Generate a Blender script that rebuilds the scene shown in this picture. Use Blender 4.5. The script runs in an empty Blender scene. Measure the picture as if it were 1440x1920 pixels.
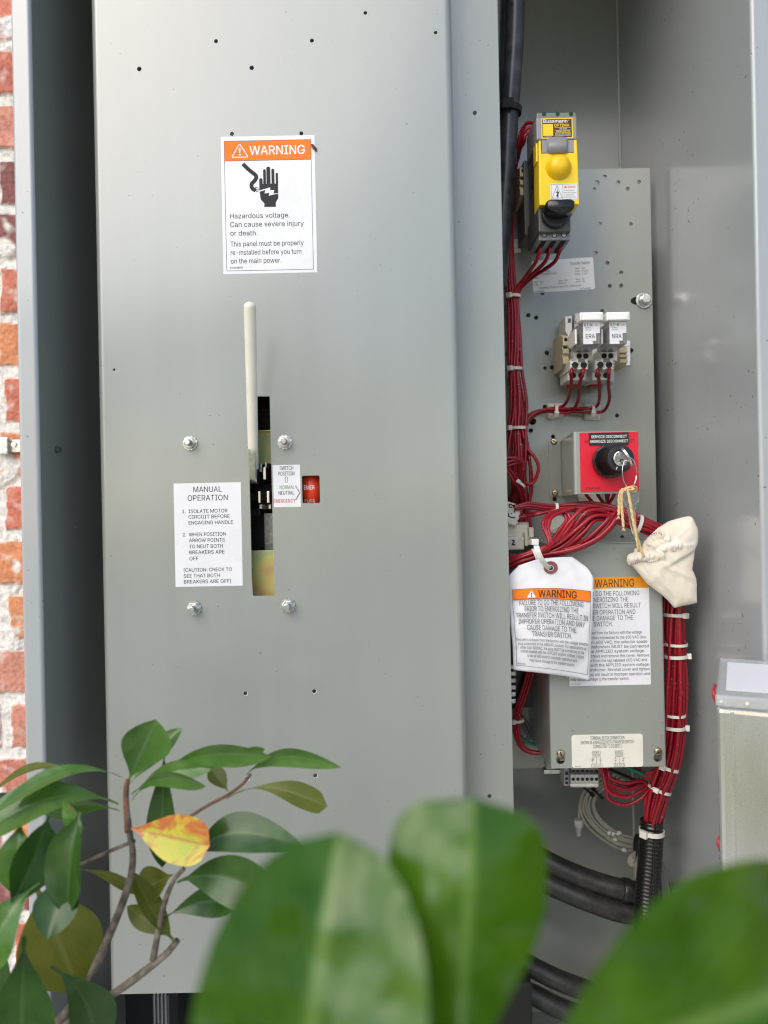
import bpy, bmesh, math, random
from mathutils import Vector, Matrix, noise
C = bpy.context.scene
COL = C.collection
R = math.radians

# ------------------------------------------------------------------ camera, sky, sun, exposure
CAMH = 1.30
ROLL = R(1.15)
FPX = 1387.0                                     # focal length in photo pixels (26 mm full-frame look)
cam_d = bpy.data.cameras.new('camera')
cam = bpy.data.objects.new('camera', cam_d); COL.objects.link(cam)
cam.location = (0, 0, CAMH)
cam.rotation_euler = (R(90), ROLL, 0)
cam_d.sensor_fit = 'VERTICAL'; cam_d.sensor_height = 36.0; cam_d.lens = 26.0
cam_d.clip_start = 0.01; cam_d.clip_end = 500
cam_d.dof.use_dof = True; cam_d.dof.focus_distance = 0.635; cam_d.dof.aperture_fstop = 7.0
C.camera = cam

SUN_EL, SUN_AZ = R(40), R(213)                   # azimuth of the sun seen from above, clockwise from +Y
world = bpy.data.worlds.new('World'); C.world = world
world.use_nodes = True
wn = world.node_tree
sky = wn.nodes.new('ShaderNodeTexSky'); sky.sky_type = 'NISHITA'; sky.sun_disc = False
sky.sun_elevation = SUN_EL; sky.sun_rotation = SUN_AZ
sky.air_density = 1.0; sky.dust_density = 1.6; sky.ozone_density = 1.0
bg = wn.nodes['Background']; bg.inputs['Strength'].default_value = 0.15
wn.links.new(sky.outputs['Color'], bg.inputs['Color'])
sun_d = bpy.data.lights.new('sun', 'SUN'); sun_d.energy = 1.2; sun_d.angle = R(60); sun_d.color = (1.0, 0.93, 0.82)
sun = bpy.data.objects.new('sun', sun_d); COL.objects.link(sun)
sd = Vector((math.sin(SUN_AZ) * math.cos(SUN_EL), math.cos(SUN_AZ) * math.cos(SUN_EL), math.sin(SUN_EL)))
sun.rotation_euler = sd.to_track_quat('Z', 'Y').to_euler(); sun.location = (-2, -3, 5)
C.view_settings.view_transform = 'Standard'; C.view_settings.look = 'None'
C.view_settings.exposure = 0.58; C.view_settings.gamma = 1.0
C.cycles.filter_width = 1.2; C.cycles.use_adaptive_sampling = False; C.cycles.denoising_prefilter = 'NONE'; C.cycles.max_bounces = 8; C.cycles.transparent_max_bounces = 12

# ------------------------------------------------------------------ pixel rays -> points at a real depth
CA, SA = math.cos(ROLL), math.sin(ROLL)
def D(px, py):
    u, v = px - 720.0, py - 960.0
    return (u * CA - v * SA, u * SA + v * CA)
def W(px, py, Z):
    u, v = D(px, py)
    return Vector((u * Z / FPX, Z, CAMH - v * Z / FPX))

# ------------------------------------------------------------------ materials
MATS = {}
def nodes_of(name):
    m = bpy.data.materials.new(name); m.use_nodes = True
    return m, m.node_tree, m.node_tree.nodes['Principled BSDF']
def mat(name, col, rough=0.5, metal=0.0, bump=None, vary=None, spec=None, trans=0.0, alpha=1.0, sheen=0, coat=0, ior=None, sss=0):
    if name in MATS: return MATS[name]
    m, t, b = nodes_of(name)
    b.inputs['Base Color'].default_value = (*col, 1)
    b.inputs['Roughness'].default_value = rough
    b.inputs['Metallic'].default_value = metal
    b.inputs['Transmission Weight'].default_value = trans
    b.inputs['Alpha'].default_value = alpha
    b.inputs['Coat Weight'].default_value = coat
    b.inputs['Sheen Weight'].default_value = sheen
    if ior: b.inputs['IOR'].default_value = ior
    if spec is not None: b.inputs['Specular IOR Level'].default_value = spec
    if sss:
        b.inputs['Subsurface Weight'].default_value = sss
        b.inputs['Subsurface Radius'].default_value = (0.004, 0.003, 0.002); b.inputs['Subsurface Scale'].default_value = 0.5
    tc = t.nodes.new('ShaderNodeTexCoord')
    if vary:                                      # (scale, amount) or (scale, amount, colour2)
        n = t.nodes.new('ShaderNodeTexNoise'); n.inputs['Scale'].default_value = vary[0]; n.inputs['Detail'].default_value = 5
        t.links.new(tc.outputs['Object'], n.inputs['Vector'])
        r = t.nodes.new('ShaderNodeValToRGB')
        r.color_ramp.elements[0].position = 0.35; r.color_ramp.elements[1].position = 0.68
        c2 = vary[2] if len(vary) > 2 else tuple(min(1, c * (1 + vary[1])) for c in col)
        r.color_ramp.elements[0].color = (*[c * (1 - vary[1]) for c in col], 1); r.color_ramp.elements[1].color = (*c2, 1)
        t.links.new(n.outputs['Fac'], r.inputs['Fac']); t.links.new(r.outputs['Color'], b.inputs['Base Color'])
        rr = t.nodes.new('ShaderNodeMapRange'); rr.inputs['To Min'].default_value = rough * 0.8; rr.inputs['To Max'].default_value = min(1, rough * 1.2)
        t.links.new(n.outputs['Fac'], rr.inputs['Value']); t.links.new(rr.outputs['Result'], b.inputs['Roughness'])
    if bump:                                      # (scale, strength, distance)
        n = t.nodes.new('ShaderNodeTexNoise'); n.inputs['Scale'].default_value = bump[0]; n.inputs['Detail'].default_value = 4
        t.links.new(tc.outputs['Object'], n.inputs['Vector'])
        bn = t.nodes.new('ShaderNodeBump'); bn.inputs['Strength'].default_value = bump[1]; bn.inputs['Distance'].default_value = bump[2]
        t.links.new(n.outputs['Fac'], bn.inputs['Height']); t.links.new(bn.outputs['Normal'], b.inputs['Normal'])
    MATS[name] = m
    return m

def paint_mat(name, col, rough, specks, rust=False, coat=1.0, crough=.19):
    m, t, b = nodes_of(name); MATS[name] = m
    tc = t.nodes.new('ShaderNodeTexCoord')
    n1 = t.nodes.new('ShaderNodeTexNoise'); n1.inputs['Scale'].default_value = 5; n1.inputs['Detail'].default_value = 0
    n2 = t.nodes.new('ShaderNodeTexNoise'); n2.inputs['Scale'].default_value = 260; n2.inputs['Detail'].default_value = 2
    n3 = t.nodes.new('ShaderNodeTexNoise'); n3.inputs['Scale'].default_value = 60; n3.inputs['Detail'].default_value = 3
    n4 = t.nodes.new('ShaderNodeTexNoise'); n4.inputs['Scale'].default_value = 14; n4.inputs['Detail'].default_value = 2
    for n in (n1, n2, n3, n4): t.links.new(tc.outputs['Object'], n.inputs['Vector'])
    r1 = t.nodes.new('ShaderNodeValToRGB')
    r1.color_ramp.elements[0].position = .2; r1.color_ramp.elements[1].position = .8
    r1.color_ramp.elements[0].color = (*[c * .97 for c in col], 1); r1.color_ramp.elements[1].color = (*[min(1, c * 1.03) for c in col], 1)
    t.links.new(n1.outputs['Fac'], r1.inputs['Fac'])
    # chips and specks of dirt: where fine noise peaks inside sparse areas
    r2 = t.nodes.new('ShaderNodeValToRGB')
    r2.color_ramp.elements[0].position = specks; r2.color_ramp.elements[1].position = specks + .012
    t.links.new(n2.outputs['Fac'], r2.inputs['Fac'])
    r4 = t.nodes.new('ShaderNodeValToRGB'); r4.color_ramp.elements[0].position = .50; r4.color_ramp.elements[1].position = .58
    t.links.new(n4.outputs['Fac'], r4.inputs['Fac'])
    mul = t.nodes.new('ShaderNodeMath'); mul.operation = 'MULTIPLY'
    t.links.new(r2.outputs['Color'], mul.inputs[0]); t.links.new(r4.outputs['Color'], mul.inputs[1])
    mx = t.nodes.new('ShaderNodeMix'); mx.data_type = 'RGBA'
    t.links.new(mul.outputs[0], mx.inputs['Factor']); t.links.new(r1.outputs['Color'], mx.inputs['A'])
    mx.inputs['B'].default_value = (.10, .055, .03, 1) if rust else (.09, .085, .075, 1)
    t.links.new(mx.outputs['Result'], b.inputs['Base Color'])
    b.inputs['Roughness'].default_value = rough; b.inputs['IOR'].default_value = 1.55
    b.inputs['Coat Weight'].default_value = coat; b.inputs['Coat Roughness'].default_value = crough; b.inputs['Coat IOR'].default_value = 1.68
    mp = t.nodes.new('ShaderNodeMapping'); mp.inputs['Scale'].default_value = (1, 1, .07)
    n5 = t.nodes.new('ShaderNodeTexNoise'); n5.inputs['Scale'].default_value = 38; n5.inputs['Detail'].default_value = 4
    t.links.new(tc.outputs['Object'], mp.inputs['Vector']); t.links.new(mp.outputs['Vector'], n5.inputs['Vector'])
    m5 = t.nodes.new('ShaderNodeMapRange'); m5.inputs['From Min'].default_value = .35; m5.inputs['From Max'].default_value = .75; m5.inputs['To Min'].default_value = 0; m5.inputs['To Max'].default_value = .07
    t.links.new(n5.outputs['Fac'], m5.inputs['Value'])
    mx2 = t.nodes.new('ShaderNodeMix'); mx2.data_type = 'RGBA'; mx2.inputs['B'].default_value = (.55, .54, .49, 1)
    t.links.new(m5.outputs['Result'], mx2.inputs['Factor']); t.links.new(mx.outputs['Result'], mx2.inputs['A']); t.links.new(mx2.outputs['Result'], b.inputs['Base Color'])
    bn = t.nodes.new('ShaderNodeBump'); bn.inputs['Strength'].default_value = .10; bn.inputs['Distance'].default_value = .0006
    t.links.new(n3.outputs['Fac'], bn.inputs['Height'])
    bn2 = t.nodes.new('ShaderNodeBump'); bn2.inputs['Strength'].default_value = .05; bn2.inputs['Distance'].default_value = .0003
    t.links.new(n2.outputs['Fac'], bn2.inputs['Height']); t.links.new(bn.outputs['Normal'], bn2.inputs['Normal'])
    t.links.new(bn2.outputs['Normal'], b.inputs['Normal'])
    return m

PAINT = paint_mat('grey_enamel', (.270, .290, .268), .32, .722)
PAINTW = paint_mat('grey_enamel_specked_lit', (.365, .385, .395), .30, .70, True, .6, .14)  # rust-specked twin of the panel enamel, lightened in colour to stand for light
mat('zinc', (.62, .62, .60), .32, 1.0, vary=(300, .25))
mat('bright_steel', (.75, .75, .74), .2, 1.0, vary=(200, .15))
mat('brass_zinc', (.62, .50, .28), .3, 1.0, vary=(350, .3, (.75, .66, .48)))
mat('aluminium', (.80, .80, .80), .3, .95)
mat('black_plastic', (.018, .018, .02), .33, bump=(900, .1, .0004))
mat('black_gloss', (.012, .012, .013), .16)
mat('black_matte', (.012, .012, .012), .75)
mat('grey_plastic', (.20, .20, .21), .42, bump=(1500, .08, .0003))
mat('mid_grey_plastic', (.27, .27, .285), .38, bump=(1500, .08, .0003))
mat('dark_grey_plastic', (.075, .077, .08), .42, bump=(1500, .08, .0003))
mat('yellow_plastic', (.86, .62, .008), .33, bump=(1400, .06, .0003))
mat('yellow_knob', (.83, .53, .006), .3)
mat('beige_plastic', (.47, .40, .25), .45, vary=(120, .08))
mat('white_plastic', (.72, .71, .67), .4, vary=(150, .05))
mat('cream_plastic', (.70, .66, .54), .38, vary=(120, .06))
mat('socket_plastic', (.50, .51, .49), .45)
mat('nylon', (.76, .74, .68), .42, sss=.15)
mat('grip_vinyl', (.80, .77, .66), .42, vary=(40, .06), bump=(500, .12, .0005))
def wire_mat():
    m, t, b = nodes_of('red_wire'); MATS['red_wire'] = m
    oi = t.nodes.new('ShaderNodeObjectInfo'); tc = t.nodes.new('ShaderNodeTexCoord')
    r = t.nodes.new('ShaderNodeValToRGB'); r.color_ramp.elements[0].color = (.24, .006, .016, 1); r.color_ramp.elements[1].color = (.42, .014, .028, 1)
    t.links.new(oi.outputs['Random'], r.inputs['Fac'])
    n = t.nodes.new('ShaderNodeTexNoise'); n.inputs['Scale'].default_value = 620; n.inputs['Detail'].default_value = 2
    t.links.new(tc.outputs['Object'], n.inputs['Vector'])
    q = t.nodes.new('ShaderNodeValToRGB'); q.color_ramp.elements[0].position = .70; q.color_ramp.elements[1].position = .74
    q.color_ramp.elements[1].color = (.8, .8, .8, 1); t.links.new(n.outputs['Fac'], q.inputs['Fac'])
    mx = t.nodes.new('ShaderNodeMix'); mx.data_type = 'RGBA'; mx.inputs['B'].default_value = (.66, .52, .52, 1)
    t.links.new(q.outputs['Color'], mx.inputs['Factor']); t.links.new(r.outputs['Color'], mx.inputs['A']); t.links.new(mx.outputs['Result'], b.inputs['Base Color'])
    b.inputs['Roughness'].default_value = .27
wire_mat()
mat('red_plastic', (.45, .008, .012), .35)
mat('green_wire', (.01, .22, .12), .3)
mat('grey_wire', (.33, .32, .27), .4, vary=(80, .1))
mat('dark_wire', (.10, .09, .085), .4)
mat('white_paper', (.77, .77, .79), .55, vary=(14, .02), bump=(60, .12, .0012))
mat('white_vinyl', (.76, .765, .79), .28, vary=(25, .03), bump=(90, .16, .0006))
mat('cream_vinyl', (.75, .74, .66), .4, vary=(60, .04))
mat('silver_foil', (.86, .87, .88), .45, .0, vary=(40, .05))
mat('orange_ink', (.85, .20, .012), .45, spec=.22)
mat('amber_ink', (.78, .30, .02), .5, spec=.22)
mat('black_ink', (.025, .025, .028), .5, spec=.22)
mat('grey_ink', (.12, .12, .13), .5, spec=.22)
mat('green_ink', (.12, .30, .06), .5, spec=.22)
mat('red_ink', (.55, .04, .03), .5, spec=.22)
mat('brown_red', (.30, .05, .05), .7)
mat('brown_ink', (.10, .04, .02), .5, spec=.22)
mat('white_ink', (.82, .82, .80), .5)
mat('red_enamel', (.72, .012, .035), .36, vary=(50, .06))
mat('drum_red', (.86, .055, .018), .35)
mat('clear_plastic', (.93, .94, .93), .06, trans=.92, ior=1.45)
mat('clear_cover', (.86, .87, .85), .10, trans=.80, ior=1.35)
mat('frosted_plastic', (.85, .87, .86), .22, trans=.6, ior=1.4)
mat('string', (.72, .52, .25), .8, vary=(600, .15))
mat('bark', (.10, .078, .058), .75, vary=(160, .4, (.22, .185, .14)), bump=(300, .6, .0012))
mat('young_bark', (.19, .085, .045), .55, vary=(160, .25), bump=(300, .3, .0008))
mat('tag_eyelet', (.22, .07, .06), .7)
mat('insect', (.10, .05, .03), .6)

def rubber_cable():
    m, t, b = nodes_of('cable_rubber'); MATS['cable_rubber'] = m
    tc = t.nodes.new('ShaderNodeTexCoord')
    n = t.nodes.new('ShaderNodeTexNoise'); n.inputs['Scale'].default_value = 130; n.inputs['Detail'].default_value = 7
    t.links.new(tc.outputs['Object'], n.inputs['Vector'])
    r = t.nodes.new('ShaderNodeValToRGB')
    r.color_ramp.elements[0].position = .45; r.color_ramp.elements[1].position = .78
    r.color_ramp.elements[0].color = (.024, .025, .027, 1); r.color_ramp.elements[1].color = (.058, .056, .053, 1)
    t.links.new(n.outputs['Fac'], r.inputs['Fac']); t.links.new(r.outputs['Color'], b.inputs['Base Color'])
    bn = t.nodes.new('ShaderNodeBump'); bn.inputs['Strength'].default_value = .2; bn.inputs['Distance'].default_value = .001
    t.links.new(n.outputs['Fac'], bn.inputs['Height']); t.links.new(bn.outputs['Normal'], b.inputs['Normal'])
    b.inputs['Roughness'].default_value = .42
rubber_cable()
mat('cable_smooth', (.040, .043, .052), .32, vary=(90, .3, (.07, .074, .085)), bump=(200, .08, .0006))

def chromate():
    m, t, b = nodes_of('yellow_chromate'); MATS['yellow_chromate'] = m
    tc = t.nodes.new('ShaderNodeTexCoord')
    n = t.nodes.new('ShaderNodeTexNoise'); n.inputs['Scale'].default_value = 35; n.inputs['Detail'].default_value = 3; n.inputs['Distortion'].default_value = .6
    t.links.new(tc.outputs['Object'], n.inputs['Vector'])
    r = t.nodes.new('ShaderNodeValToRGB')
    cr = r.color_ramp; cr.elements[0].position = .28; cr.elements[0].color = (.74, .42, .28, 1)
    cr.elements[1].position = .72; cr.elements[1].color = (.86, .72, .34, 1)
    for p, c in ((.40, (.86, .62, .22)), (.50, (.80, .74, .26)), (.60, (.58, .68, .32))):
        e = cr.elements.new(p); e.color = (*c, 1)
    t.links.new(n.outputs['Fac'], r.inputs['Fac']); t.links.new(r.outputs['Color'], b.inputs['Base Color'])
    b.inputs['Metallic'].default_value = .25; b.inputs['Roughness'].default_value = .38
chromate()

def galvanised():
    m, t, b = nodes_of('galvanised'); MATS['galvanised'] = m
    tc = t.nodes.new('ShaderNodeTexCoord')
    mp = t.nodes.new('ShaderNodeMapping'); mp.inputs['Scale'].default_value = (1, 1, .25)
    n = t.nodes.new('ShaderNodeTexNoise'); n.inputs['Scale'].default_value = 70; n.inputs['Detail'].default_value = 5
    t.links.new(tc.outputs['Object'], mp.inputs['Vector']); t.links.new(mp.outputs['Vector'], n.inputs['Vector'])
    r = t.nodes.new('ShaderNodeValToRGB'); r.color_ramp.elements[0].position = .3; r.color_ramp.elements[1].position = .75
    r.color_ramp.elements[0].color = (.74, .75, .73, 1); r.color_ramp.elements[1].color = (.88, .89, .88, 1)
    t.links.new(n.outputs['Fac'], r.inputs['Fac']); t.links.new(r.outputs['Color'], b.inputs['Base Color'])
    b.inputs['Metallic'].default_value = 1.0; b.inputs['Roughness'].default_value = .24
galvanised()

def cloth():
    m, t, b = nodes_of('cotton'); MATS['cotton'] = m
    tc = t.nodes.new('ShaderNodeTexCoord')
    n = t.nodes.new('ShaderNodeTexNoise'); n.inputs['Scale'].default_value = 150; n.inputs['Detail'].default_value = 8
    n2 = t.nodes.new('ShaderNodeTexNoise'); n2.inputs['Scale'].default_value = 45; n2.inputs['Detail'].default_value = 4
    t.links.new(tc.outputs['Object'], n.inputs['Vector']); t.links.new(tc.outputs['Object'], n2.inputs['Vector'])
    r = t.nodes.new('ShaderNodeValToRGB'); r.color_ramp.elements[0].position = .35; r.color_ramp.elements[1].position = .7
    r.color_ramp.elements[0].color = (.72, .66, .54, 1); r.color_ramp.elements[1].color = (.80, .75, .65, 1)
    t.links.new(n2.outputs['Fac'], r.inputs['Fac']); t.links.new(r.outputs['Color'], b.inputs['Base Color'])
    bn = t.nodes.new('ShaderNodeBump'); bn.inputs['Strength'].default_value = .22; bn.inputs['Distance'].default_value = .0022
    t.links.new(n.outputs['Fac'], bn.inputs['Height']); t.links.new(bn.outputs['Normal'], b.inputs['Normal'])
    b.inputs['Roughness'].default_value = .95; b.inputs['Sheen Weight'].default_value = .3; b.inputs['Specular IOR Level'].default_value = .1
    b.inputs['Subsurface Weight'].default_value = .45; b.inputs['Subsurface Radius'].default_value = (1, .8, .55); b.inputs['Subsurface Scale'].default_value = .003
cloth()

def leaf_mat(name, col, col2, vein, rough, transl, blotch=None, lump=None):
    m, t, b = nodes_of(name); MATS[name] = m
    uv = t.nodes.new('ShaderNodeUVMap'); sx = t.nodes.new('ShaderNodeSeparateXYZ')
    t.links.new(uv.outputs['UV'], sx.inputs['Vector'])
    tc = t.nodes.new('ShaderNodeTexCoord')
    n = t.nodes.new('ShaderNodeTexNoise'); n.inputs['Scale'].default_value = 55; n.inputs['Detail'].default_value = 4
    t.links.new(tc.outputs['Object'], n.inputs['Vector'])
    r = t.nodes.new('ShaderNodeValToRGB'); r.color_ramp.elements[0].position = .35; r.color_ramp.elements[1].position = .66
    r.color_ramp.elements[0].color = (*col, 1); r.color_ramp.elements[1].color = (*col2, 1)
    t.links.new(n.outputs['Fac'], r.inputs['Fac'])
    out = r.outputs['Color']
    if blotch:
        nb = t.nodes.new('ShaderNodeTexNoise'); nb.inputs['Scale'].default_value = 75; nb.inputs['Detail'].default_value = 6; nb.inputs['Distortion'].default_value = .8
        t.links.new(tc.outputs['Object'], nb.inputs['Vector'])
        rb = t.nodes.new('ShaderNodeValToRGB'); rb.color_ramp.elements[0].position = .53; rb.color_ramp.elements[1].position = .64
        t.links.new(nb.outputs['Fac'], rb.inputs['Fac'])
        mb = t.nodes.new('ShaderNodeMix'); mb.data_type = 'RGBA'; mb.inputs['B'].default_value = (*blotch, 1)
        t.links.new(rb.outputs['Color'], mb.inputs['Factor']); t.links.new(out, mb.inputs['A']); out = mb.outputs['Result']
    a1 = t.nodes.new('ShaderNodeMath'); a1.operation = 'SUBTRACT'; a1.inputs[1].default_value = .5
    a2 = t.nodes.new('ShaderNodeMath'); a2.operation = 'ABSOLUTE'
    a3 = t.nodes.new('ShaderNodeMapRange'); a3.inputs['From Min'].default_value = .012; a3.inputs['From Max'].default_value = .05
    a3.inputs['To Min'].default_value = .75; a3.inputs['To Max'].default_value = 0
    t.links.new(sx.outputs['X'], a1.inputs[0]); t.links.new(a1.outputs[0], a2.inputs[0]); t.links.new(a2.outputs[0], a3.inputs['Value'])
    mv = t.nodes.new('ShaderNodeMix'); mv.data_type = 'RGBA'; mv.inputs['B'].default_value = (*vein, 1)
    t.links.new(a3.outputs['Result'], mv.inputs['Factor']); t.links.new(out, mv.inputs['A'])
    t.links.new(mv.outputs['Result'], b.inputs['Base Color'])
    b.inputs['Roughness'].default_value = rough; b.inputs['IOR'].default_value = 1.5
    tr = t.nodes.new('ShaderNodeBsdfTranslucent'); t.links.new(mv.outputs['Result'], tr.inputs['Color'])
    ms = t.nodes.new('ShaderNodeMixShader'); ms.inputs['Fac'].default_value = transl
    o = t.nodes['Material Output']
    t.links.new(b.outputs['BSDF'], ms.inputs[1]); t.links.new(tr.outputs['BSDF'], ms.inputs[2]); t.links.new(ms.outputs['Shader'], o.inputs['Surface'])
    bn = t.nodes.new('ShaderNodeBump'); bn.inputs['Strength'].default_value = .25; bn.inputs['Distance'].default_value = .0008
    t.links.new(n.outputs['Fac'], bn.inputs['Height']); t.links.new(bn.outputs['Normal'], b.inputs['Normal'])
    # side veins run obliquely from the midrib
    wv = t.nodes.new('ShaderNodeMath'); wv.operation = 'MULTIPLY_ADD'; wv.inputs[1].default_value = -1.1
    t.links.new(a2.outputs[0], wv.inputs[0]); t.links.new(sx.outputs['Y'], wv.inputs[2])
    ws = t.nodes.new('ShaderNodeMath'); ws.operation = 'MULTIPLY'; ws.inputs[1].default_value = 62; t.links.new(wv.outputs[0], ws.inputs[0])
    wc = t.nodes.new('ShaderNodeMath'); wc.operation = 'SINE'; t.links.new(ws.outputs[0], wc.inputs[0])
    wp = t.nodes.new('ShaderNodeMapRange'); wp.inputs['From Min'].default_value = .86; wp.inputs['From Max'].default_value = 1; wp.inputs['To Max'].default_value = .22
    t.links.new(wc.outputs[0], wp.inputs['Value'])
    m3 = t.nodes.new('ShaderNodeMix'); m3.data_type = 'RGBA'; m3.inputs['B'].default_value = (*vein, 1)
    t.links.new(wp.outputs['Result'], m3.inputs['Factor']); t.links.new(mv.outputs['Result'], m3.inputs['A'])
    t.links.new(m3.outputs['Result'], b.inputs['Base Color']); t.links.new(m3.outputs['Result'], tr.inputs['Color'])
    if lump:
        nl = t.nodes.new('ShaderNodeTexNoise'); nl.inputs['Scale'].default_value = lump[0]; nl.inputs['Detail'].default_value = 1
        t.links.new(tc.outputs['Object'], nl.inputs['Vector'])
        bl = t.nodes.new('ShaderNodeBump'); bl.inputs['Strength'].default_value = lump[1]; bl.inputs['Distance'].default_value = lump[2]
        t.links.new(nl.outputs['Fac'], bl.inputs['Height']); t.links.new(bl.outputs['Normal'], bn.inputs['Normal'])
leaf_mat('leaf_green', (.052, .145, .02), (.09, .205, .036), (.13, .23, .06), .22, .22, None, (90, .4, .003))
leaf_mat('leaf_dark', (.020, .068, .010), (.040, .105, .016), (.06, .13, .03), .26, .18, None, (60, .3, .003))
leaf_mat('leaf_olive', (.10, .13, .012), (.15, .17, .02), (.18, .20, .05), .42, .35)
leaf_mat('leaf_yellow', (.42, .46, .02), (.66, .54, .04), (.44, .16, .03), .3, .15, (.50, .13, .03))
leaf_mat('leaf_near', (.034, .115, .003), (.075, .18, .010), (.15, .27, .05), .17, .34, None, (60, .8, .008))

def brick_mats():
    m, t, b = nodes_of('brick_and_mortar'); MATS['brick_and_mortar'] = m
    at = t.nodes.new('ShaderNodeVertexColor'); at.layer_name = 'tint'
    tc = t.nodes.new('ShaderNodeTexCoord')
    n = t.nodes.new('ShaderNodeTexNoise'); n.inputs['Scale'].default_value = 190; n.inputs['Detail'].default_value = 6
    t.links.new(tc.outputs['Object'], n.inputs['Vector'])
    mr = t.nodes.new('ShaderNodeMapRange'); mr.inputs['From Min'].default_value = .3; mr.inputs['From Max'].default_value = .7
    mr.inputs['To Min'].default_value = .72; mr.inputs['To Max'].default_value = 1.18
    t.links.new(n.outputs['Fac'], mr.inputs['Value'])
    mx = t.nodes.new('ShaderNodeVectorMath'); mx.operation = 'SCALE'
    t.links.new(at.outputs['Color'], mx.inputs[0]); t.links.new(mr.outputs['Result'], mx.inputs['Scale'])
    t.links.new(mx.outputs['Vector'], b.inputs['Base Color'])
    b.inputs['Roughness'].default_value = .9
    bn = t.nodes.new('ShaderNodeBump'); bn.inputs['Strength'].default_value = .7; bn.inputs['Distance'].default_value = .003
    t.links.new(n.outputs['Fac'], bn.inputs['Height']); t.links.new(bn.outputs['Normal'], b.inputs['Normal'])
brick_mats()
mat('concrete', (.60, .58, .54), .85, vary=(6, .12), bump=(180, .3, .002))
mat('lawn', (.23, .26, .05), .9, vary=(1.1, .45, (.46, .44, .14)), bump=(60, .5, .02))
mat('hedge_leaf', (.05, .10, .025), .5, vary=(3, .4, (.11, .17, .04)))
mat('trunk_bark', (.12, .09, .065), .85, vary=(12, .3), bump=(30, .6, .02))

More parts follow.
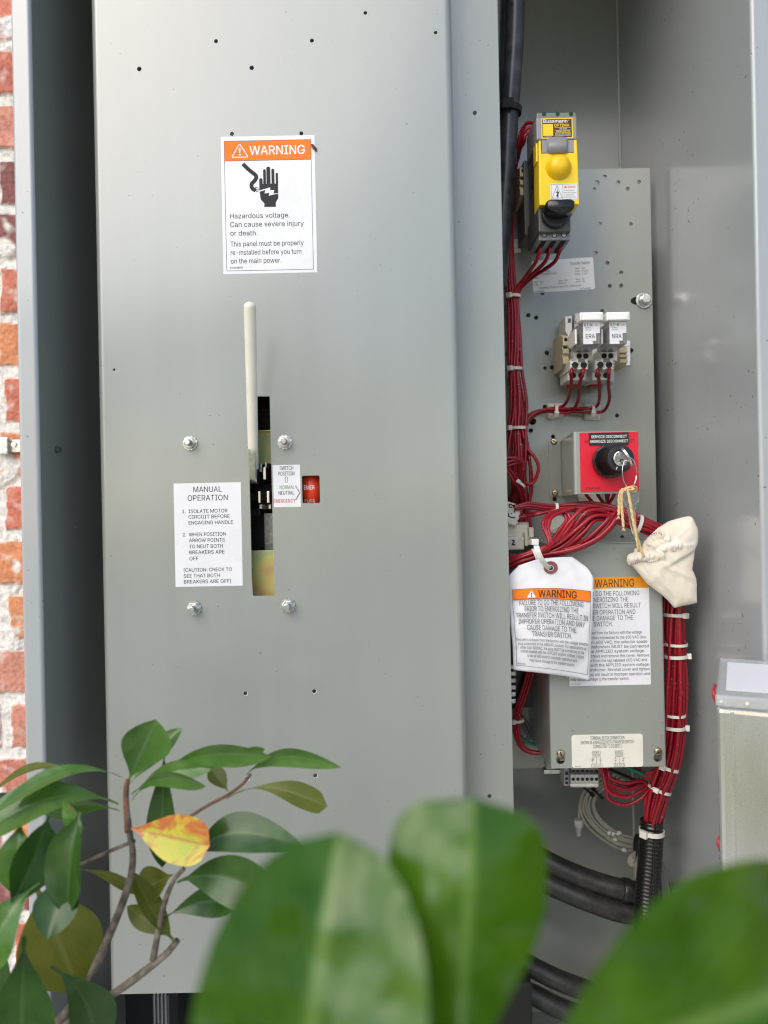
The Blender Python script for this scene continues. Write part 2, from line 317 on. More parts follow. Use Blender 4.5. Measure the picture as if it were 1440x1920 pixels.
# ------------------------------------------------------------------ builders
ORG = {}
class MB:
    """collects faces in world coordinates; build() links ONE mesh object"""
    def __init__(s): s.v = []; s.f = []; s.mi = []; s.sm = []; s.uv = None
    def add(s, vs, fs, mi=0, smooth=False):
        o = len(s.v); s.v += [Vector(p) for p in vs]
        for f in fs: s.f.append([i + o for i in f]); s.mi.append(mi); s.sm.append(smooth)
        return s
    def box(s, lo, hi, mi=0, M=None):
        x0, y0, z0 = lo; x1, y1, z1 = hi
        vs = [Vector(p) for p in ((x0,y0,z0),(x1,y0,z0),(x1,y1,z0),(x0,y1,z0),(x0,y0,z1),(x1,y0,z1),(x1,y1,z1),(x0,y1,z1))]
        if M is not None: vs = [M @ p for p in vs]
        return s.add(vs, [(0,3,2,1),(4,5,6,7),(0,1,5,4),(1,2,6,5),(2,3,7,6),(3,0,4,7)], mi)
    def bp(s, x0, y0, x1, y1, Zf, Zb, mi=0):      # box whose front face covers that part of the view at depth Zf
        a = W((x0 + x1) / 2, (y0 + y1) / 2, Zf); w = (x1 - x0) * Zf / FPX / 2; h = (y1 - y0) * Zf / FPX / 2
        return s.box((a.x - w, Zf, a.z - h), (a.x + w, Zb, a.z + h), mi)
    def cyl(s, p0, p1, r0, r1=None, n=20, mi=0, caps=True):
        p0, p1 = Vector(p0), Vector(p1); r1 = r0 if r1 is None else r1
        d = (p1 - p0).normalized(); a = d.orthogonal().normalized(); b = d.cross(a)
        o = len(s.v)
        for p, r in ((p0, r0), (p1, r1)):
            for k in range(n):
                t = 2 * math.pi * k / n; s.v.append(p + a * (r * math.cos(t)) + b * (r * math.sin(t)))
        for k in range(n):
            s.f.append([o + k, o + (k + 1) % n, o + n + (k + 1) % n, o + n + k]); s.mi.append(mi); s.sm.append(True)
        if caps:
            s.f.append([o + k for k in reversed(range(n))]); s.mi.append(mi); s.sm.append(False)
            s.f.append([o + n + k for k in range(n)]); s.mi.append(mi); s.sm.append(False)
        return s
    def lathe(s, c, axis, prof, n=28, mi=0):      # prof: [(distance along axis, radius)]
        c = Vector(c); d = Vector(axis).normalized(); a = d.orthogonal().normalized(); b = d.cross(a)
        o = len(s.v)
        for t_, r in prof:
            for k in range(n):
                t = 2 * math.pi * k / n; s.v.append(c + d * t_ + a * (r * math.cos(t)) + b * (r * math.sin(t)))
        for j in range(len(prof) - 1):
            for k in range(n):
                q = o + j * n
                s.f.append([q + k, q + (k + 1) % n, q + n + (k + 1) % n, q + n + k]); s.mi.append(mi); s.sm.append(abs(prof[j][1] - prof[j+1][1]) < 1.2 * abs(prof[j][0] - prof[j+1][0]) + 1e-9)
        q = o + (len(prof) - 1) * n
        s.f.append([q + k for k in range(n)]); s.mi.append(mi); s.sm.append(False)
        s.f.append([o + k for k in reversed(range(n))]); s.mi.append(mi); s.sm.append(False)
        return s
    def hexa(s, c, axis, r, h, mi=0, rot=0, n=6):
        c = Vector(c); d = Vector(axis).normalized(); a = d.orthogonal().normalized(); b = d.cross(a)
        vs = []
        for q in (0, h):
            for k in range(n):
                t = rot + 2 * math.pi * k / n; vs.append(c + d * q + a * (r * math.cos(t)) + b * (r * math.sin(t)))
        fs = [[k, (k + 1) % n, n + (k + 1) % n, n + k] for k in range(n)] + [list(reversed(range(n))), list(range(n, 2 * n))]
        return s.add(vs, fs, mi)
    def tube(s, pts, r, n=8, mi=0, flat=None):    # pts: world points; r: radius or list; flat=(vector, factor) squashes
        rs = r if isinstance(r, (list, tuple)) else [r] * len(pts)
        pts = [Vector(p) for p in pts]; up = None; o = len(s.v); L = len(pts)
        for i, p in enumerate(pts):
            d = (pts[min(i + 1, L - 1)] - pts[max(i - 1, 0)])
            d = d.normalized() if d.length > 1e-9 else Vector((0, 0, 1))
            if up is None: up = d.orthogonal().normalized()
            up = (up - d * up.dot(d)); up = up.normalized() if up.length > 1e-6 else d.orthogonal().normalized()
            b = d.cross(up)
            for k in range(n):
                t = 2 * math.pi * k / n
                q = up * math.cos(t) + b * math.sin(t)
                s.v.append(p + q * rs[i])
        for i in range(L - 1):
            for k in range(n):
                q = o + i * n
                s.f.append([q + k, q + (k + 1) % n, q + n + (k + 1) % n, q + n + k]); s.mi.append(mi); s.sm.append(True)
        s.f.append([o + k for k in reversed(range(n))]); s.mi.append(mi); s.sm.append(False)
        s.f.append([o + (L - 1) * n + k for k in range(n)]); s.mi.append(mi); s.sm.append(False)
        return s
    def sphere(s, c, rad, mi=0, nu=16, nv=10):
        c = Vector(c); rx, ry, rz = rad if isinstance(rad, (tuple, list)) else (rad,) * 3
        vs = [c + Vector((0, 0, rz))]; fs = []
        for j in range(1, nv):
            for k in range(nu):
                a, b = math.pi * j / nv, 2 * math.pi * k / nu
                vs.append(c + Vector((rx * math.sin(a) * math.cos(b), ry * math.sin(a) * math.sin(b), rz * math.cos(a))))
        vs.append(c - Vector((0, 0, rz)))
        for k in range(nu): fs.append((0, 1 + k, 1 + (k + 1) % nu))
        for j in range(nv - 2):
            for k in range(nu):
                q = 1 + j * nu; fs.append((q + k, q + nu + k, q + nu + (k + 1) % nu, q + (k + 1) % nu))
        q = 1 + (nv - 2) * nu
        for k in range(nu): fs.append((q + k, len(vs) - 1, q + (k + 1) % nu))
        return s.add(vs, fs, mi, True)
    def plate(s, outer, holes, y0, y1, mi=0):     # filled outline with holes in the XZ plane, real thickness y0..y1
        cu = bpy.data.curves.new('fill', 'CURVE'); cu.dimensions = '2D'; cu.fill_mode = 'BOTH'; cu.extrude = abs(y1 - y0) / 2
        for ring in [outer] + list(holes):
            sp = cu.splines.new('POLY'); sp.points.add(len(ring) - 1); sp.use_cyclic_u = True
            for q, p in zip(sp.points, ring): q.co = (p[0], p[1], 0, 1)
        ob = bpy.data.objects.new('fill', cu); COL.objects.link(ob)
        me = ob.to_mesh(); ym = (y0 + y1) / 2
        s.add([(v.co.x, ym - v.co.z, v.co.y) for v in me.vertices], [list(p.vertices) for p in me.polygons], mi)
        ob.to_mesh_clear(); bpy.data.objects.remove(ob); bpy.data.curves.remove(cu)
        return s
    def build(s, name, mats, parent=None, bevel=0, seg=2, fix=True):
        me = bpy.data.meshes.new(name)
        o = ORG.get(parent, Vector((0, 0, 0)))
        me.from_pydata([tuple(p - o) for p in s.v], [], s.f)
        ms = mats if isinstance(mats, (list, tuple)) else [mats]
        for m in ms: me.materials.append(MATS[m] if isinstance(m, str) else m)
        me.polygons.foreach_set('material_index', s.mi); me.polygons.foreach_set('use_smooth', s.sm)
        if s.uv:
            ul = me.uv_layers.new(name='UVMap')
            for lp in me.loops: ul.data[lp.index].uv = s.uv[lp.vertex_index]
        if fix or bevel:
            b = bmesh.new(); b.from_mesh(me)
            if bevel:
                bmesh.ops.remove_doubles(b, verts=b.verts, dist=1e-6)
                es = [e for e in b.edges if len(e.link_faces) == 2 and e.calc_face_angle(0) > R(32)]
                bmesh.ops.bevel(b, geom=es, offset=bevel, segments=seg, profile=.6, affect='EDGES', clamp_overlap=True)
            if fix: bmesh.ops.recalc_face_normals(b, faces=b.faces)
            b.to_mesh(me); b.free()
        ob = bpy.data.objects.new(name, me); COL.objects.link(ob)
        if parent is not None: ob.parent = parent
        ORG[ob] = o.copy()
        return ob

def tag(o, label=None, cat=None, group=None, kind=None):
    if label: o['label'] = label
    if cat: o['category'] = cat
    if group: o['group'] = group
    if kind: o['kind'] = kind
    return o
def thing(name, label, cat, loc, group=None):
    o = bpy.data.objects.new(name, None); COL.objects.link(o); o.location = loc; o.empty_display_size = .02
    ORG[o] = Vector(loc); return tag(o, label, cat, group)
def copy_tree(o, parent=None, off=Vector((0, 0, 0))):
    c = o.copy(); COL.objects.link(c); c.parent = parent
    if parent is None: c.location = Vector(o.location) + off
    for ch in list(o.children): copy_tree(ch, c)
    return c

def spline(pts, sub=6):
    P = [Vector(p) for p in pts]; out = []
    if len(P) == 2: P = [P[0], (P[0] + P[1]) / 2, P[1]]
    n = len(P)
    for i in range(n - 1):
        p0 = P[i - 1] if i else P[0] * 2 - P[1]; p1 = P[i]; p2 = P[i + 1]; p3 = P[i + 2] if i + 2 < n else P[-1] * 2 - P[-2]
        for k in range(sub):
            t = k / sub
            out.append(.5 * ((2 * p1) + (p2 - p0) * t + (2 * p0 - 5 * p1 + 4 * p2 - p3) * t * t + (3 * p1 - p0 - 3 * p2 + p3) * t ** 3))
    out.append(P[-1]); return out
def wire(name, label, group, pts, r, m, n=8, sub=6, cat='wire'):
    mb = MB(); mb.tube(spline([W(*p) for p in pts], sub), r, n)
    return tag(mb.build(name, m, None, fix=False), label, cat, group)
def bundle(name, label, group, pts, n, r, m, seed=0, twist=1.2, jitter=.25, cat='wire', sub=6):
    """pts: (px, py, depth, bundle radius in px); every wire of the run is its own object"""
    rnd = random.Random(seed); path = spline([W(*p[:3]) for p in pts], sub)
    rad = spline([(p[3] * p[2] / FPX, 0, 0) for p in pts], sub); L = len(path)
    fr = []; up = None
    for i in range(L):
        d = (path[min(i + 1, L - 1)] - path[max(i - 1, 0)]).normalized()
        if up is None: up = d.orthogonal().normalized()
        up = (up - d * up.dot(d)).normalized(); fr.append((up.copy(), d.cross(up)))
    for k in range(n):
        q = math.sqrt((k + .5) / n); th = k * 2.399963 + rnd.uniform(-.3, .3); tw = rnd.uniform(.6, 1) * twist; ph = rnd.uniform(0, 6.3)
        w = []
        for i in range(L):
            t = i / (L - 1); a = th + tw * t * 2
            R_ = rad[i].x; ee = jitter * R_ * math.sin(ph + t * 7)
            w.append(path[i] + fr[i][0] * (q * R_ * math.cos(a) + ee * .6) + fr[i][1] * (q * R_ * math.sin(a) + ee))
        mb = MB(); mb.tube(w, r, 8)
        tag(mb.build(name, m, None, fix=False), label, cat, group)

def tie(px, py, Z, dirpx, rx, ry, label, head=0.0, width=.0030, m='nylon', group='white nylon cable ties', tail=0):
    c = W(px, py, Z); a = (W(px + dirpx[0] * 10, py + dirpx[1] * 10, Z) - c).normalized()
    y = Vector((0, 1, 0)); e1 = a.cross(y).normalized()
    t = thing('cable_tie', label, 'cable tie', c, group)
    mb = MB(); N = 30; vs = []
    for k in range(N):
        th = 2 * math.pi * k / N
        for dr, da in ((0, -1), (.0010, -1), (.0010, 1), (0, 1)):
            vs.append(c + e1 * ((rx + dr) * math.cos(th)) - y * ((ry + dr) * math.sin(th)) + a * (da * width / 2))
    fs = []
    for k in range(N):
        p, q = 4 * k, 4 * ((k + 1) % N)
        for j in range(4): fs.append((p + j, p + (j + 1) % 4, q + (j + 1) % 4, q + j))
    mb.add(vs, fs, 0, False); mb.build('strap', m, t)
    hd = MB(); hc = c + e1 * ((rx + .0014) * math.cos(head)) - y * ((ry + .0014) * math.sin(head))
    n_ = (e1 * math.cos(head) - y * math.sin(head)).normalized(); t_ = n_.cross(a).normalized()
    M = Matrix(((t_.x, n_.x, a.x, hc.x), (t_.y, n_.y, a.y, hc.y), (t_.z, n_.z, a.z, hc.z), (0, 0, 0, 1)))
    w = width
    hd.box((-w * .85, -.0014, -w * .8), (w * .85, .0024, w * .8), 0, M); hd.build('head', m, t, bevel=.0004)
    if tail:
        tb = MB(); tb.box((-w*.85 - tail, -.0006, -w * .42), (-w * .8, .0004, w * .42), 0, M); tb.build('tail', m, t)
    return t

# ---- lettering: outlines of a plain grotesque alphabet (advance | contours), 1/400 units
GLYPHS = {
'A':"192|7 0 81 203 110 203 185 0 158 0 115 121 106 149 93 191 98 191 85 148 76 121 34 0|44 57 44 79 148 79 148 57",
'B':"182|24 0 24 203 96 203 116 202 132 196 144 188 152 177 158 164 159 150 155 128 143 114 126 107 126 105 145 98 161 81 166 69 167 54 165 40 160 27 151 16 138 7 120 2 99 0|50 23 98 23 118 25 132 32 140 42 142 55 137 74 122 87 99 92 50 92|50 114 95 114 115 118 129 131 134 149 132 161 125 172 113 178 96 181 50 181",
'C':"204|107 -3 82 0 60 10 42 25 28 46 19 72 16 102 19 132 28 157 42 178 60 193 82 203 107 206 136 202 161 188 179 167 189 139 163 139 156 158 143 171 126 180 107 182 89 180 73 173 60 161 50 146 44 126 41 102 44 78 50 58 60 42 74 31 89 24 107 21 126 24 143 32 156 46 163 64 189 64 179 36 161 15 136 2",
'D':"201|88 0 38 0 38 23 86 23 109 25 127 32 141 44 152 60 158 79 160 102 158 125 152 144 142 160 128 171 110 178 88 181 37 181 37 203 90 203 118 200 141 191 160 177 173 156 182 131 185 102 182 73 173 47 159 27 140 12 116 3|50 203 50 0 24 0 24 203",
'E':"167|24 0 24 203 149 203 149 181 50 181 50 114 142 114 142 91 50 91 50 23 150 23 150 0",
'F':"164|24 0 24 203 148 203 148 181 50 181 50 111 138 111 138 88 50 88 50 0",
'G':"208|107 -3 82 0 60 10 41 25 28 46 19 72 16 102 19 132 28 157 41 178 60 193 81 203 106 206 136 201 161 188 180 167 190 139 163 139 155 157 142 171 126 179 106 182 89 180 73 173 60 161 50 146 44 126 41 102 44 78 50 58 60 42 74 31 90 24 107 21 124 23 138 28 150 37 158 49 164 64 166 81 174 80 113 80 113 102 191 102 191 80 188 57 180 36 167 20 151 8 130 0",
'H':"207|24 0 24 203 50 203 50 116 157 116 157 203 183 203 183 0 157 0 157 93 50 93 50 0",
'I':"120|12 0 12 23 47 23 47 181 12 181 12 203 108 203 108 181 73 181 73 23 108 23 108 0",
'J':"159|74 -3 50 1 30 13 17 32 13 58 13 69 39 69 39 58 41 42 49 30 60 22 74 20 88 22 99 30 106 42 109 58 109 203 135 203 135 58 130 32 118 13 98 1",
'K':"187|42 58 42 86 56 104 70 121 85 138 145 203 179 203 92 110 91 110|24 0 24 203 50 203 50 134 50 90 50 77 50 0|149 0 75 104 91 124 179 0",
'L':"157|24 0 24 203 50 203 50 23 144 23 144 0",
'M':"251|24 0 24 203 61 203 111 75 115 64 120 49 125 34 129 20 123 20 127 33 132 48 137 63 141 75 191 203 227 203 227 0 202 0 202 116 202 131 202 147 202 165 203 183 205 183 199 164 193 145 187 129 182 116 137 0 114 0 68 116 64 128 58 144 52 163 45 183 48 183 48 166 48 149 49 131 49 116 49 0",
'N':"209|24 0 24 203 54 203 137 73 145 60 155 43 166 22 162 21 160 43 160 63 160 78 160 203 185 203 185 0 155 0 81 116 71 132 59 152 43 181 48 181 49 153 50 131 50 116 50 0",
'O':"213|107 -3 82 0 60 10 42 25 28 46 19 72 16 102 19 132 28 157 42 178 60 193 82 203 107 206 132 203 153 193 172 178 186 157 194 132 197 102 194 72 186 46 172 25 153 10 132 0|107 21 124 23 140 30 153 42 163 58 170 78 172 102 170 126 163 146 153 162 140 173 124 180 107 182 89 180 74 173 60 162 50 146 44 126 41 102 44 78 50 58 60 42 74 30 89 23",
'P':"178|24 0 24 203 94 203 116 201 133 195 146 185 156 172 162 156 163 139 162 122 156 106 146 93 133 83 116 76 94 74 44 74 44 97 93 97 107 98 119 102 127 109 133 117 138 139 133 161 127 169 119 175 107 179 93 181 50 181 50 0",
'Q':"213|98 64 125 64 148 34 153 26 187 -19 160 -19 138 11 132 18|107 -3 82 0 60 10 42 25 28 46 19 72 16 102 19 132 28 157 42 178 60 193 82 203 107 206 132 203 153 193 172 178 186 157 194 132 197 102 194 72 186 46 172 25 153 10 132 0|107 21 124 23 140 30 153 42 163 58 170 78 172 102 170 126 163 146 153 162 140 173 124 180 107 182 89 180 74 173 60 162 50 146 44 126 41 102 44 78 50 58 60 42 74 30 89 23",
'R':"180|24 0 24 203 94 203 116 201 133 195 147 186 156 173 162 158 164 141 162 124 156 109 147 96 133 87 116 81 94 79 39 79 39 102 93 102 119 107 128 112 133 120 138 141 133 162 128 170 119 176 93 181 50 181 50 0|141 0 92 92 121 92 171 0",
'S':"179|89 -4 69 -2 51 4 36 12 26 24 18 38 15 55 42 55 44 44 49 35 67 23 89 20 114 24 132 37 137 46 138 56 133 72 118 82 98 89 73 96 51 104 34 116 24 130 21 149 23 165 30 179 41 191 55 199 72 204 91 206 110 204 126 199 140 191 151 179 158 166 160 151 135 151 131 165 121 175 107 181 90 183 67 179 51 167 46 150 48 141 52 133 68 123 85 117 106 112 125 105 143 95 158 79 163 55 161 40 155 25 144 13 129 4 111 -2",
'T':"179|13 181 13 203 167 203 167 181 103 181 103 0 77 0 77 181",
'U':"207|104 -3 81 -1 62 6 46 17 34 32 26 49 24 69 24 203 50 203 50 71 51 57 56 45 64 35 75 27 88 22 104 21 119 22 132 27 143 35 151 45 155 57 157 71 157 203 183 203 183 69 180 49 173 32 161 17 145 6 126 -1",
'V':"192|82 0 7 203 34 203 77 82 86 55 99 12 94 12 107 55 116 82 158 203 185 203 111 0",
'W':"274|62 0 7 203 33 203 65 78 70 58 75 37 79 16 76 16 80 37 85 58 90 78 122 203 152 203 185 78 190 58 194 37 199 16 195 16 200 37 204 58 209 78 241 203 268 203 212 0 182 0 147 129 141 157 134 190 140 190 134 158 127 129 92 0",
'X':"190|7 0 87 114 87 95 12 203 42 203 71 160 82 144 89 132 97 117 93 117 101 131 109 144 119 160 149 203 178 203 104 96 104 115 182 0 153 0 117 52 107 66 100 78 92 92 98 92 90 79 82 66 73 52 37 0",
'Y':"189|81 0 81 83 7 203 36 203 77 138 89 117 100 92 89 92 100 117 112 138 152 203 182 203 107 83 107 0",
'Z':"175|17 0 17 19 109 154 122 172 136 190 139 182 114 181 89 181 16 181 16 203 159 203 159 185 67 51 54 32 39 13 36 22 61 23 86 23 160 23 160 0",
'a':"156|64 -3 38 2 27 9 19 18 14 29 12 43 17 64 31 77 50 84 71 88 93 91 106 94 110 102 110 103 107 119 96 129 78 132 60 129 47 120 40 110 16 116 23 129 31 138 53 150 78 154 96 152 114 144 129 128 133 116 135 101 135 0 111 0 111 21 109 21 101 10 86 0|68 18 91 23 105 37 110 55 110 76 104 73 93 70 80 68 70 67 54 63 41 56 37 42 41 29 52 21",
'b':"170|92 -3 69 2 55 12 47 23 45 23 45 0 21 0 21 203 45 203 45 128 47 128 55 138 69 149 92 154 110 151 125 144 138 133 148 117 154 98 156 76 154 53 148 34 138 18 125 6 110 -1|88 19 101 21 112 26 120 35 126 47 131 76 126 104 120 116 112 125 101 130 88 132 75 130 64 125 56 116 50 105 45 76 50 46 56 35 65 26 75 21",
'c':"158|83 -3 64 -1 47 7 33 18 22 34 16 53 14 75 16 97 22 116 33 132 47 144 64 151 83 154 104 151 122 142 136 129 145 111 121 105 116 116 108 124 97 130 83 132 69 130 58 124 49 115 43 103 39 75 43 47 49 35 58 26 69 21 83 19 97 21 108 26 117 35 122 47 145 41 136 22 122 9 104 0",
'd':"170|78 -3 60 -1 45 6 32 18 22 34 16 53 14 76 16 98 22 117 32 133 45 144 60 151 78 154 101 149 115 138 122 128 124 128 124 203 149 203 149 0 125 0 125 23 123 23 115 12 101 2|82 19 95 21 105 26 114 35 120 46 125 76 120 105 114 116 105 125 95 130 82 132 69 130 58 125 49 116 43 104 39 76 43 47 50 35 58 26 69 21",
'e':"162|85 -3 64 -1 47 7 33 18 22 34 16 53 14 75 16 97 22 116 32 132 46 144 63 151 82 154 106 150 128 136 143 113 147 97 148 78 148 68 30 68 30 88 135 88 124 81 119 107 113 118 105 126 95 130 82 132 69 130 59 125 44 108 38 84 38 71 40 55 44 42 51 32 60 25 72 20 85 18 101 21 114 29 122 42 146 36 134 16 113 2",
'f':"101|91 152 91 131 3 131 3 152|32 0 32 173 34 185 38 194 54 208 75 212 89 211 97 208 91 187 86 189 78 190 68 188 62 184 57 167 57 0",
'g':"170|83 -60 54 -56 33 -44 20 -28 41 -16 49 -26 62 -35 83 -39 100 -37 113 -30 122 -19 125 -2 125 27 122 27 115 17 101 6 78 2 61 4 45 11 32 21 22 36 16 54 14 76 16 98 22 117 32 133 45 144 61 151 78 154 101 149 115 138 123 128 125 128 125 152 149 152 149 -4 147 -22 140 -36 130 -47 116 -54|82 24 95 25 105 30 114 38 120 48 125 77 120 106 114 117 106 125 95 130 82 132 69 130 58 125 50 116 43 105 39 77 43 49 50 38 58 30 69 25",
'h':"164|45 91 45 0 21 0 21 203 45 203 45 115 41 115 49 133 61 145 75 152 91 154 105 152 118 147 128 139 136 128 141 114 143 96 143 0 118 0 118 94 116 110 109 122 98 129 84 132 64 127 51 113",
'i':"67|21 0 21 152 45 152 45 0|33 177 22 182 17 193 22 205 33 209 46 205 51 193 46 182",
'j':"67|21 152 45 152 45 -12 41 -36 34 -45 26 -52 2 -57 -4 -57 -4 -35 1 -35 10 -33 16 -29 21 -12|33 177 21 182 16 193 21 205 33 209 45 205 50 193 45 182",
'k':"152|44 55 44 85 48 85 114 152 144 152 74 80 71 80|21 0 21 203 45 203 45 0|118 0 59 74 76 91 149 0",
'l':"76|56 -1 40 1 30 8 23 19 21 34 21 203 45 203 45 39 48 25 58 21 64 21 68 22 72 1 65 0",
'm':"244|21 0 21 152 45 152 45 118 43 118 53 138 69 150 88 154 103 152 115 144 124 133 128 118 125 118 135 137 152 150 175 154 199 149 209 142 216 131 221 118 223 102 223 0 198 0 198 101 196 116 189 125 179 130 167 132 150 128 138 116 134 99 134 0 110 0 110 104 108 115 101 124 92 130 80 132 63 128 50 116 45 95 45 0",
'n':"164|45 91 45 0 21 0 21 152 45 152 45 115 41 115 49 133 61 145 75 152 91 154 105 152 118 147 128 139 136 128 141 114 143 96 143 0 118 0 118 94 116 110 109 122 98 129 84 132 64 127 51 113",
'o':"166|83 -3 64 -1 47 7 33 18 22 34 16 53 14 75 16 97 22 116 33 132 47 144 64 151 83 154 102 151 119 144 133 132 144 116 150 97 152 75 150 53 144 34 133 18 119 7 102 -1|83 19 97 21 108 26 117 35 123 47 128 75 123 103 117 115 108 124 97 130 83 132 69 130 58 124 49 115 43 103 39 75 43 47 49 35 58 26 69 21",
'p':"170|21 -57 21 152 45 152 45 128 47 128 55 138 69 149 92 154 110 151 125 144 138 133 148 117 154 98 156 76 154 53 148 34 138 18 125 6 110 -1 92 -3 69 2 55 12 47 23 45 23 45 -57|88 19 101 21 112 26 120 35 126 47 131 76 126 104 120 116 112 125 101 130 88 132 75 130 64 125 56 116 50 105 45 76 50 46 56 35 65 26 75 21",
'q':"170|149 -57 124 -57 124 23 122 23 115 12 101 2 78 -3 60 -1 45 6 32 18 22 34 16 53 14 76 16 98 22 117 32 133 45 144 60 151 78 154 101 149 115 138 123 128 125 128 125 152 149 152|82 19 95 21 105 26 114 35 120 46 125 76 120 105 114 116 105 125 95 130 82 132 69 130 58 125 49 116 43 104 39 76 43 47 50 35 58 26 69 21",
'r':"104|21 0 21 152 45 152 45 128 46 128 52 139 61 147 72 152 85 154 92 154 97 153 97 129 92 130 83 130 64 126 50 113 45 95 45 0",
's':"146|73 -3 45 1 25 15 18 25 14 38 38 43 42 32 50 24 60 20 73 18 87 20 98 25 105 32 107 41 102 54 85 62 60 68 42 74 29 83 21 95 19 110 21 122 26 133 35 141 46 148 75 154 102 149 120 136 130 116 107 111 97 126 88 131 75 133 62 131 52 127 46 120 43 111 45 103 50 97 69 89 92 84 110 77 122 69 130 57 132 43 131 30 125 19 116 10 104 3 89 -2",
't':"91|82 152 82 131 3 131 3 152|26 188 50 188 50 39 54 25 68 20 74 20 81 21 85 1 77 -1 67 -2 50 1 37 9 29 21 26 37",
'u':"164|73 -2 59 0 46 4 36 12 28 23 23 38 21 56 21 152 45 152 45 58 48 42 55 30 66 23 80 20 100 25 113 39 118 61 118 152 143 152 143 0 119 0 119 37 123 37 114 19 103 7 89 0",
'v':"156|65 0 7 152 34 152 66 62 75 35 82 8 74 8 81 35 90 62 122 152 149 152 91 0",
'w':"227|55 0 9 152 35 152 53 85 62 55 70 17 66 17 74 54 82 85 101 152 127 152 145 85 153 54 161 17 157 17 165 54 173 85 192 152 218 152 172 0 147 0 128 69 122 90 116 112 111 135 116 135 111 112 105 90 99 69 79 0",
'x':"151|8 0 69 87 68 68 11 152 40 152 59 122 72 101 83 82 70 82 81 101 93 122 113 152 141 152 83 67 83 86 143 0 115 0 92 34 80 54 69 73 82 73 71 54 59 34 37 0",
'y':"156|19 -55 25 -34 29 -35 42 -36 52 -30 60 -14 65 -1 7 152 34 152 66 62 75 35 82 8 73 8 81 35 90 62 122 152 149 152 82 -23 71 -43 56 -54 37 -58 26 -57",
'z':"152|17 0 17 18 102 128 102 129 19 129 19 152 133 152 133 132 50 24 50 23 135 23 135 0",
'0':"181|91 -3 70 0 52 10 38 25 28 45 21 71 19 102 21 132 28 158 38 179 52 194 70 203 91 206 112 203 129 194 143 179 154 158 160 132 162 102 160 71 154 45 143 25 129 10 112 0|91 20 104 22 116 29 125 41 132 57 138 102 132 146 125 162 116 174 104 181 91 184 77 181 65 174 56 162 49 146 45 126 44 102 45 78 49 57 56 41 65 29 77 22",
'1':"181|31 0 31 22 156 22 156 0|110 203 110 0 85 0 85 179 84 179 34 143 34 171 79 203",
'2':"181|26 0 26 19 94 91 113 113 124 131 128 149 123 167 109 180 89 184 69 179 56 165 51 145 26 145 28 162 34 177 44 189 57 198 73 204 90 206 107 204 122 199 135 190 144 178 150 164 152 149 148 127 134 103 107 72 61 24 61 23 156 23 156 0",
'3':"181|87 -3 69 -1 53 4 39 12 28 23 21 37 17 53 44 53 51 35 66 24 87 20 110 24 126 37 130 47 132 58 126 78 120 87 110 93 97 98 80 99 63 99 63 120 115 179 115 181 28 181 28 203 149 203 149 184 85 111 85 116 105 115 123 110 138 101 148 89 155 74 157 58 155 41 148 26 137 14 123 5 107 -1",
'4':"181|16 42 16 63 99 203 124 203 43 66 43 65 165 65 165 42|113 0 113 48 113 58 113 127 137 127 137 0",
'5':"181|88 -3 71 -1 56 4 43 13 33 24 27 37 24 52 49 52 55 36 69 24 88 20 110 26 126 42 131 65 125 88 110 105 99 109 87 111 67 107 51 98 27 101 38 203 147 203 147 181 60 181 54 121 71 130 92 133 118 128 138 114 152 92 156 65 154 47 148 30 137 17 123 6 107 -1",
'6':"181|91 -3 73 -1 57 6 44 16 34 30 28 46 25 65 32 96 55 136 101 203 129 203 60 104 58 104 66 115 78 123 94 126 111 124 126 118 139 108 148 96 154 81 156 63 153 45 147 29 137 16 124 6 108 -1|91 19 111 25 126 41 131 63 126 85 111 101 91 106 70 101 55 86 50 63 55 41 70 25",
'7':"181|39 0 129 179 129 181 25 181 25 203 156 203 156 179 66 0",
'8':"181|91 -3 71 -1 54 5 40 13 30 25 23 38 21 54 26 78 40 96 61 106 61 107 48 113 37 123 30 137 28 152 30 167 36 180 46 191 58 199 73 204 91 206 107 204 122 199 135 191 145 180 151 167 153 152 150 137 144 123 133 113 120 107 120 106 140 96 155 78 160 54 158 38 151 25 141 13 127 5 110 -1|91 20 114 24 129 37 135 55 129 75 113 89 91 94 68 89 52 75 46 55 52 37 67 24|91 116 110 120 123 132 128 150 123 168 110 180 91 184 71 180 58 168 53 150 58 132 71 120",
'9':"181|90 206 108 204 124 198 137 187 147 174 153 157 156 139 149 108 126 67 80 0 52 0 121 99 123 99 115 88 103 81 87 78 70 80 55 86 42 95 33 108 27 123 25 141 28 159 34 175 44 188 57 198 73 204|90 184 70 178 55 163 50 141 55 118 70 103 90 97 111 103 126 118 131 140 126 163 112 178",
'.':"75|38 -2 25 4 20 16 25 29 38 35 51 29 56 16 51 4",
',':"75|15 -48 27 28 55 28 34 -48",
':':"75|38 -2 25 4 20 16 25 29 38 35 51 29 56 16 51 4|38 108 25 114 20 126 25 139 38 145 51 139 56 126 51 114",
'(':"109|36 83 40 129 53 176 71 216 94 216 76 171 65 125 60 83 64 46 75 6 94 -38 71 -38 55 -9 45 22 38 52",
')':"109|15 -38 34 7 45 47 49 83 45 125 33 171 15 216 39 216 57 176 69 129 74 83 71 52 65 21 54 -9 39 -38",
'-':"181|135 98 135 75 46 75 46 98",
'#':"176|97 0 130 203 151 203 117 0|4 56 8 77 160 77 157 56|25 0 59 203 79 203 46 0|16 127 20 147 172 147 169 127",
'/':"100|94 213 28 -31 6 -31 71 213",
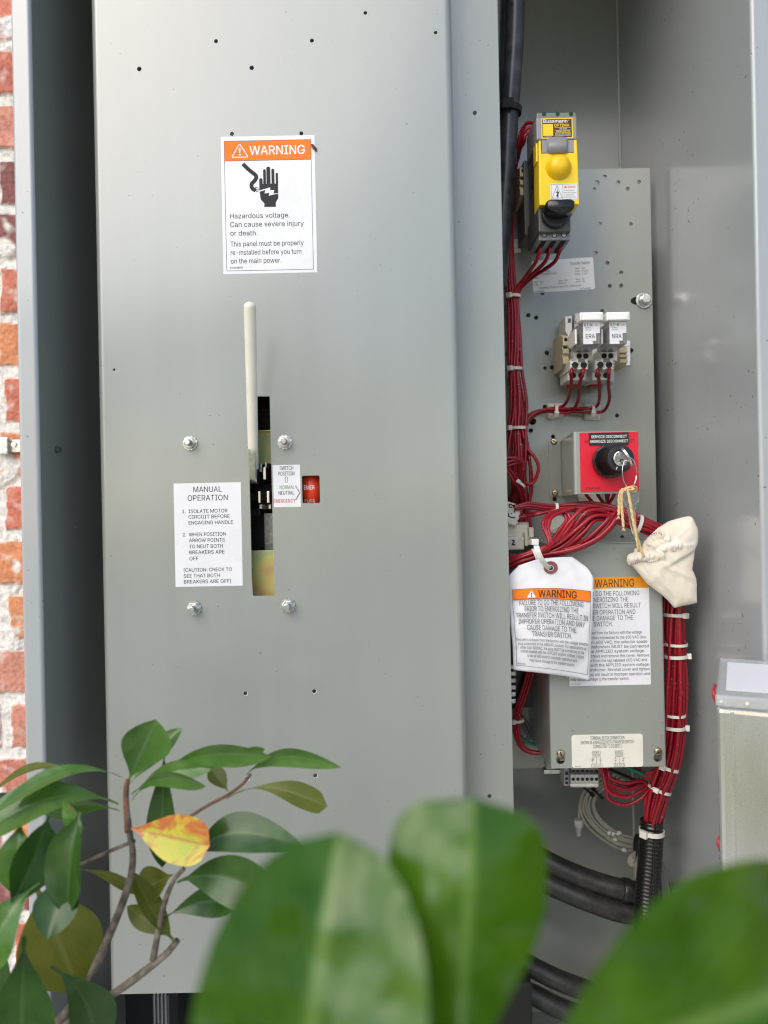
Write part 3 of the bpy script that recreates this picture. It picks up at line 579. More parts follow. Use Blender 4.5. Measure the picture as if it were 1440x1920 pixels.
'&':"179|79 -3 60 -1 44 5 31 13 22 25 16 38 14 53 19 76 34 94 56 112 86 134 95 141 102 150 105 162 103 171 98 178 91 183 81 184 67 181 58 172 55 160 58 145 67 131 82 114 175 0 146 0 69 93 48 117 35 138 30 159 32 172 36 183 44 193 54 200 66 204 80 205 94 204 106 200 123 184 128 173 129 162 126 145 117 130 102 117 62 87 44 70 39 52 44 35 57 23 77 19 100 24 120 38 134 61 140 90 163 90 159 57 148 37 138 25 133 19 122 9 108 3",
"'":"82|31 127 28 203 54 203 51 127"}
_TX, _GL = {}, {}
def letter(ch, bold):
    """flat faces of one letter (non-zero winding, cut into trapezoids); bold pushes its outlines apart (in 1/400 of the type size)"""
    if (ch, bold) in _GL: return _GL[(ch, bold)]
    adv, *cs = GLYPHS[ch].split('|'); E = []
    for q in cs:
        n = [int(k) for k in q.split()]; p = [Vector((n[i], n[i + 1])) for i in range(0, len(n), 2)]
        if bold:
            r = []
            for i in range(len(p)):
                d0 = (p[i] - p[i - 1]).normalized(); d1 = (p[(i + 1) % len(p)] - p[i]).normalized()
                n0, n1 = Vector((-d0.y, d0.x)), Vector((-d1.y, d1.x)); m = n0 + n1
                m = m / max(.7, m.length_squared / 2) if m.length > 1e-4 else n0
                r.append(p[i] + m * (bold * BOLD_SIDE))
            p = r
        for i in range(len(p)):
            u, v = p[i], p[(i + 1) % len(p)]
            if abs(u.y - v.y) > 1e-6: E.append((u.x, u.y, v.x, v.y, 1) if u.y < v.y else (v.x, v.y, u.x, u.y, -1))
    at = lambda e, y: e[0] + (e[2] - e[0]) * (y - e[1]) / (e[3] - e[1])
    ys = {round(y, 4) for e in E for y in (e[1], e[3])}
    for i in range(len(E)):
        for j in range(i + 1, len(E)):
            e, f = E[i], E[j]; lo, hi = max(e[1], f[1]), min(e[3], f[3])
            if hi - lo > 1e-4:
                d0, d1 = at(e, lo) - at(f, lo), at(e, hi) - at(f, hi)
                if d0 * d1 < 0: ys.add(round(lo + (hi - lo) * d0 / (d0 - d1), 4))
    ys = sorted(ys); open_, quads = {}, []
    for y0, y1 in zip(ys, ys[1:]):
        if y1 - y0 < 2e-4: continue
        ym = (y0 + y1) / 2; act = sorted((at(e, ym), k) for k, e in enumerate(E) if e[1] < ym < e[3])
        w, spans, left = 0, [], None
        for x, k in act:
            if w == 0: left = k
            w += E[k][4]
            if w == 0: spans.append((left, k))
        nxt = {}
        for sp in spans: nxt[sp] = open_.pop(sp, y0)
        quads += [(sp, ya, y0) for sp, ya in open_.items()]; open_ = nxt
    quads += [(sp, ya, ys[-1]) for sp, ya in open_.items()]
    V, F = [], []
    for (l, r), ya, yb in quads:
        o = len(V); V += [Vector((at(E[l], ya) / 400, ya / 400, 0)), Vector((at(E[r], ya) / 400, ya / 400, 0)), Vector((at(E[r], yb) / 400, yb / 400, 0)), Vector((at(E[l], yb) / 400, yb / 400, 0))]
        F.append([o, o + 1, o + 2, o + 3])
    _GL[(ch, bold)] = (int(adv) / 400, V, F)
    return _GL[(ch, bold)]
def glyphs(txt, bold=0.0):
    key = (txt, bold)
    if key not in _TX:
        V, F, x = [], [], 0
        for ch in txt:
            if ch == ' ': x += 76 / 400; continue
            adv, vs, fs = letter(ch, round(bold * 220, 1)); o = len(V)
            V += [v + Vector((x, 0, 0)) for v in vs]; F += [[o + k for k in f] for f in fs]; x += adv
        _TX[key] = (V, F)
    return _TX[key]
_h = [int(k) for k in GLYPHS['H'].split('|')[1].split()]
_ar = sum(_h[i] * _h[(i + 3) % len(_h)] - _h[(i + 2) % len(_h)] * _h[i + 1] for i in range(0, len(_h), 2))
BOLD_SIDE = -1.0 if _ar > 0 else 1.0
CAPH = max(v.y for v in glyphs('H')[0])

class Face:
    """a flat printed face: local px coordinates (x right, y down) from its upper left corner, at a real depth"""
    def __init__(s, px, py, Z, tilt=0.0, warp=None, org=None, scale=1.0):
        s.o = W(px, py, Z) if org is None else Vector(org); s.k = Z / FPX * scale; s.c, s.s = math.cos(R(tilt)), math.sin(R(tilt)); s.warp = warp
    def P(s, x, y, lift=0.0):
        if s.warp: return s.warp(x, y, lift)
        X, Y = x * s.k, -y * s.k
        return s.o + Vector((X * s.c - Y * s.s, -lift, X * s.s + Y * s.c))
    def text(s, mb, txt, x, yb, cap, width=None, align='L', bold=0.0, lift=.00025, mi=0, flip=False):
        vs, fs = glyphs(txt, bold if bold else (0.0 if cap < 7.5 else -.004))
        if not vs: return
        x0 = min(v.x for v in vs); x1 = max(v.x for v in vs); sy = cap / CAPH
        sx = width / (x1 - x0) if width else sy * .93
        w = (x1 - x0) * sx; xs = x - (0 if align == 'L' else w / 2 if align == 'C' else w)
        mb.add([s.P(xs + (v.x - x0) * sx, yb - v.y * sy, lift + v.z * .00002) for v in vs], fs, mi)
    def poly(s, mb, pts, lift=.00015, mi=0):
        mb.add([s.P(x, y, lift) for x, y in pts], [list(reversed(range(len(pts))))], mi)
    def rect(s, mb, x0, y0, x1, y1, lift=.00015, mi=0):
        s.poly(mb, [(x0, y0), (x1, y0), (x1, y1), (x0, y1)], lift, mi)
    def line(s, mb, pts, w, lift=.0002, mi=0, closed=False):
        q = pts + [pts[0]] if closed else pts
        for (xa, ya), (xb, yb) in zip(q, q[1:]):
            dx, dy = xb - xa, yb - ya; l = math.hypot(dx, dy) or 1; nx, ny = -dy / l * w / 2, dx / l * w / 2; ex, ey = dx / l * w / 2, dy / l * w / 2
            s.poly(mb, [(xa - ex + nx, ya - ey + ny), (xb + ex + nx, yb + ey + ny), (xb + ex - nx, yb + ey - ny), (xa - ex - nx, ya - ey - ny)], lift, mi)
    def frame(s, mb, x0, y0, x1, y1, w, lift=.0002, mi=0):
        s.rect(mb, x0, y0, x1, y0 + w, lift, mi); s.rect(mb, x0, y1 - w, x1, y1, lift, mi)
        s.rect(mb, x0, y0 + w, x0 + w, y1 - w, lift, mi); s.rect(mb, x1 - w, y0 + w, x1, y1 - w, lift, mi)
    def slab(s, mb, pts, thick=.00022, mi=0):     # sticker body: its printed face stands `thick` in front of its surface
        n = len(pts); a = [s.P(x, y, 0.00002) for x, y in pts]; b = [s.P(x, y, thick - .00012) for x, y in pts]
        mb.add(a + b, [[n + k for k in reversed(range(n))]] + [[k, (k + 1) % n, n + (k + 1) % n, n + k] for k in range(n)], mi)
def rrect(x0, y0, x1, y1, r, n=5):
    out = []
    for cx, cy, a0 in ((x1 - r, y0 + r, -90), (x1 - r, y1 - r, 0), (x0 + r, y1 - r, 90), (x0 + r, y0 + r, 180)):
        for k in range(n + 1):
            a = R(a0 + 90 * k / n); out.append((cx + r * math.cos(a), cy + r * math.sin(a)))
    return out
def circ(cx, cy, r, n=16): return [(cx + r * math.cos(2 * math.pi * k / n), cy + r * math.sin(2 * math.pi * k / n)) for k in range(n)]
def ink(root, name, face, fn, m='black_ink'):
    mb = MB(); fn(face, mb); return mb.build(name, m, root, fix=False)

# ------------------------------------------------------------------ depths (metres from the camera plane, +Y)
ZF, ZP, ZL, ZPL, ZB = .57, .60, .63, .76, .882  # cabinet front, cover panel, panel's side flange, back plate, back wall
XR, XL = .2905, -.2650                           # inner faces of the cabinet's side walls
ZTOP, ZBOT = CAMH + .62, CAMH - .60

# ------------------------------------------------------------------ the setting
def ground():
    mb = MB(); s = 60; n = 24
    vs = [(-s + 2 * s * i / n, -s + 2 * s * j / n, -.02 * math.sin(i * 1.7) * math.cos(j * 1.3)) for j in range(n + 1) for i in range(n + 1)]
    fs = [(j * (n + 1) + i, j * (n + 1) + i + 1, (j + 1) * (n + 1) + i + 1, (j + 1) * (n + 1) + i) for j in range(n) for i in range(n)]
    mb.add(vs, fs, 0, True)
    tag(mb.build('ground', 'lawn', None, fix=False), kind='structure')
ground()

def pad():
    mb = MB(); mb.box((-2.2, -1.7, -.05), (2.4, .875, .06))  # unseen pale slab, added to bounce light up into the cabinet
    tag(mb.build('bounce_pad', 'concrete', None, bevel=.012), kind='structure')
pad()
def reflection_slab():
    mb = MB(); mb.box((-14, -9.2, -.05), (18, -3.5, .035))  # unseen pale slab, added for its bright reflection in metal box and panel
    tag(mb.build('reflection_slab', 'concrete', None, bevel=.012), kind='structure')
reflection_slab()

def hedge():                                      # the garden behind the camera, mirrored in the enamel
    rnd = random.Random(4); mb = MB()
    for i in range(11000):
        x = rnd.uniform(-9, 14); h = 5.0 + .7 * noise.noise((x * .5, 0, 3))
        z = h * (rnd.random() ** .8); y = -11.5 + rnd.uniform(-.7, .7)
        if noise.noise((x * .55 + 4, 2, z * .55)) + .5 * noise.noise((x * 1.2, 7, z * 1.2)) < .04: continue
        r = rnd.uniform(.12, .26); a = Vector((rnd.gauss(0, 1), rnd.gauss(0, 1), rnd.gauss(0, 1))).normalized(); b = a.orthogonal().normalized(); c = a.cross(b)
        p = Vector((x, y, z))
        mb.add([p + b * r, p + c * r * .5, p - b * r, p - c * r * .5], [(0, 1, 2, 3)])
    o = mb.build('hedge', 'hedge_leaf', None, fix=False)
    tag(o, 'loose green hedge across the lawn facing the cabinet', 'hedge', None, 'stuff')
hedge()

def brick_wall():
    Y = .905; ph = .0667; bl = .205; mo = .0125
    rnd = random.Random(11)
    tints = [(.66, .21, .14), (.72, .29, .14), (.62, .23, .17), (.74, .31, .15), (.68, .30, .22), (.28, .11, .10), (.70, .24, .16)]
    mort = (.86, .83, .78)
    z0 = W(10, 84, Y).z                           # centre of one mortar bed
    xs = [-3 + .06 * i for i in range(40)]
    xs = [x for x in xs if x < -.60] + [-.60 + .0022 * i for i in range(91)] + [-.40 + .02 + .06 * i for i in range(57)]
    zs = [0, .15, .3, .45, .6] + [.66 + .0024 * i for i in range(570)] + [2.05 + .1 * i for i in range(10)]
    col = []; vs = []
    tb = {}
    def cell(x, z):
        row = math.floor((z - z0) / ph); off = (row % 2) * bl * .5 + .043
        k = math.floor((x - off) / bl); return row, k, (x - off) - k * bl, (z - z0) - row * ph
    for z in zs:
        for x in xs:
            wob = .0035 * noise.noise((x * 40, z * 40, 0)) + .002 * noise.noise((x * 120, z * 120, 4))
            row, k, fx, fz = cell(x, z)
            if (row, k) not in tb:
                r2 = random.Random(row * 97 + k * 31); tb[(row, k)] = (r2.choice(tints), r2.uniform(-.003, .002), r2.random())
            t, dy, q = tb[(row, k)]
            e = min(fx, bl - fx, fz, ph - fz) - mo / 2 + wob
            patch = noise.noise((x * 14 + 3, z * 14, 7)) + .45 * noise.noise((x * 50, z * 50, 2))
            smear = max(0, min(1, (patch - .33) * 8))
            b = max(0, min(1, e / .0022)) * (1 - smear)
            rough = noise.noise((x * 210, z * 210, 1)) * .5 + noise.noise((x * 90, z * 90, 1))
            y = Y + (1 - b) * (.0032 + .0013 * rough) - smear * .004 + b * (dy * .6 + .0005 * rough)
            vs.append((x, y, z))
            d = .88 + .24 * noise.noise((x * 30, z * 30, 9)); w = max(0, noise.noise((x * 65, z * 65, 5)) - .25) * 1.1
            cb = [c * d * (1 - w) + m_ * w for c, m_ in zip(t, mort)]; dm = .92 + .16 * rough
            col.append(tuple(b * p + (1 - b) * q_ * dm for p, q_ in zip(cb, mort)) + (1,))
    nx = len(xs)
    fs = [(j * nx + i, j * nx + i + 1, (j + 1) * nx + i + 1, (j + 1) * nx + i) for j in range(len(zs) - 1) for i in range(nx - 1)]
    me = bpy.data.meshes.new('brick_wall'); me.from_pydata(vs, [], fs)
    ca = me.color_attributes.new('tint', 'FLOAT_COLOR', 'POINT')
    ca.data.foreach_set('color', [c for q in col for c in q])
    me.materials.append(MATS['brick_and_mortar'])
    o = bpy.data.objects.new('brick_wall', me); COL.objects.link(o)
    tag(o, 'sunlit red brick wall with rough smeared white mortar behind the grey cabinet', 'wall')
brick_wall()

def wall_clip():
    t = thing('metal_clip', 'small bent metal strap clip on the brick wall beside the cabinet edge', 'clip', W(15, 836, .90))
    mb = MB(); mb.bp(-14, 825, 40, 848, .899, .9015); mb.build('strap', 'zinc', t, bevel=.0003)
    mb = MB(); mb.bp(-6, 820, 14, 852, .893, .899); mb.build('hook', 'zinc', t, bevel=.0012)
    mb = MB(); c = W(25, 833, .897); mb.cyl(c, c + Vector((0, .003, 0)), .003, n=12); mb.build('rivet', 'zinc', t)
wall_clip()

def cabinet():
    t = thing('electrical_cabinet', 'tall open grey enamelled steel cabinet mounted on the brick wall', 'cabinet', (0, ZB, ZBOT))
    th = .002
    mb = MB(); mb.box((XL, ZB, ZBOT), (XR, ZB + th, ZTOP)); mb.build('back_wall', PAINT, t)
    for s, x in ((-1, XL), (1, XR)):
        mb = MB(); x0, x1 = sorted((x, x + s * th)); mb.box((x0, ZF + .0025, ZBOT), (x1, ZB - .0002, ZTOP)); mb.build('side_wall', PAINTW if s > 0 else PAINT, t)
        mb = MB()                                  # rolled front lip: outer return, face, inner bend
        prof = []
        w = .0155; r = .0028
        for k in range(7):
            a = R(90 * k / 6); prof.append((x + s * (r - r * math.cos(a)) * 1.0, ZF + r - r * math.sin(a)))
        for k in range(7):
            a = R(90 * k / 6); prof.append((x + s * (w - r + r * math.sin(a)), ZF + r - r * math.cos(a)))
        prof += [(x + s * w, ZF + .03), (x + s * (w - .0018), ZF + .03), (x + s * (w - .0018), ZF + .0045), (x + s * .0022, ZF + .0045)]
        n = len(prof)
        vs = [(p[0], p[1], z) for z in (ZBOT, ZTOP) for p in prof]
        fs = [(k, (k + 1) % n, n + (k + 1) % n, n + k) for k in range(n)]
        mb.add(vs, fs, 0, False); mb.build('front_lip', PAINTW, t, bevel=0)
    mb = MB(); mb.box((XL - .0155, ZF + .001, ZTOP + .0002), (XR + .0155, ZB + .006, ZTOP + .003)); mb.build('top_plate', PAINT, t)
    mb = MB(); mb.box((XL - .0155, ZF + .001, ZBOT - .003), (XR + .0155, ZB + .006, ZBOT - .0002)); mb.build('bottom_plate', PAINT, t)
    mb = MB(); x0 = XR - .004                       # pale bead down the back corner
    mb.tube([(XR - .0006, ZB - .0006, z) for z in (ZBOT, CAMH, ZTOP)], .0013, 8); mb.build('corner_bead', 'white_plastic', t)
    # press stud and two small holes in the left side wall
    c = Vector((XL, .60, W(96, 844, .603).z)); mb = MB(); mb.lathe(c, (1, 0, 0), [(0, .0030), (.0006, .0030), (.0006, .0022), (.0036, .0022)], 16); mb.build('stud', 'dark_grey_plastic', t)
    for px, py in ((138, 987),):
        c = Vector((XL, .634, W(px, py, .634).z)); mb = MB(); mb.cyl(c, c + Vector((.0004, 0, 0)), .0016, n=12); mb.build('rivet', 'zinc', t)
cabinet()

# ------------------------------------------------------------------ hinged cover panel with its cut-outs
PX0, PX1, FX1 = -.2307, .0632, .1055              # panel left edge, right edge, right edge of the side flange
PZB = W(240, 1864, ZP).z
def xz(px, py, Z): p = W(px, py, Z); return (p.x, p.z)
def cover_panel():
    t = thing('cover_plate', 'large grey steel cover panel with slotted handle opening and pinholes', 'panel', (0, ZP, PZB))
    r = .0060; zt = ZTOP - .02
    ring = [(PX0 + r, PZB), (PX1 - r, PZB), (PX1 - r, zt), (PX0 + r, zt)]
    hol = []
    for px, py, q in ((261,129,.0019),(405,77,.0017),(472,127,.0019),(585,76,.0017),(685,24,.0016),(817,61,.0016),(435,251,.0017),(565,250,.0017),
                      (214,693,.0011),(460,1300,.0017),(589,1296,.0017),(591,1454,.0018),(463,1460,.0018),(442,1631,.0018)):
        x, z = xz(px, py, ZP); hol.append(circ(x, z, q))
    slot = [xz(*p, ZP) for p in ((482.5,743),(505.5,743),(514.8,1115),(513.5,1117),(475.5,1117.5),(474,1116),(472,1090),(467.5,880),(484.5,880))]
    x0, z1 = xz(566, 892, ZP); x1, z0 = xz(600, 943, ZP)
    win = rrect(x0, z0, x1, z1, .0012, 4)
    mb = MB(); mb.plate(ring, hol + [slot, win], ZP, ZP + .0018)
    # bends and returns
    def strip(prof):
        n = len(prof); vs = [(x, y, z) for z in (PZB, zt) for x, y in prof]
        mb.add(vs, [(k, (k + 1) % n, n + (k + 1) % n, n + k) for k in range(n)], 0, False)
        mb.add(vs[:n], [list(range(n))]); 
    def bend(cx, cy, a0, a1, ro, ri, n=14):
        A = [R(a0 + (a1 - a0) * k / n) for k in range(n + 1)]
        return [(cx + ro * math.cos(a), cy - ro * math.sin(a)) for a in A], [(cx + ri * math.cos(a), cy - ri * math.sin(a)) for a in A]
    o, i_ = bend(PX0 + r, ZP + r, 90, 180, r, r - .0018)
    strip(o + [(PX0, ZP + .035), (PX0 + .0018, ZP + .035)] + i_[::-1])
    o, i_ = bend(PX1 - r, ZP + r, 90, 0, r, r - .0018)
    strip(o + [(PX1, ZL), (PX1 - .0018, ZL)] + i_[::-1])
    ob = mb.build('front_sheet', PAINT, t)
    ring = [(PX1 + .0002, PZB + .002), (FX1, PZB + .002), (FX1, zt), (PX1 + .0002, zt)]
    hs = [circ(*xz(px, py, ZL), .0017) for px, py in ((890.5, 211.5), (918, 1493))]
    mb = MB(); mb.plate(ring, hs, ZL, ZL + .0018); mb.build('side_flange', PAINT, t, bevel=.0004)
    mb = MB(); mb.plate([(FX1 - .0018, PZB + .002), (FX1, PZB + .002), (FX1, zt), (FX1 - .0018, zt)], [], ZL + .0019, ZL + .012); mb.build('flange_return', PAINT, t)
    # bare rims of the punched holes
    for ringpts, hx in ((hol, ZP),):
        for h in ringpts:
            cx = sum(p[0] for p in h) / len(h); cz = sum(p[1] for p in h) / len(h); q = abs(h[0][0] - cx)
            mb = MB(); n = 20; vs = []
            for k in range(n):
                a = 2 * math.pi * k / n; w = q * (1.07 + .22 * max(0, math.cos(a + .7)))
                vs += [(cx + q * 1.005 * math.cos(a), hx - .00012, cz + q * 1.005 * math.sin(a)), (cx + w * math.cos(a), hx - .00010, cz + w * math.sin(a))]
            mb.add(vs, [(2 * k, 2 * k + 1, (2 * k + 3) % (2 * n), (2 * k + 2) % (2 * n)) for k in range(n)])
            mb.build('hole_rim', 'white_vinyl', t, fix=False)
cover_panel()

# ------------------------------------------------------------------ switch mechanism behind the slot
def mechanism():
    t = thing('switch_mechanism', 'black lever mechanism with yellow plated guard plates seen through the slot', 'mechanism', W(492, 950, .66))
    z = .622
    mb = MB(); mb.bp(440, 735, 560, 806, .645, .70); mb.build('breaker_case', 'black_plastic', t, bevel=.001)
    f = Face(484, 772, .6448); 
    ink(t, 'lettering', f, lambda f, m: (f.text(m, 'Reset', 6, 0, 4.5), f.text(m, 'to restart', 2, 7, 4.5)), 'grey_ink')
    mb = MB(); mb.bp(452, 806, 540, 870, z, z + .002); mb.bp(452, 806, 540, 809, z - .003, z); mb.build('guard_plate', 'yellow_chromate', t, bevel=.0006)
    mb = MB(); mb.bp(450, 1032, 540, 1160, z, z + .002); mb.build('guard_plate', 'yellow_chromate', t, bevel=.0006)
    mb = MB(); mb.bp(496, 962, 545, 1040, .650, .652); mb.build('rear_plate', 'zinc', t); mb = MB(); mb.bp(430, 870, 560, 1040, .70, .702); mb.build('rear_plate', 'dark_grey_plastic', t)
    mb = MB(); mb.bp(430, 868, 498, 1032, .66, .70); mb.bp(440, 905, 545, 958, .655, .69); mb.bp(470, 952, 488, 968, .64, .66); mb.build('linkage_block', 'black_plastic', t, bevel=.0015)
    for x in (486, 503):
        mb = MB(); mb.bp(x - 2.6, 921, x + 2.6, 943, .612, .66); mb.build('lever_arm', 'bright_steel', t, bevel=.0005)
        mb = MB(); mb.bp(x - 1.5 + 2, 946, x + 3 + 2, 954, .614, .66); mb.build('lever_tip', 'cream_plastic', t, bevel=.0004)
    mb = MB(); a = W(470, 932, .645); b = W(516, 930, .645); mb.cyl(a, b, .0035); mb.build('pivot_shaft', 'dark_grey_plastic', t)
    mb = MB(); mb.bp(493, 876, 498.5, 899, .604, .66); mb.build('lever_fork', 'bright_steel', t, bevel=.0005)
    mb = MB(); mb.bp(486, 869, 491, 884, .612, .66); mb.bp(496, 866, 500, 876, .612, .66); mb.build('return_spring_clip', 'zinc', t, bevel=.0004)
mechanism()

def handle():
    t = thing('lever_handle', 'long cream vinyl covered lever handle standing up from the panel slot', 'handle', W(472, 890, .60))
    zt_, zb_ = .548, .590
    pts = []; rs = []
    for k in range(25):
        u = k / 24; y = 575 + (848 - 575) * u; x = 468.5 + (474.5 - 468.5) * u; Z = zt_ + (zb_ - zt_) * u
        wpx = 11.4 - 2.0 * u
        pts.append(W(x, y, Z)); rs.append(wpx * Z / FPX)
    
    cap_p, cap_r = [], []; ax_ = (pts[0] - pts[1]).normalized()
    for k in range(7):
        a = R(90 * k / 6.3); cap_p.append(pts[0] + ax_ * rs[0] * .8 * math.sin(a)); cap_r.append(rs[0] * math.cos(a))
    pts = cap_p[:0:-1] + pts; rs = cap_r[:0:-1] + rs
    mb = MB(); mb.tube(pts, rs, 18); mb.build('grip_sleeve', 'grip_vinyl', t, fix=False)
    mb = MB(); a, b = W(472, 840, .589), W(474, 898, .594)
    M = Matrix.Translation((a + b) / 2) @ (b - a).to_track_quat('Z', 'Y').to_matrix().to_4x4(); l = (b - a).length / 2
    mb.box((-.0026, -.0035, -l), (.0026, .0035, l), 0, M); mb.build('shaft', 'bright_steel', t, bevel=.0006)
    mb = MB(); mb.cyl(W(469, 892, .612), W(484, 892, .612), .007, n=20); mb.build('pivot_boss', 'zinc', t, bevel=.0005)
handle()

def drum():
    t = thing('position_drum', 'red position drum with white lettering behind the small window', 'indicator drum', W(585, 918, .64))
    c = W(585, 918, .634); r = .027
    mb = MB(); mb.cyl(c + Vector((-.0048, 0, 0)), c + Vector((.0085, 0, 0)), r, n=48); mb.build('drum', 'drum_red', t)
    mb = MB(); mb.bp(540, 870, 630, 965, .69, .692); mb.build('backing', 'black_matte', t)
    mb = MB(); mb.cyl(c + Vector((-.02, 0, 0)), c + Vector((.02, 0, 0)), .006, n=16); mb.build('axle', 'black_plastic', t)
    lm = MB()
    for ang in (-29, -2, 23, 49):
        f = Face(0, 0, ZP, warp=lambda x, y, l, ang=ang: c + Vector((x * .00043, -(r + l) * math.cos(R(ang) + y * .00043 / r), -(r + l) * math.sin(R(ang) + y * .00043 / r))))
        f.text(lm, 'EMER', -9, 4, 8, 20, 'L', .01, .0002)
    lm.build('lettering', 'white_ink', t, fix=False)
drum()

def stud(px, py, i, label):
    c = W(px, py, ZP); t = thing('panel_stud', label, 'stud', c, 'nutted studs around the lever handle')
    ax = (0, -1, 0)
    mb = MB(); n = 24; vs = []
    for q, base in ((-.0004, 0), (.0016, 0)):
        for k in range(n):
            a = 2 * math.pi * k / n; r = .0056 + (.0006 if k % 2 else -.0002); vs.append(c + Vector((r * math.cos(a), -q, r * math.sin(a))))
    mb.add(vs, [(k, (k + 1) % n, n + (k + 1) % n, n + k) for k in range(n)] + [list(range(n)), list(range(n, 2 * n))]); mb.build('lock_washer', 'zinc', t)
    mb = MB(); mb.hexa(c + Vector((0, -.0016, 0)), ax, .0049, .0034, 0, .3 + i); mb.build('nut', 'zinc', t, bevel=.0005)
    mb = MB(); prof = []
    for k in range(8): prof += [(.005 + k * .0007, .00235), (.00535 + k * .0007, .0026)]
    prof += [(.0107, .0024), (.011, .0018)]; mb.lathe(c, ax, prof, 18); mb.build('threaded_end', 'bright_steel', t, fix=True)
for i, (px, py, lb) in enumerate(((357, 831, 'nutted stud on the panel just above the manual operation label'), (534, 829, 'nutted stud on the panel right above the switch position label'),
                                  (364, 1140, 'nutted stud on the panel just below the manual operation label'), (540, 1135, 'nutted stud on the panel at the lower right of the slot'))):
    stud(px, py, i, lb)

# ------------------------------------------------------------------ stickers on the panel
def warn_tri(f, cx, cy, h, w, root, name_tri, mtri, mmark, bars=True, lw=None):
    def fn(f, m):
        p = [(cx, cy - h / 2), (cx + w / 2, cy + h / 2), (cx - w / 2, cy + h / 2)]
        if lw: f.line(m, p, lw, .00028, closed=True)
        else: f.poly(m, p, .00028)
    ink(root, name_tri, f, fn, mtri)
    def fm(f, m):
        f.poly(m, [(cx - w * .055, cy - h * .20), (cx + w * .055, cy - h * .20), (cx + w * .025, cy + h * .20), (cx - w * .025, cy + h * .20)], .0003)
        f.poly(m, circ(cx, cy + h * .32, h * .07), .0003)
    ink(root, 'exclamation_mark', f, fm, mmark)

def voltage_label():
    f = Face(413.6, 256.6, ZP)
    t = thing('warning_label', 'white hazardous voltage warning label with orange header and black hand pictogram', 'label', f.o)
    mb = MB(); f.slab(mb, [(0, 0), (176, 0), (176, 257.5), (0, 257.5)]); mb.build('sticker', 'white_vinyl', t)
    ink(t, 'header_band', f, lambda f, m: f.rect(m, 6.2, 8.2, 169, 45.4, .00016), 'orange_ink')
    ink(t, 'border', f, lambda f, m: (f.frame(m, 6, 8, 169.4, 252, .8, .0002), f.rect(m, 6, 45, 169.4, 45.9, .0002)), 'grey_ink')
    warn_tri(f, 35.5, 26.5, 25, 31, t, 'warning_triangle', 'white_ink', 'white_ink', lw=1.6)
    ink(t, 'header_lettering', f, lambda f, m: f.text(m, 'WARNING', 53.5, 35, 16.5, 104, 'L', .018, .0003), 'white_ink')
    def words(f, m):
        for s, y, w in (('Hazardous voltage.', 153.5, 112), ('Can cause severe injury', 169.5, 138), ('or death.', 185.8, 51),
                        ('This panel must be properly', 206, 137), ('re-installed before you turn', 222, 132.5), ('on the main power.', 238, 94.5)):
            f.text(m, s, 14.6, y, 9.2, w, 'L')
        f.text(m, '8106A88H01', 13, 247.6, 3.4, 24)
    ink(t, 'lettering', f, words)
    def pic(f, m):
        L = .00026
        ox, oy, k = -33.6, -36.6, 1 / 5.538           # from the enlarged crop
        q = lambda pts: [(x * k + ox, y * k + oy) for x, y in pts]
        def stroke(pts, w):
            p = [(v.x, v.y) for v in spline([(a, b, 0) for a, b in pts], 6)]
            l, r_ = [], []
            for i in range(len(p)):
                a, b = p[max(i - 1, 0)], p[min(i + 1, len(p) - 1)]; dx, dy = b[0] - a[0], b[1] - a[1]; n = math.hypot(dx, dy) or 1
                l.append((p[i][0] - dy / n * w / 2, p[i][1] + dx / n * w / 2)); r_.append((p[i][0] + dy / n * w / 2, p[i][1] - dx / n * w / 2))
            for i in range(len(p) - 1): f.poly(m, q([l[i], l[i + 1], r_[i + 1], r_[i]]), L)
        stroke([(412, 488), (470, 548), (545, 615), (535, 660), (498, 700), (505, 745), (540, 768)], 40)
        for a in ((535, 735, 566, 742), (545, 762, 575, 760), (540, 770, 562, 782)): f.line(m, q([(a[0], a[1]), (a[2], a[3])]), 1.2, L)
        # palm above and below the bolt, five fingers
        f.poly(m, q([(578, 700), (772, 700), (772, 800), (722, 800), (735, 765), (690, 765), (692, 735), (620, 755), (578, 765)]), L)
        f.poly(m, q([(580, 780), (640, 765), (628, 800), (680, 795), (672, 826), (725, 812), (772, 806), (772, 850), (745, 895), (745, 940), (625, 940), (628, 905), (590, 860)]), L)
        for x0, x1, y in ((578, 612, 640), (620, 648, 548), (654, 694, 522), (706, 736, 545), (750, 773, 588)):
            r_ = (x1 - x0) / 2; cx = (x0 + x1) / 2
            f.poly(m, q([(x0, 699.5), (x0, y + r_)] + [(cx - r_ * math.cos(R(a)), y + r_ - r_ * math.sin(R(a))) for a in range(20, 180, 20)] + [(x1, y + r_), (x1, 699.5)]), L)
    ink(t, 'hand_pictogram', f, pic)
voltage_label()

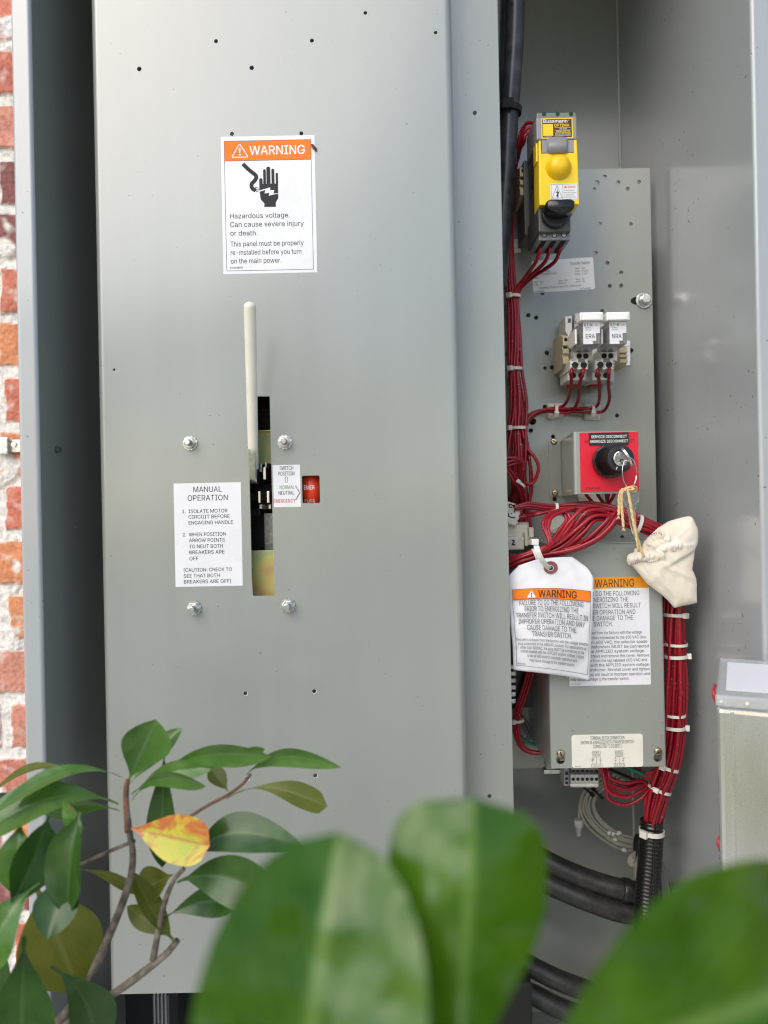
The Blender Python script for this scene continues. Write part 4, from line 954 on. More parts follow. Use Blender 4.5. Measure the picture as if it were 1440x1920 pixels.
def manual_label():
    f = Face(325.3, 906.6, ZP)
    t = thing('instruction_label', 'white manual operation instruction label left of the slot', 'label', f.o)
    mb = MB(); f.slab(mb, [(0, 0), (126, 0), (126, 194), (0, 194)]); mb.build('sticker', 'white_vinyl', t)
    def words(f, m):
        f.text(m, 'MANUAL', 63.5, 17, 10.3, 53, 'C'); f.text(m, 'OPERATION', 63.5, 33, 10.3, 75, 'C')
        for s, x, y, w in (('1.', 15.5, 56, 6), ('ISOLATE MOTOR', 27, 56, 73), ('CIRCUIT BEFORE', 27, 66.6, 77), ('ENGAGING HANDLE', 27, 77.6, 83),
                           ('2.', 15.5, 99.6, 6), ('WHEN POSITION', 27, 99.6, 69), ('ARROW POINTS', 27, 110.6, 67), ('TO NEUT BOTH', 27, 122, 63), ('BREAKERS ARE', 27, 133, 66), ('OFF', 27, 144.6, 17),
                           ('(CAUTION: CHECK TO', 16, 166, 90), ('SEE THAT BOTH', 16, 177, 67), ('BREAKERS ARE OFF)', 16, 188, 88)):
            f.text(m, s, x, y, 6.7, w, 'L')
    ink(t, 'lettering', f, words)
manual_label()

def position_label():
    f = Face(511.2, 872.2, ZP)
    t = thing('switch_label', 'small white switch position label between the slot and the red window', 'label', f.o)
    mb = MB(); f.slab(mb, [(0, 0), (51, 0), (51.5, 79), (1, 79)]); mb.build('sticker', 'white_vinyl', t)
    ink(t, 'lettering', f, lambda f, m: (f.text(m, 'SWITCH', 13, 9.5, 7.2, 25.5), f.text(m, 'POSITION', 10.4, 19.7, 7.2, 30), f.text(m, 'NEUTRAL', 10, 56, 7.2, 29.5),
        f.frame(m, 22.7, 22.2, 27.3, 32.6, .7), f.line(m, [(41.3, 39.5), (49.3, 53), (41.3, 66)], .7), f.line(m, [(43.3, 39.5), (50.5, 53), (43.3, 66)], .6)))
    ink(t, 'normal_lettering', f, lambda f, m: f.text(m, 'NORMAL', 12.5, 45.4, 7.2, 28), 'green_ink')
    ink(t, 'emergency_lettering', f, lambda f, m: f.text(m, 'EMERGENCY', .8, 71, 7.2, 40.5), 'red_ink')
position_label()

def insect():
    t = thing('insect', 'tiny brown insect on the top right corner of the hazardous voltage label', 'insect', W(588, 275, ZP))
    mb = MB(); a, b = W(584, 270, ZP - .002), W(593, 281, ZP - .0015)
    mb.tube([a, a.lerp(b, .25), a.lerp(b, .5), a.lerp(b, .8), b], [.0005, .0012, .0009, .0012, .0005], 10); mb.build('body', 'insect', t)
    mb = MB()
    for s in (-1, 1):
        for k in (.3, .5, .7):
            p = a.lerp(b, k); mb.tube([p, p + Vector((s * .0012, .0006, .0004)), p + Vector((s * .0018, .0014, -.0005))], .00014, 6)
    mb.build('legs', 'insect', t)
insect()
# ------------------------------------------------------------------ equipment plate at the back right
def equipment_plate():
    zr = ZPL
    xr = W(1225, 640, zr).x; zt = W(1100, 317, zr).z; zb = W(1000, 1440, zr).z; xl = .06
    t = thing('equipment_plate', 'drilled grey steel mounting plate carrying the fuse holder, relays and key switch', 'plate', (xr, zr, zb))
    hs = []
    for px, py, r in ((1134,331,4),(1120,342,4.2),(1159,342,4.2),(1198,341,4.2),(1114,354.6,3.8),(1177,354,4.2),(1125,420,4),(1183,420,4),(1117,474,4),(1139,493,4),(1164.6,510.6,4),
                      (1143.5,536,4),(1165,535.5,4),(1017,550,4),(990.6,591,4.6),(1005.4,595.4,4.4),(1129,583,4),(1025.6,661.6,4.6),(1035,689,4.4),(1183.6,657,4.6),(1157,779,4.2),
                      (998.6,790,7.4),(995.3,807.3,4.6),(1037,818.5,4.2),(1040,936,4.4),(1021.5,762.5,4.2),(1166.6,1007,4),(1022,690,3.6),(955,816,4.4),(951,664,4.4)):
        x, z = xz(px, py, zr); hs.append(circ(x, z, r * zr / FPX * .92, 18))
    bx, bz = xz(1190, 564, zr)                     # keyhole slot behind the mounting bolt
    hs.append([(bx + .010, bz + .004), (bx, bz + .004), (bx - .0036, bz + .002), (bx - .004, bz), (bx - .0036, bz - .002), (bx, bz - .004), (bx + .010, bz - .004)])
    mb = MB(); mb.plate([(xl, zb), (xr, zb), (xr, zt), (xl, zt)], hs, zr, zr + .0022); mb.build('sheet', PAINT, t, bevel=0)
    mb = MB(); mb.box((xr - .002, zr + .0024, zb), (xr, zr + .012, zt)); mb.build('edge_return', PAINT, t)
    c = W(1207, 563.5, zr)
    b = thing('mounting_bolt', 'zinc hex bolt with wide washer at the right edge of the plate', 'bolt', c)
    mb = MB(); mb.lathe(c, (0, -1, 0), [(0.0002, .0084), (.0014, .0084), (.0018, .0078), (.0018, .004)], 32); mb.build('washer', 'zinc', b)
    mb = MB(); mb.lathe(c, (0, -1, 0), [(.0018, .0062), (.0026, .0064), (.0034, .0054), (.0034, .003)], 28); mb.build('lock_washer', 'zinc', b)
    mb = MB(); mb.hexa(c + Vector((0, -.0034, 0)), (0, -1, 0), .0050, .0050, 0, .35); mb.build('hex_head', 'bright_steel', b, bevel=.0006)
equipment_plate()

def slot_screw(c, r, name, label=None, m='brass_zinc', root=None, h=.0022, ang=.6):
    t = root or thing(name, label, 'screw', c, None)
    mb = MB(); mb.lathe(c, (0, -1, 0), [(0.0001, r), (h * .45, r), (h * .9, r * .82), (h, r * .6), (h, .0005)], 24)
    p = mb.build('screw_head', m, t)
    mb = MB(); M = Matrix.Translation(Vector(c) + Vector((0, -h - .00005, 0))) @ Matrix.Rotation(ang, 4, 'Y')
    mb.box((-r * .75, -.0001, -r * .13), (r * .75, .0001, r * .13), 0, M); s = mb.build('drive_slot', 'black_matte', p, fix=False); s.parent = p
    return t

# ------------------------------------------------------------------ yellow fuse disconnect
def disconnect():
    t = thing('fuse_disconnect', 'grey and yellow fused disconnect switch with black rotary knob', 'disconnect switch', W(1040, 330, .70))
    Zf = .652
    def side_prism(front_px, zb, mi_mat, name, bevel=.0008, zf=Zf):
        mb = MB(); mb.bp(*front_px, zf, zb); return mb.build(name, mi_mat, t, bevel=bevel)
    side_prism((1006.5, 211, 1080.5, 262, ), .700, 'grey_plastic', 'upper_housing', zf=.655)
    side_prism((1006, 219.5, 1081, 261), .665, 'mid_grey_plastic', 'label_face', zf=.651)
    side_prism((1008.5, 262, 1083, 386), .706, 'dark_grey_plastic', 'body', zf=.664)
    side_prism((1010, 386, 1070, 434), .706, 'dark_grey_plastic', 'lower_housing', zf=.656)
    side_prism((1010.5, 434, 1069.5, 450), .698, 'grey_plastic', 'terminal_block', .0006, zf=.662)
    side_prism((983, 300, 1036, 440), .745, 'dark_grey_plastic', 'rail_base', zf=.7082)
    for k, x in enumerate((1020, 1045.5, 1070.5)):       # top terminal screws
        c = W(x, 213.5, .655); mb = MB(); mb.cyl(c, c + Vector((0, -.0006, 0)), .0017, n=14); mb.build('terminal_screw', 'black_plastic', t)
    # yellow fuse cover
    mb = MB()
    a = [W(*p, .650) for p in ((1010, 263), (1014.5, 263), (1015.5, 287.5), (1077.5, 286), (1076.5, 261.5), (1082, 261.5), (1086.3, 382.5), (1011.6, 384.5))]
    b = [p + Vector((0, .022, 0)) for p in a]; n = len(a)
    mb.add(a + b, [list(range(n)), list(range(n, 2 * n))[::-1]] + [(k, n + k, n + (k + 1) % n, (k + 1) % n) for k in range(n)]); mb.build('fuse_cover', 'yellow_plastic', t, bevel=.0007)
    mb = MB(); mb.bp(1005.2, 264, 1009.6, 303, .656, .668); mb.build('side_latch', 'yellow_plastic', t, bevel=.0006)
    mb = MB(); mb.bp(1015.8, 262, 1077, 286, .6512, .67); mb.build('slide_face', 'mid_grey_plastic', t, bevel=.0005)
    # grey thumb grip, half barrel
    mb = MB(); c = W(1044.8, 275, .652); h = 13.2 * .652 / FPX; wv = 20.5 * .652 / FPX; pr = []
    N = 14; vs = []
    for s in (1, -1):
        for k in range(N + 1):
            u = -1 + 2 * k / N; vs.append(c + Vector((u * wv, -.0042 * math.sqrt(max(0, 1 - u * u)) ** .6 * (.7 if s > 0 else 1) - .0004, s * h + (.0012 * (1 - u * u) * s))))
    fs = [(k, k + 1, N + 2 + k, N + 1 + k) for k in range(N)] + [list(range(N + 1)), list(range(N + 1, 2 * N + 2))]
    mb.add(vs, fs, 0, True); mb.build('thumb_grip', 'mid_grey_plastic', t, bevel=0)
    # yellow finger dome with flat notch at its top
    mb = MB(); c = W(1047, 313.5, .6502); r = 25 * .65 / FPX; vs = [c + Vector((0, -.0088, 0))]; fs = []
    nr, na = 7, 32
    for j in range(1, nr + 1):
        q = j / nr
        for k in range(na):
            a_ = 2 * math.pi * k / na; x = r * q * math.cos(a_); z = r * q * math.sin(a_)
            d = .0088 * (1 - q ** 3.2); 
            z = min(z, r * .82)
            if abs(x) < r * .5 and z > r * .62: d = min(d, .0035)
            vs.append(c + Vector((x, -d, z)))
    for k in range(na): fs.append((0, 1 + k, 1 + (k + 1) % na))
    for j in range(nr - 1):
        for k in range(na):
            q = 1 + j * na; fs.append((q + k, q + na + k, q + na + (k + 1) % na, q + (k + 1) % na))
    mb.add(vs, fs, 0, True); mb.build('finger_dome', 'yellow_knob', t)
    # rotary knob: oval black lever
    mb = MB(); c = W(1043, 397, .652)
    mb.lathe(W(1040, 403, .6555), (0, -1, 0), [(0, .0122), (.004, .0122), (.0052, .0112), (.0052, .003)], 32); mb.build('knob_base', 'black_plastic', t)
    mb = MB(); vs = []; N = 36
    for j, (yy, sc) in enumerate(((.000, 1.0), (-.010, .99), (-.0125, .95), (-.0138, .84))):
        for k in range(N):
            a_ = 2 * math.pi * k / N; cx = math.cos(a_); sx = math.sin(a_)
            x = (abs(cx) ** .62) * math.copysign(1, cx) * .0127 * sc; z = (abs(sx) ** .8) * math.copysign(1, sx) * .0060 * sc - .0012 * math.cos(x / .0127 * 2.2)
            vs.append(c + Vector((x + .0004, yy - .002, z)))
    fs = [(j * N + k, j * N + (k + 1) % N, (j + 1) * N + (k + 1) % N, (j + 1) * N + k) for j in range(3) for k in range(N)] + [list(range(3 * N, 4 * N))]
    mb.add(vs, fs, 0, True); mb.build('knob', 'black_gloss', t)
    # front terminals
    for x in (1020.5, 1039.5, 1057.5):
        c = W(x, 440.5, .662); mb = MB(); mb.cyl(c + Vector((0, -.00015, 0)), c + Vector((0, .0002, 0)), .0025, n=18); p = mb.build('terminal_well', 'black_matte', t)
        mb = MB(); mb.cyl(c + Vector((0, -.0004, 0)), c + Vector((0, .001, 0)), .0017, n=14); mb.build('terminal_screw', 'zinc', t, bevel=.0002)
        mb = MB(); mb.box((c.x - .0022, .664, W(x, 450.4, .662).z - .0003), (c.x + .0022, .694, W(x, 450.4, .662).z)); mb.build('wire_entry', 'black_matte', t, fix=False)
    for k in range(7):                                # moulded ribs on the left flank
        x0 = W(1008.5, 330, .664).x; z = W(1008, 306 + k * 8, .68).z
        mb = MB(); mb.box((x0 - .0004, .668, z - .0008), (x0 + .0001, .700, z + .0008)); mb.build('flank_rib', 'black_plastic', t)
    # printed plate
    f = Face(1014.6, 222, .651); 
    mb = MB(); f.slab(mb, rrect(0, 0, 59, 38, 2)); mb.build('label_plate', 'yellow_plastic', t)
    ink(t, 'label_ground', f, lambda f, m: f.rect(m, 2, 1.8, 57, 36, .00018), 'brown_ink')
    ink(t, 'label_square', f, lambda f, m: (f.rect(m, 3.2, 11, 22, 33, .00022), [f.rect(m, 25, y, 55, y + .7, .00022) for y in (17.6, 22.4, 27.4, 32.5)]), 'yellow_plastic')
    ink(t, 'maker_lettering', f, lambda f, m: (f.text(m, 'Bussmann', 4, 8.6, 6.2, 45, 'L', .02, .00026), f.text(m, 'R', 51, 5.5, 2, 1.4, 'L', 0, .00026), f.text(m, 'UL LISTED', 5, 35.4, 1.7, 14, 'L', 0, .00026),
        f.text(m, '30A 600V', 34, 21.4, 2.6, 14, 'L', .01, .00026), f.text(m, 'MODULE PRO TYPE', 28, 26.4, 2.6, 26, 'L', .01, .00026), f.text(m, 'CAT. NO. OPM-1038SW', 26, 31.4, 2.6, 29, 'L', .01, .00026)), 'white_ink')
    ink(t, 'series_lettering', f, lambda f, m: (f.text(m, 'OPTIMA', 24, 16.2, 5.2, 28.5, 'L', .02, .00026)), 'yellow_plastic')
    # shock sticker
    f = Face(1031.8, 344.5, .650); 
    mb = MB(); f.slab(mb, rrect(0, 0, 52, 31, 2.5)); mb.build('shock_sticker', 'white_vinyl', t)
    def tri(f, m):
        f.frame(m, 1.3, 1.2, 50.8, 29.8, .4); f.rect(m, 23, 1.5, 23.5, 29.5)
        f.line(m, [(12.5, 3.5), (22, 27), (3, 27)], .6, closed=True)
        f.poly(m, [(13.5, 10), (10.5, 18), (13, 17.4), (11.8, 22), (10.4, 21.6), (13, 26), (15.6, 22.4), (14, 22.6), (16.2, 15.4), (13.4, 16)], .0003)
        for y, w in ((14, 20), (18.2, 23), (22.4, 19), (26.6, 22)): f.text(m, ('To avoid electrical', 'shock do not operate', 'or insert without', 'suitable power load')[int((y - 14) / 4.2 + .2)], 25, y, 2.1, w)
    ink(t, 'shock_symbol', f, tri)
    ink(t, 'sticker_header', f, lambda f, m: (f.text(m, 'WARNING', 32, 8.6, 4, 15, 'L', .02), f.poly(m, [(28, 3.4), (31, 9), (25, 9)])), 'orange_ink')
    f = Face(1066, 384, .6498); ink(t, 'knob_lettering', f, lambda f, m: f.text(m, 'ION', 0, -2.4, 4.6, 11.5), 'brown_ink')
    f = Face(1013, 428, .656)
    ink(t, 'rating_lettering', f, lambda f, m: (f.text(m, 'CE', 2.5, 0, 4, 5.5), [f.text(m, s, 11, y, 1.6, 20) for s, y in (('Ui 690V', -5), ('Ith 32A', -2), ('IEC 947-3', 1))], [f.text(m, s, 34, y, 1.6, 18) for s, y in (('AC-23A', -5), ('15 kW', -2), ('400V', 1))], f.text(m, 'OFF', 0, -36, 3, 6), f.text(m, 'ON', -1, -15, 3, 4)), 'grey_plastic')
    f = Face(1013, 449, .662)
    ink(t, 'terminal_lettering', f, lambda f, m: [f.text(m, s, x, 0, 2.6, 5) for s, x in (('2T1', 5), ('4T2', 24), ('6T3', 42))], 'white_ink')
disconnect()

def clamp_block(name, label, pxs, Zf, Zb, screw):
    x0, y0, x1, y1 = pxs; t = thing(name, label, 'rail clamp', W((x0 + x1) / 2, y1, Zb), 'beige rail end clamps')
    h = y1 - y0; mb = MB()
    # stepped profile seen from its side: chamfered shoulders, notched front
    a = W((x0 + x1) / 2, (y0 + y1) / 2, Zf); w = (x1 - x0) * Zf / FPX / 2; k = Zf / FPX
    prof = [(Zb, .5), (Zf + .016, .5), (Zf + .004, .38), (Zf, .34), (Zf, .10), (Zf + .003, .09), (Zf + .003, .02), (Zf, .01), (Zf, -.12), (Zf + .003, -.13), (Zf + .003, -.2), (Zf, -.21), (Zf, -.40), (Zf + .01, -.5), (Zb, -.5)]
    n = len(prof); vs = [(xx, y, a.z + q * h * k) for xx in (a.x - w, a.x + w) for y, q in prof]
    mb.add(vs, [list(range(n)), list(range(n, 2 * n))[::-1]] + [(i, n + i, n + (i + 1) % n, (i + 1) % n) for i in range(n)]); mb.build('body', 'beige_plastic', t, bevel=.0005)
    if screw:
        c = Vector((a.x, Zf - .0002, a.z + .26 * h * k)); mb = MB(); mb.cyl(c, c + Vector((0, .0006, 0)), w * .62, n=18); mb.build('screw_well', 'black_matte', t)
        c = Vector((a.x, Zf + .0002, a.z + .06 * h * k)); mb = MB(); mb.box((c.x - w * .6, Zf + .0026, c.z - w * .35), (c.x + w * .6, Zf + .0032, c.z + w * .35)); mb.build('notch', 'black_matte', t)
    return t
clamp_block('rail_clamp', 'beige rail end clamp left of the yellow disconnect switch', (975, 303, 988, 372), .712, .745, True)
clamp_block('rail_clamp', 'beige rail end clamp left of the relay marked ERA', (1055.5, 620, 1067, 689), .705, .745, True)
clamp_block('rail_clamp', 'beige rail end clamp partly hidden right of the relay marked NRA', (1162, 646, 1177, 684), .712, .745, False)

def din_rail():
    t = thing('mounting_rail', 'pale metal mounting rail under the two relays', 'rail', W(1110, 660, .752))
    for y0, y1 in ((640, 650), (676, 686)):
        mb = MB(); mb.bp(1044, y0, 1182, y1, .742, .744); mb.build('rail_flange', 'aluminium', t, bevel=.0003)
    mb = MB(); mb.bp(1044, 648, 1182, 678, .750, .752); mb.build('rail_web', 'aluminium', t, bevel=.0003)
    t = thing('mounting_rail', 'short metal mounting rail behind the yellow disconnect switch', 'rail', W(1020, 340, .752))
    mb = MB(); mb.bp(975, 322, 1070, 330, .742, .744); mb.build('rail_flange', 'aluminium', t, bevel=.0003)
    mb = MB(); mb.bp(975, 352, 1070, 360, .742, .744); mb.build('rail_flange', 'aluminium', t, bevel=.0003)
    mb = MB(); mb.bp(975, 328, 1070, 354, .750, .752); mb.build('rail_web', 'aluminium', t, bevel=.0003)
    t = thing('retaining_clip', 'pale upright plastic clip beside the relay marked ERA', 'clip', W(1066, 610, .73))
    mb = MB(); f = [W(*p, .725) for p in ((1060, 593), (1072.5, 592), (1073, 619), (1066, 632), (1060.5, 621))]; b = [p + Vector((0, .028, 0)) for p in f]; n = 5
    mb.add(f + b, [list(range(n)), list(range(n, 2 * n))[::-1]] + [(k, n + k, n + (k + 1) % n, (k + 1) % n) for k in range(n)]); mb.build('clip_body', 'white_plastic', t, bevel=.0005)
    mb = MB(); mb.bp(1065, 597, 1070.5, 605, .7247, .7251); mb.build('clip_slot', 'dark_grey_plastic', t, bevel=0)
din_rail()

def relay(label, word):
    t = thing('relay', label, 'relay', W(1090, 700, .745), 'plug-in relays')
    mb = MB(); mb.bp(1057, 662, 1107, 719, .735, .748); mb.bp(1060.5, 690, 1106, 716, .716, .735); mb.build('socket_base', 'grey_plastic' if False else 'socket_plastic', t, bevel=.0006)
    mb = MB(); mb.bp(1076, 656, 1110.5, 676.5, .700, .736); mb.build('upper_tier', 'white_plastic', t, bevel=.0005)
    mb = MB(); mb.bp(1069.5, 673.5, 1103, 692.5, .690, .734); mb.build('middle_tier', 'white_plastic', t, bevel=.0005)
    mb = MB(); mb.bp(1064.5, 698, 1098.5, 713, .705, .735); mb.build('lower_tier', 'white_plastic', t, bevel=.0005)
    mb = MB(); mb.bp(1078, 587, 1085.5, 602, .725, .748); mb.bp(1078, 600, 1120, 690, .728, .746); mb.build('socket_column', 'socket_plastic', t, bevel=.0005)
    for px, py, Z, r in ((1086, 667.5, .700, .0026), (1098.5, 667.5, .700, .0026), (1078.5, 684.5, .690, .0031), (1094.5, 684.5, .690, .0031), (1074.5, 704, .705, .0029), (1090, 704, .705, .0029)):
        c = W(px, py, Z); mb = MB(); mb.cyl(c + Vector((0, -.00015, 0)), c + Vector((0, .0003, 0)), r, n=18); mb.build('screw_well', 'black_matte', t)
    for px, Z in ((1074, .690), (1090, .690)):
        mb = MB(); mb.bp(px, 690.6, px + 9, 693.2, Z - .0003, Z + .004); mb.build('wire_entry', 'dark_grey_plastic', t)
    mb = MB(); mb.bp(1084, 672, 1096.5, 679.5, .6894, .6899); mb.build('symbol_plate', 'grey_plastic', t)
    mb = MB(); mb.bp(1062, 718, 1085, 724, .728, .742); mb.build('release_tab', 'red_plastic', t, bevel=.001)
    f = Face(1070, 677, .6896)
    ink(t, 'socket_lettering', f, lambda f, m: (f.text(m, 'INPUT', 1, 0, 2.6, 8.5, 'L', .01, .0001), f.text(m, 'INPUT', 29, -2.2, 2.6, 8, 'L', .01, -.0095), f.text(m, 'A2', 14, 7, 2.2, 3, 'L', .01, .0001), f.text(m, '14', 14, 13, 2.2, 3, 'L', .01, .0001),
        f.text(m, 'A1', 29.4, 7, 2.2, 3, 'L', .01, .0001), f.text(m, '12', 29.4, 13, 2.2, 3, 'L', .01, .0001), f.rect(m, 1, 5.5, 2.4, 7, .0001), f.rect(m, 1, 10.5, 2.4, 12, .0001)))
    # clear plug-in body with white cap
    mb = MB(); mb.bp(1092.6, 599, 1126, 645.5, .660, .695); mb.build('clear_cover', 'clear_cover', t, bevel=.0012)
    mb = MB(); mb.bp(1096, 604, 1122, 640, .668, .694); mb.build('coil', 'mid_grey_plastic', t, bevel=.002)
    mb = MB(); mb.bp(1084, 640, 1114, 650, .694, .705); mb.build('plug_foot', 'mid_grey_plastic', t, bevel=.001)
    mb = MB(); mb.bp(1087.5, 585, 1131, 600.5, .655, .668); mb.bp(1090.5, 586.5, 1127.5, 599.6, .6532, .656); mb.build('cap', 'white_ink', t, bevel=.0007)
    mb = MB(); mb.bp(1078, 617, 1082.2, 645, .668, .690); mb.build('retaining_lever', 'white_plastic', t, bevel=.0007)
    f = Face(1093, 604.3, .6596)
    mb = MB(); f.slab(mb, [(0, 0), (31.5, 0), (31.5, 21), (18, 21), (18, 41), (0, 41)]); mb.build('printed_label', 'white_vinyl', t)
    ink(t, 'maker_lettering', f, lambda f, m: (f.text(m, 'E.T-N', 2, 7.4, 4.4, 15.5, 'L', .03), f.text(m, 'D2PR2A', 4.5, 11.6, 2.2, 10), f.text(m, '120 VAC', 5, 15.6, 2.2, 10)), 'black_ink')
    ink(t, 'red_dash', f, lambda f, m: f.rect(m, 22.5, 5, 29, 6.2), 'red_ink')
    mb = MB(); f.poly(mb, [(2.4, 18), (24, 18), (24, 35), (2.4, 35)], .0003); mb.build('name_sticker', 'white_paper', t, fix=False)
    ink(t, 'name_lettering', f, lambda f, m: f.text(m, word, 4.4, 30.6, 8.2, 17.6, 'L', .004, .00045), 'black_ink')
    return t
r1 = relay('plug-in relay with white cap and clear cover marked ERA', 'ERA')
r2 = relay('plug-in relay with white cap and clear cover marked NRA', 'NRA')
r2.location = r2.location + Vector((.0236, 0, -.0003))

# ------------------------------------------------------------------ service disconnect: bracket, red plate, key switch
def service_bracket():
    Zf = .668
    t = thing('switch_bracket', 'bent grey steel bracket with bright red service disconnect plate', 'bracket', W(1040, 925, ZPL))
    z1 = W(1139, 808, Zf).z; z0 = W(1139, 925.5, Zf).z
    xa, xb = W(1029, 870, ZPL).x, W(1052, 870, ZPL).x; xc, xd = W(1078.5, 870, Zf).x, W(1199.5, 866, Zf).x
    th = .0016; y = ZPL - .0002
    prof = [(xa, y), (xa, y - th), (xb - .001, y - th), (xb, y - th - .001), (xc - .0012, Zf + .002), (xc - .0004, Zf + .0006), (xc + .0012, Zf), (xd - .0016, Zf), (xd - .0004, Zf + .0004), (xd, Zf + .0016), (xd, y - .012), (xd - th, y - .012), (xd - th, Zf + th + .001), (xc + .001, Zf + th), (xb + .002, y)]
    n = len(prof); mb = MB(); vs = [(x, yy, z) for z in (z0, z1) for x, yy in prof]
    mb.add(vs, [list(range(n)), list(range(n, 2 * n))[::-1]] + [(k, (k + 1) % n, n + (k + 1) % n, n + k) for k in range(n)]); mb.build('bent_sheet', PAINT, t, bevel=.0002)
    f = Face(1086.5, 811.5, Zf)
    mb = MB(); f.slab(mb, [(0, 0), (109.5, 0), (109.5, 111.5), (0, 111.5)], .0007); mb.build('red_plate', 'red_enamel', t)
    ink(t, 'plate_lettering', f, lambda f, m: (f.text(m, 'EN', 9.5, 19.6, 6, 8, 'L', .01, .0008), f.text(m, 'ECT', 92, 19.6, 6, 11, 'L', .01, .0008), f.text(m, '8106A25H08', 9.6, 106.6, 4, 27, 'L', .015, .0008)), 'brown_ink')
    mb = MB(); f2 = Face(1104, 812, Zf - .0008); f2.slab(mb, [(0, 0), (74.5, 0), (74.5, 23.5), (0, 23.5)], .0006); mb.build('tape_label', 'black_plastic', t)
    ink(t, 'tape_lettering', f2, lambda f, m: (f.text(m, 'SERVICE DISCONNECT', 4, 9.8, 5, 67, 'L', .022, .0008), f.text(m, 'ENERGIZE DISCONNECT', 2, 18.6, 5, 71, 'L', .022, .0008)), 'white_ink')
    for px, py in ((1038.5, 828), (1041, 924.5)):
        slot_screw(W(px, py, ZPL - .0018), .0033, 'bracket_screw', 'brass plated slotted screw at the %s of the red switch bracket' % ('top left' if py < 900 else 'bottom left'), ang=.55)
service_bracket()

def key_switch():
    Zf = .6672
    c = W(1141, 865, Zf); ax = Vector((0, -1, 0))
    t = thing('key_switch', 'round black key switch on the red service disconnect plate', 'key switch', c)
    mb = MB(); mb.lathe(c, ax, [(.0003, .0150), (.003, .0152), (.0035, .0144), (.006, .0144)], 40); mb.build('mounting_ring', 'black_plastic', t)
    mb = MB(); mb.hexa(c + ax * .003, ax, .0156, .0055, 0, .2, 12); mb.build('lock_nut', 'black_gloss', t, bevel=.0008)
    mb = MB(); mb.lathe(c + ax * .0085, ax, [(0, .0128), (.022, .0118), (.0225, .0122)], 40); mb.build('barrel', 'black_gloss', t)
    mb = MB(); mb.lathe(c + ax * .031, ax, [(0, .0116), (.003, .0118), (.0046, .0110), (.0048, .0086), (.0040, .0070)], 40); mb.build('bezel', 'black_plastic', t)
    e = c + ax * .0352
    mb = MB(); mb.lathe(e, ax, [(0, .0066), (.0012, .0066), (.0016, .0060)], 32); mb.build('lock_core', 'bright_steel', t)
    mb = MB(); M = Matrix.Translation(e + ax * .00165) @ Matrix.Rotation(.5, 4, 'Y'); mb.box((-.0006, -.0001, -.0035), (.0006, .0001, .0035), 0, M); mb.build('keyway', 'black_matte', t, fix=False)
    mb = MB(); M = Matrix.Translation(c + ax * .0357) @ Matrix.Rotation(.45, 4, 'Y'); mb.box((-.0003, -.0002, -.0103), (.0003, .0001, -.0080), 0, M); mb.build('index_mark', 'white_ink', t, fix=False)
    # key: flat bow on a blade, standing out of the core and turned
    k = thing('key', 'small steel key standing in the round key switch', 'key', e + ax * .002)
    B = e + ax * .0016; u = Vector((math.cos(R(-62)), 0, math.sin(R(-62)))); nrm = ax.cross(u).normalized()
    mb = MB(); 
    def slab(pts, th=.0009):
        a = [B + u * p + ax * q + nrm * th for p, q in pts]; b = [B + u * p + ax * q - nrm * th for p, q in pts]; n = len(pts)
        mb.add(a + b, [list(range(n)), list(range(n, 2 * n))[::-1]] + [(i, n + i, n + (i + 1) % n, (i + 1) % n) for i in range(n)])
    slab([(-.003, 0), (.003, 0), (.003, .004), (-.003, .004)]); mb.build('blade', 'bright_steel', k)
    mb = MB(); slab([(.0095 * math.cos(a), .0105 + .0075 * math.sin(a)) for a in [2 * math.pi * i / 24 for i in range(24)]], .0010); mb.build('bow', 'bright_steel', k, bevel=.0003)
    # split ring hanging from the bow
    rc = W(1180.5, 886, .626); t2 = thing('key_ring', 'thin steel split ring hanging from the key', 'key ring', rc)
    mb = MB()
    for dz, rr in ((0, 1.0), (.0009, .985)):
        pts = [rc + Vector((math.cos(a) * .0076 * rr, .0045 * math.cos(a) + dz, math.sin(a) * .0128 * rr)) for a in [2 * math.pi * i / 40 + dz * 60 for i in range(40)]]
        mb.tube(pts, .00042, 6)
    mb.build('ring', 'bright_steel', t2, fix=False)
    # clear plastic key fob dangling from the ring
    f0 = W(1184, 922, .63); t3 = thing('key_fob', 'clear plastic paddle shaped key fob hanging under the key ring', 'key fob', f0)
    mb = MB(); out = []
    for px, py in ((1165, 921), (1171, 914), (1182, 911.5), (1192, 915), (1199, 923), (1201, 932), (1199, 940), (1194, 946), (1191.5, 956), (1193, 972), (1196, 1002), (1188, 1003), (1182, 980), (1178, 956), (1172, 944), (1166, 936)):
        out.append(W(px, py, .634))
    n = len(out); bk = [p + Vector((0, .0035, 0)) for p in out]
    mb.add(out + bk, [list(range(n)), list(range(n, 2 * n))[::-1]] + [(k_, n + k_, n + (k_ + 1) % n, (k_ + 1) % n) for k_ in range(n)]); mb.build('paddle', 'clear_plastic', t3, bevel=.0008)
key_switch()

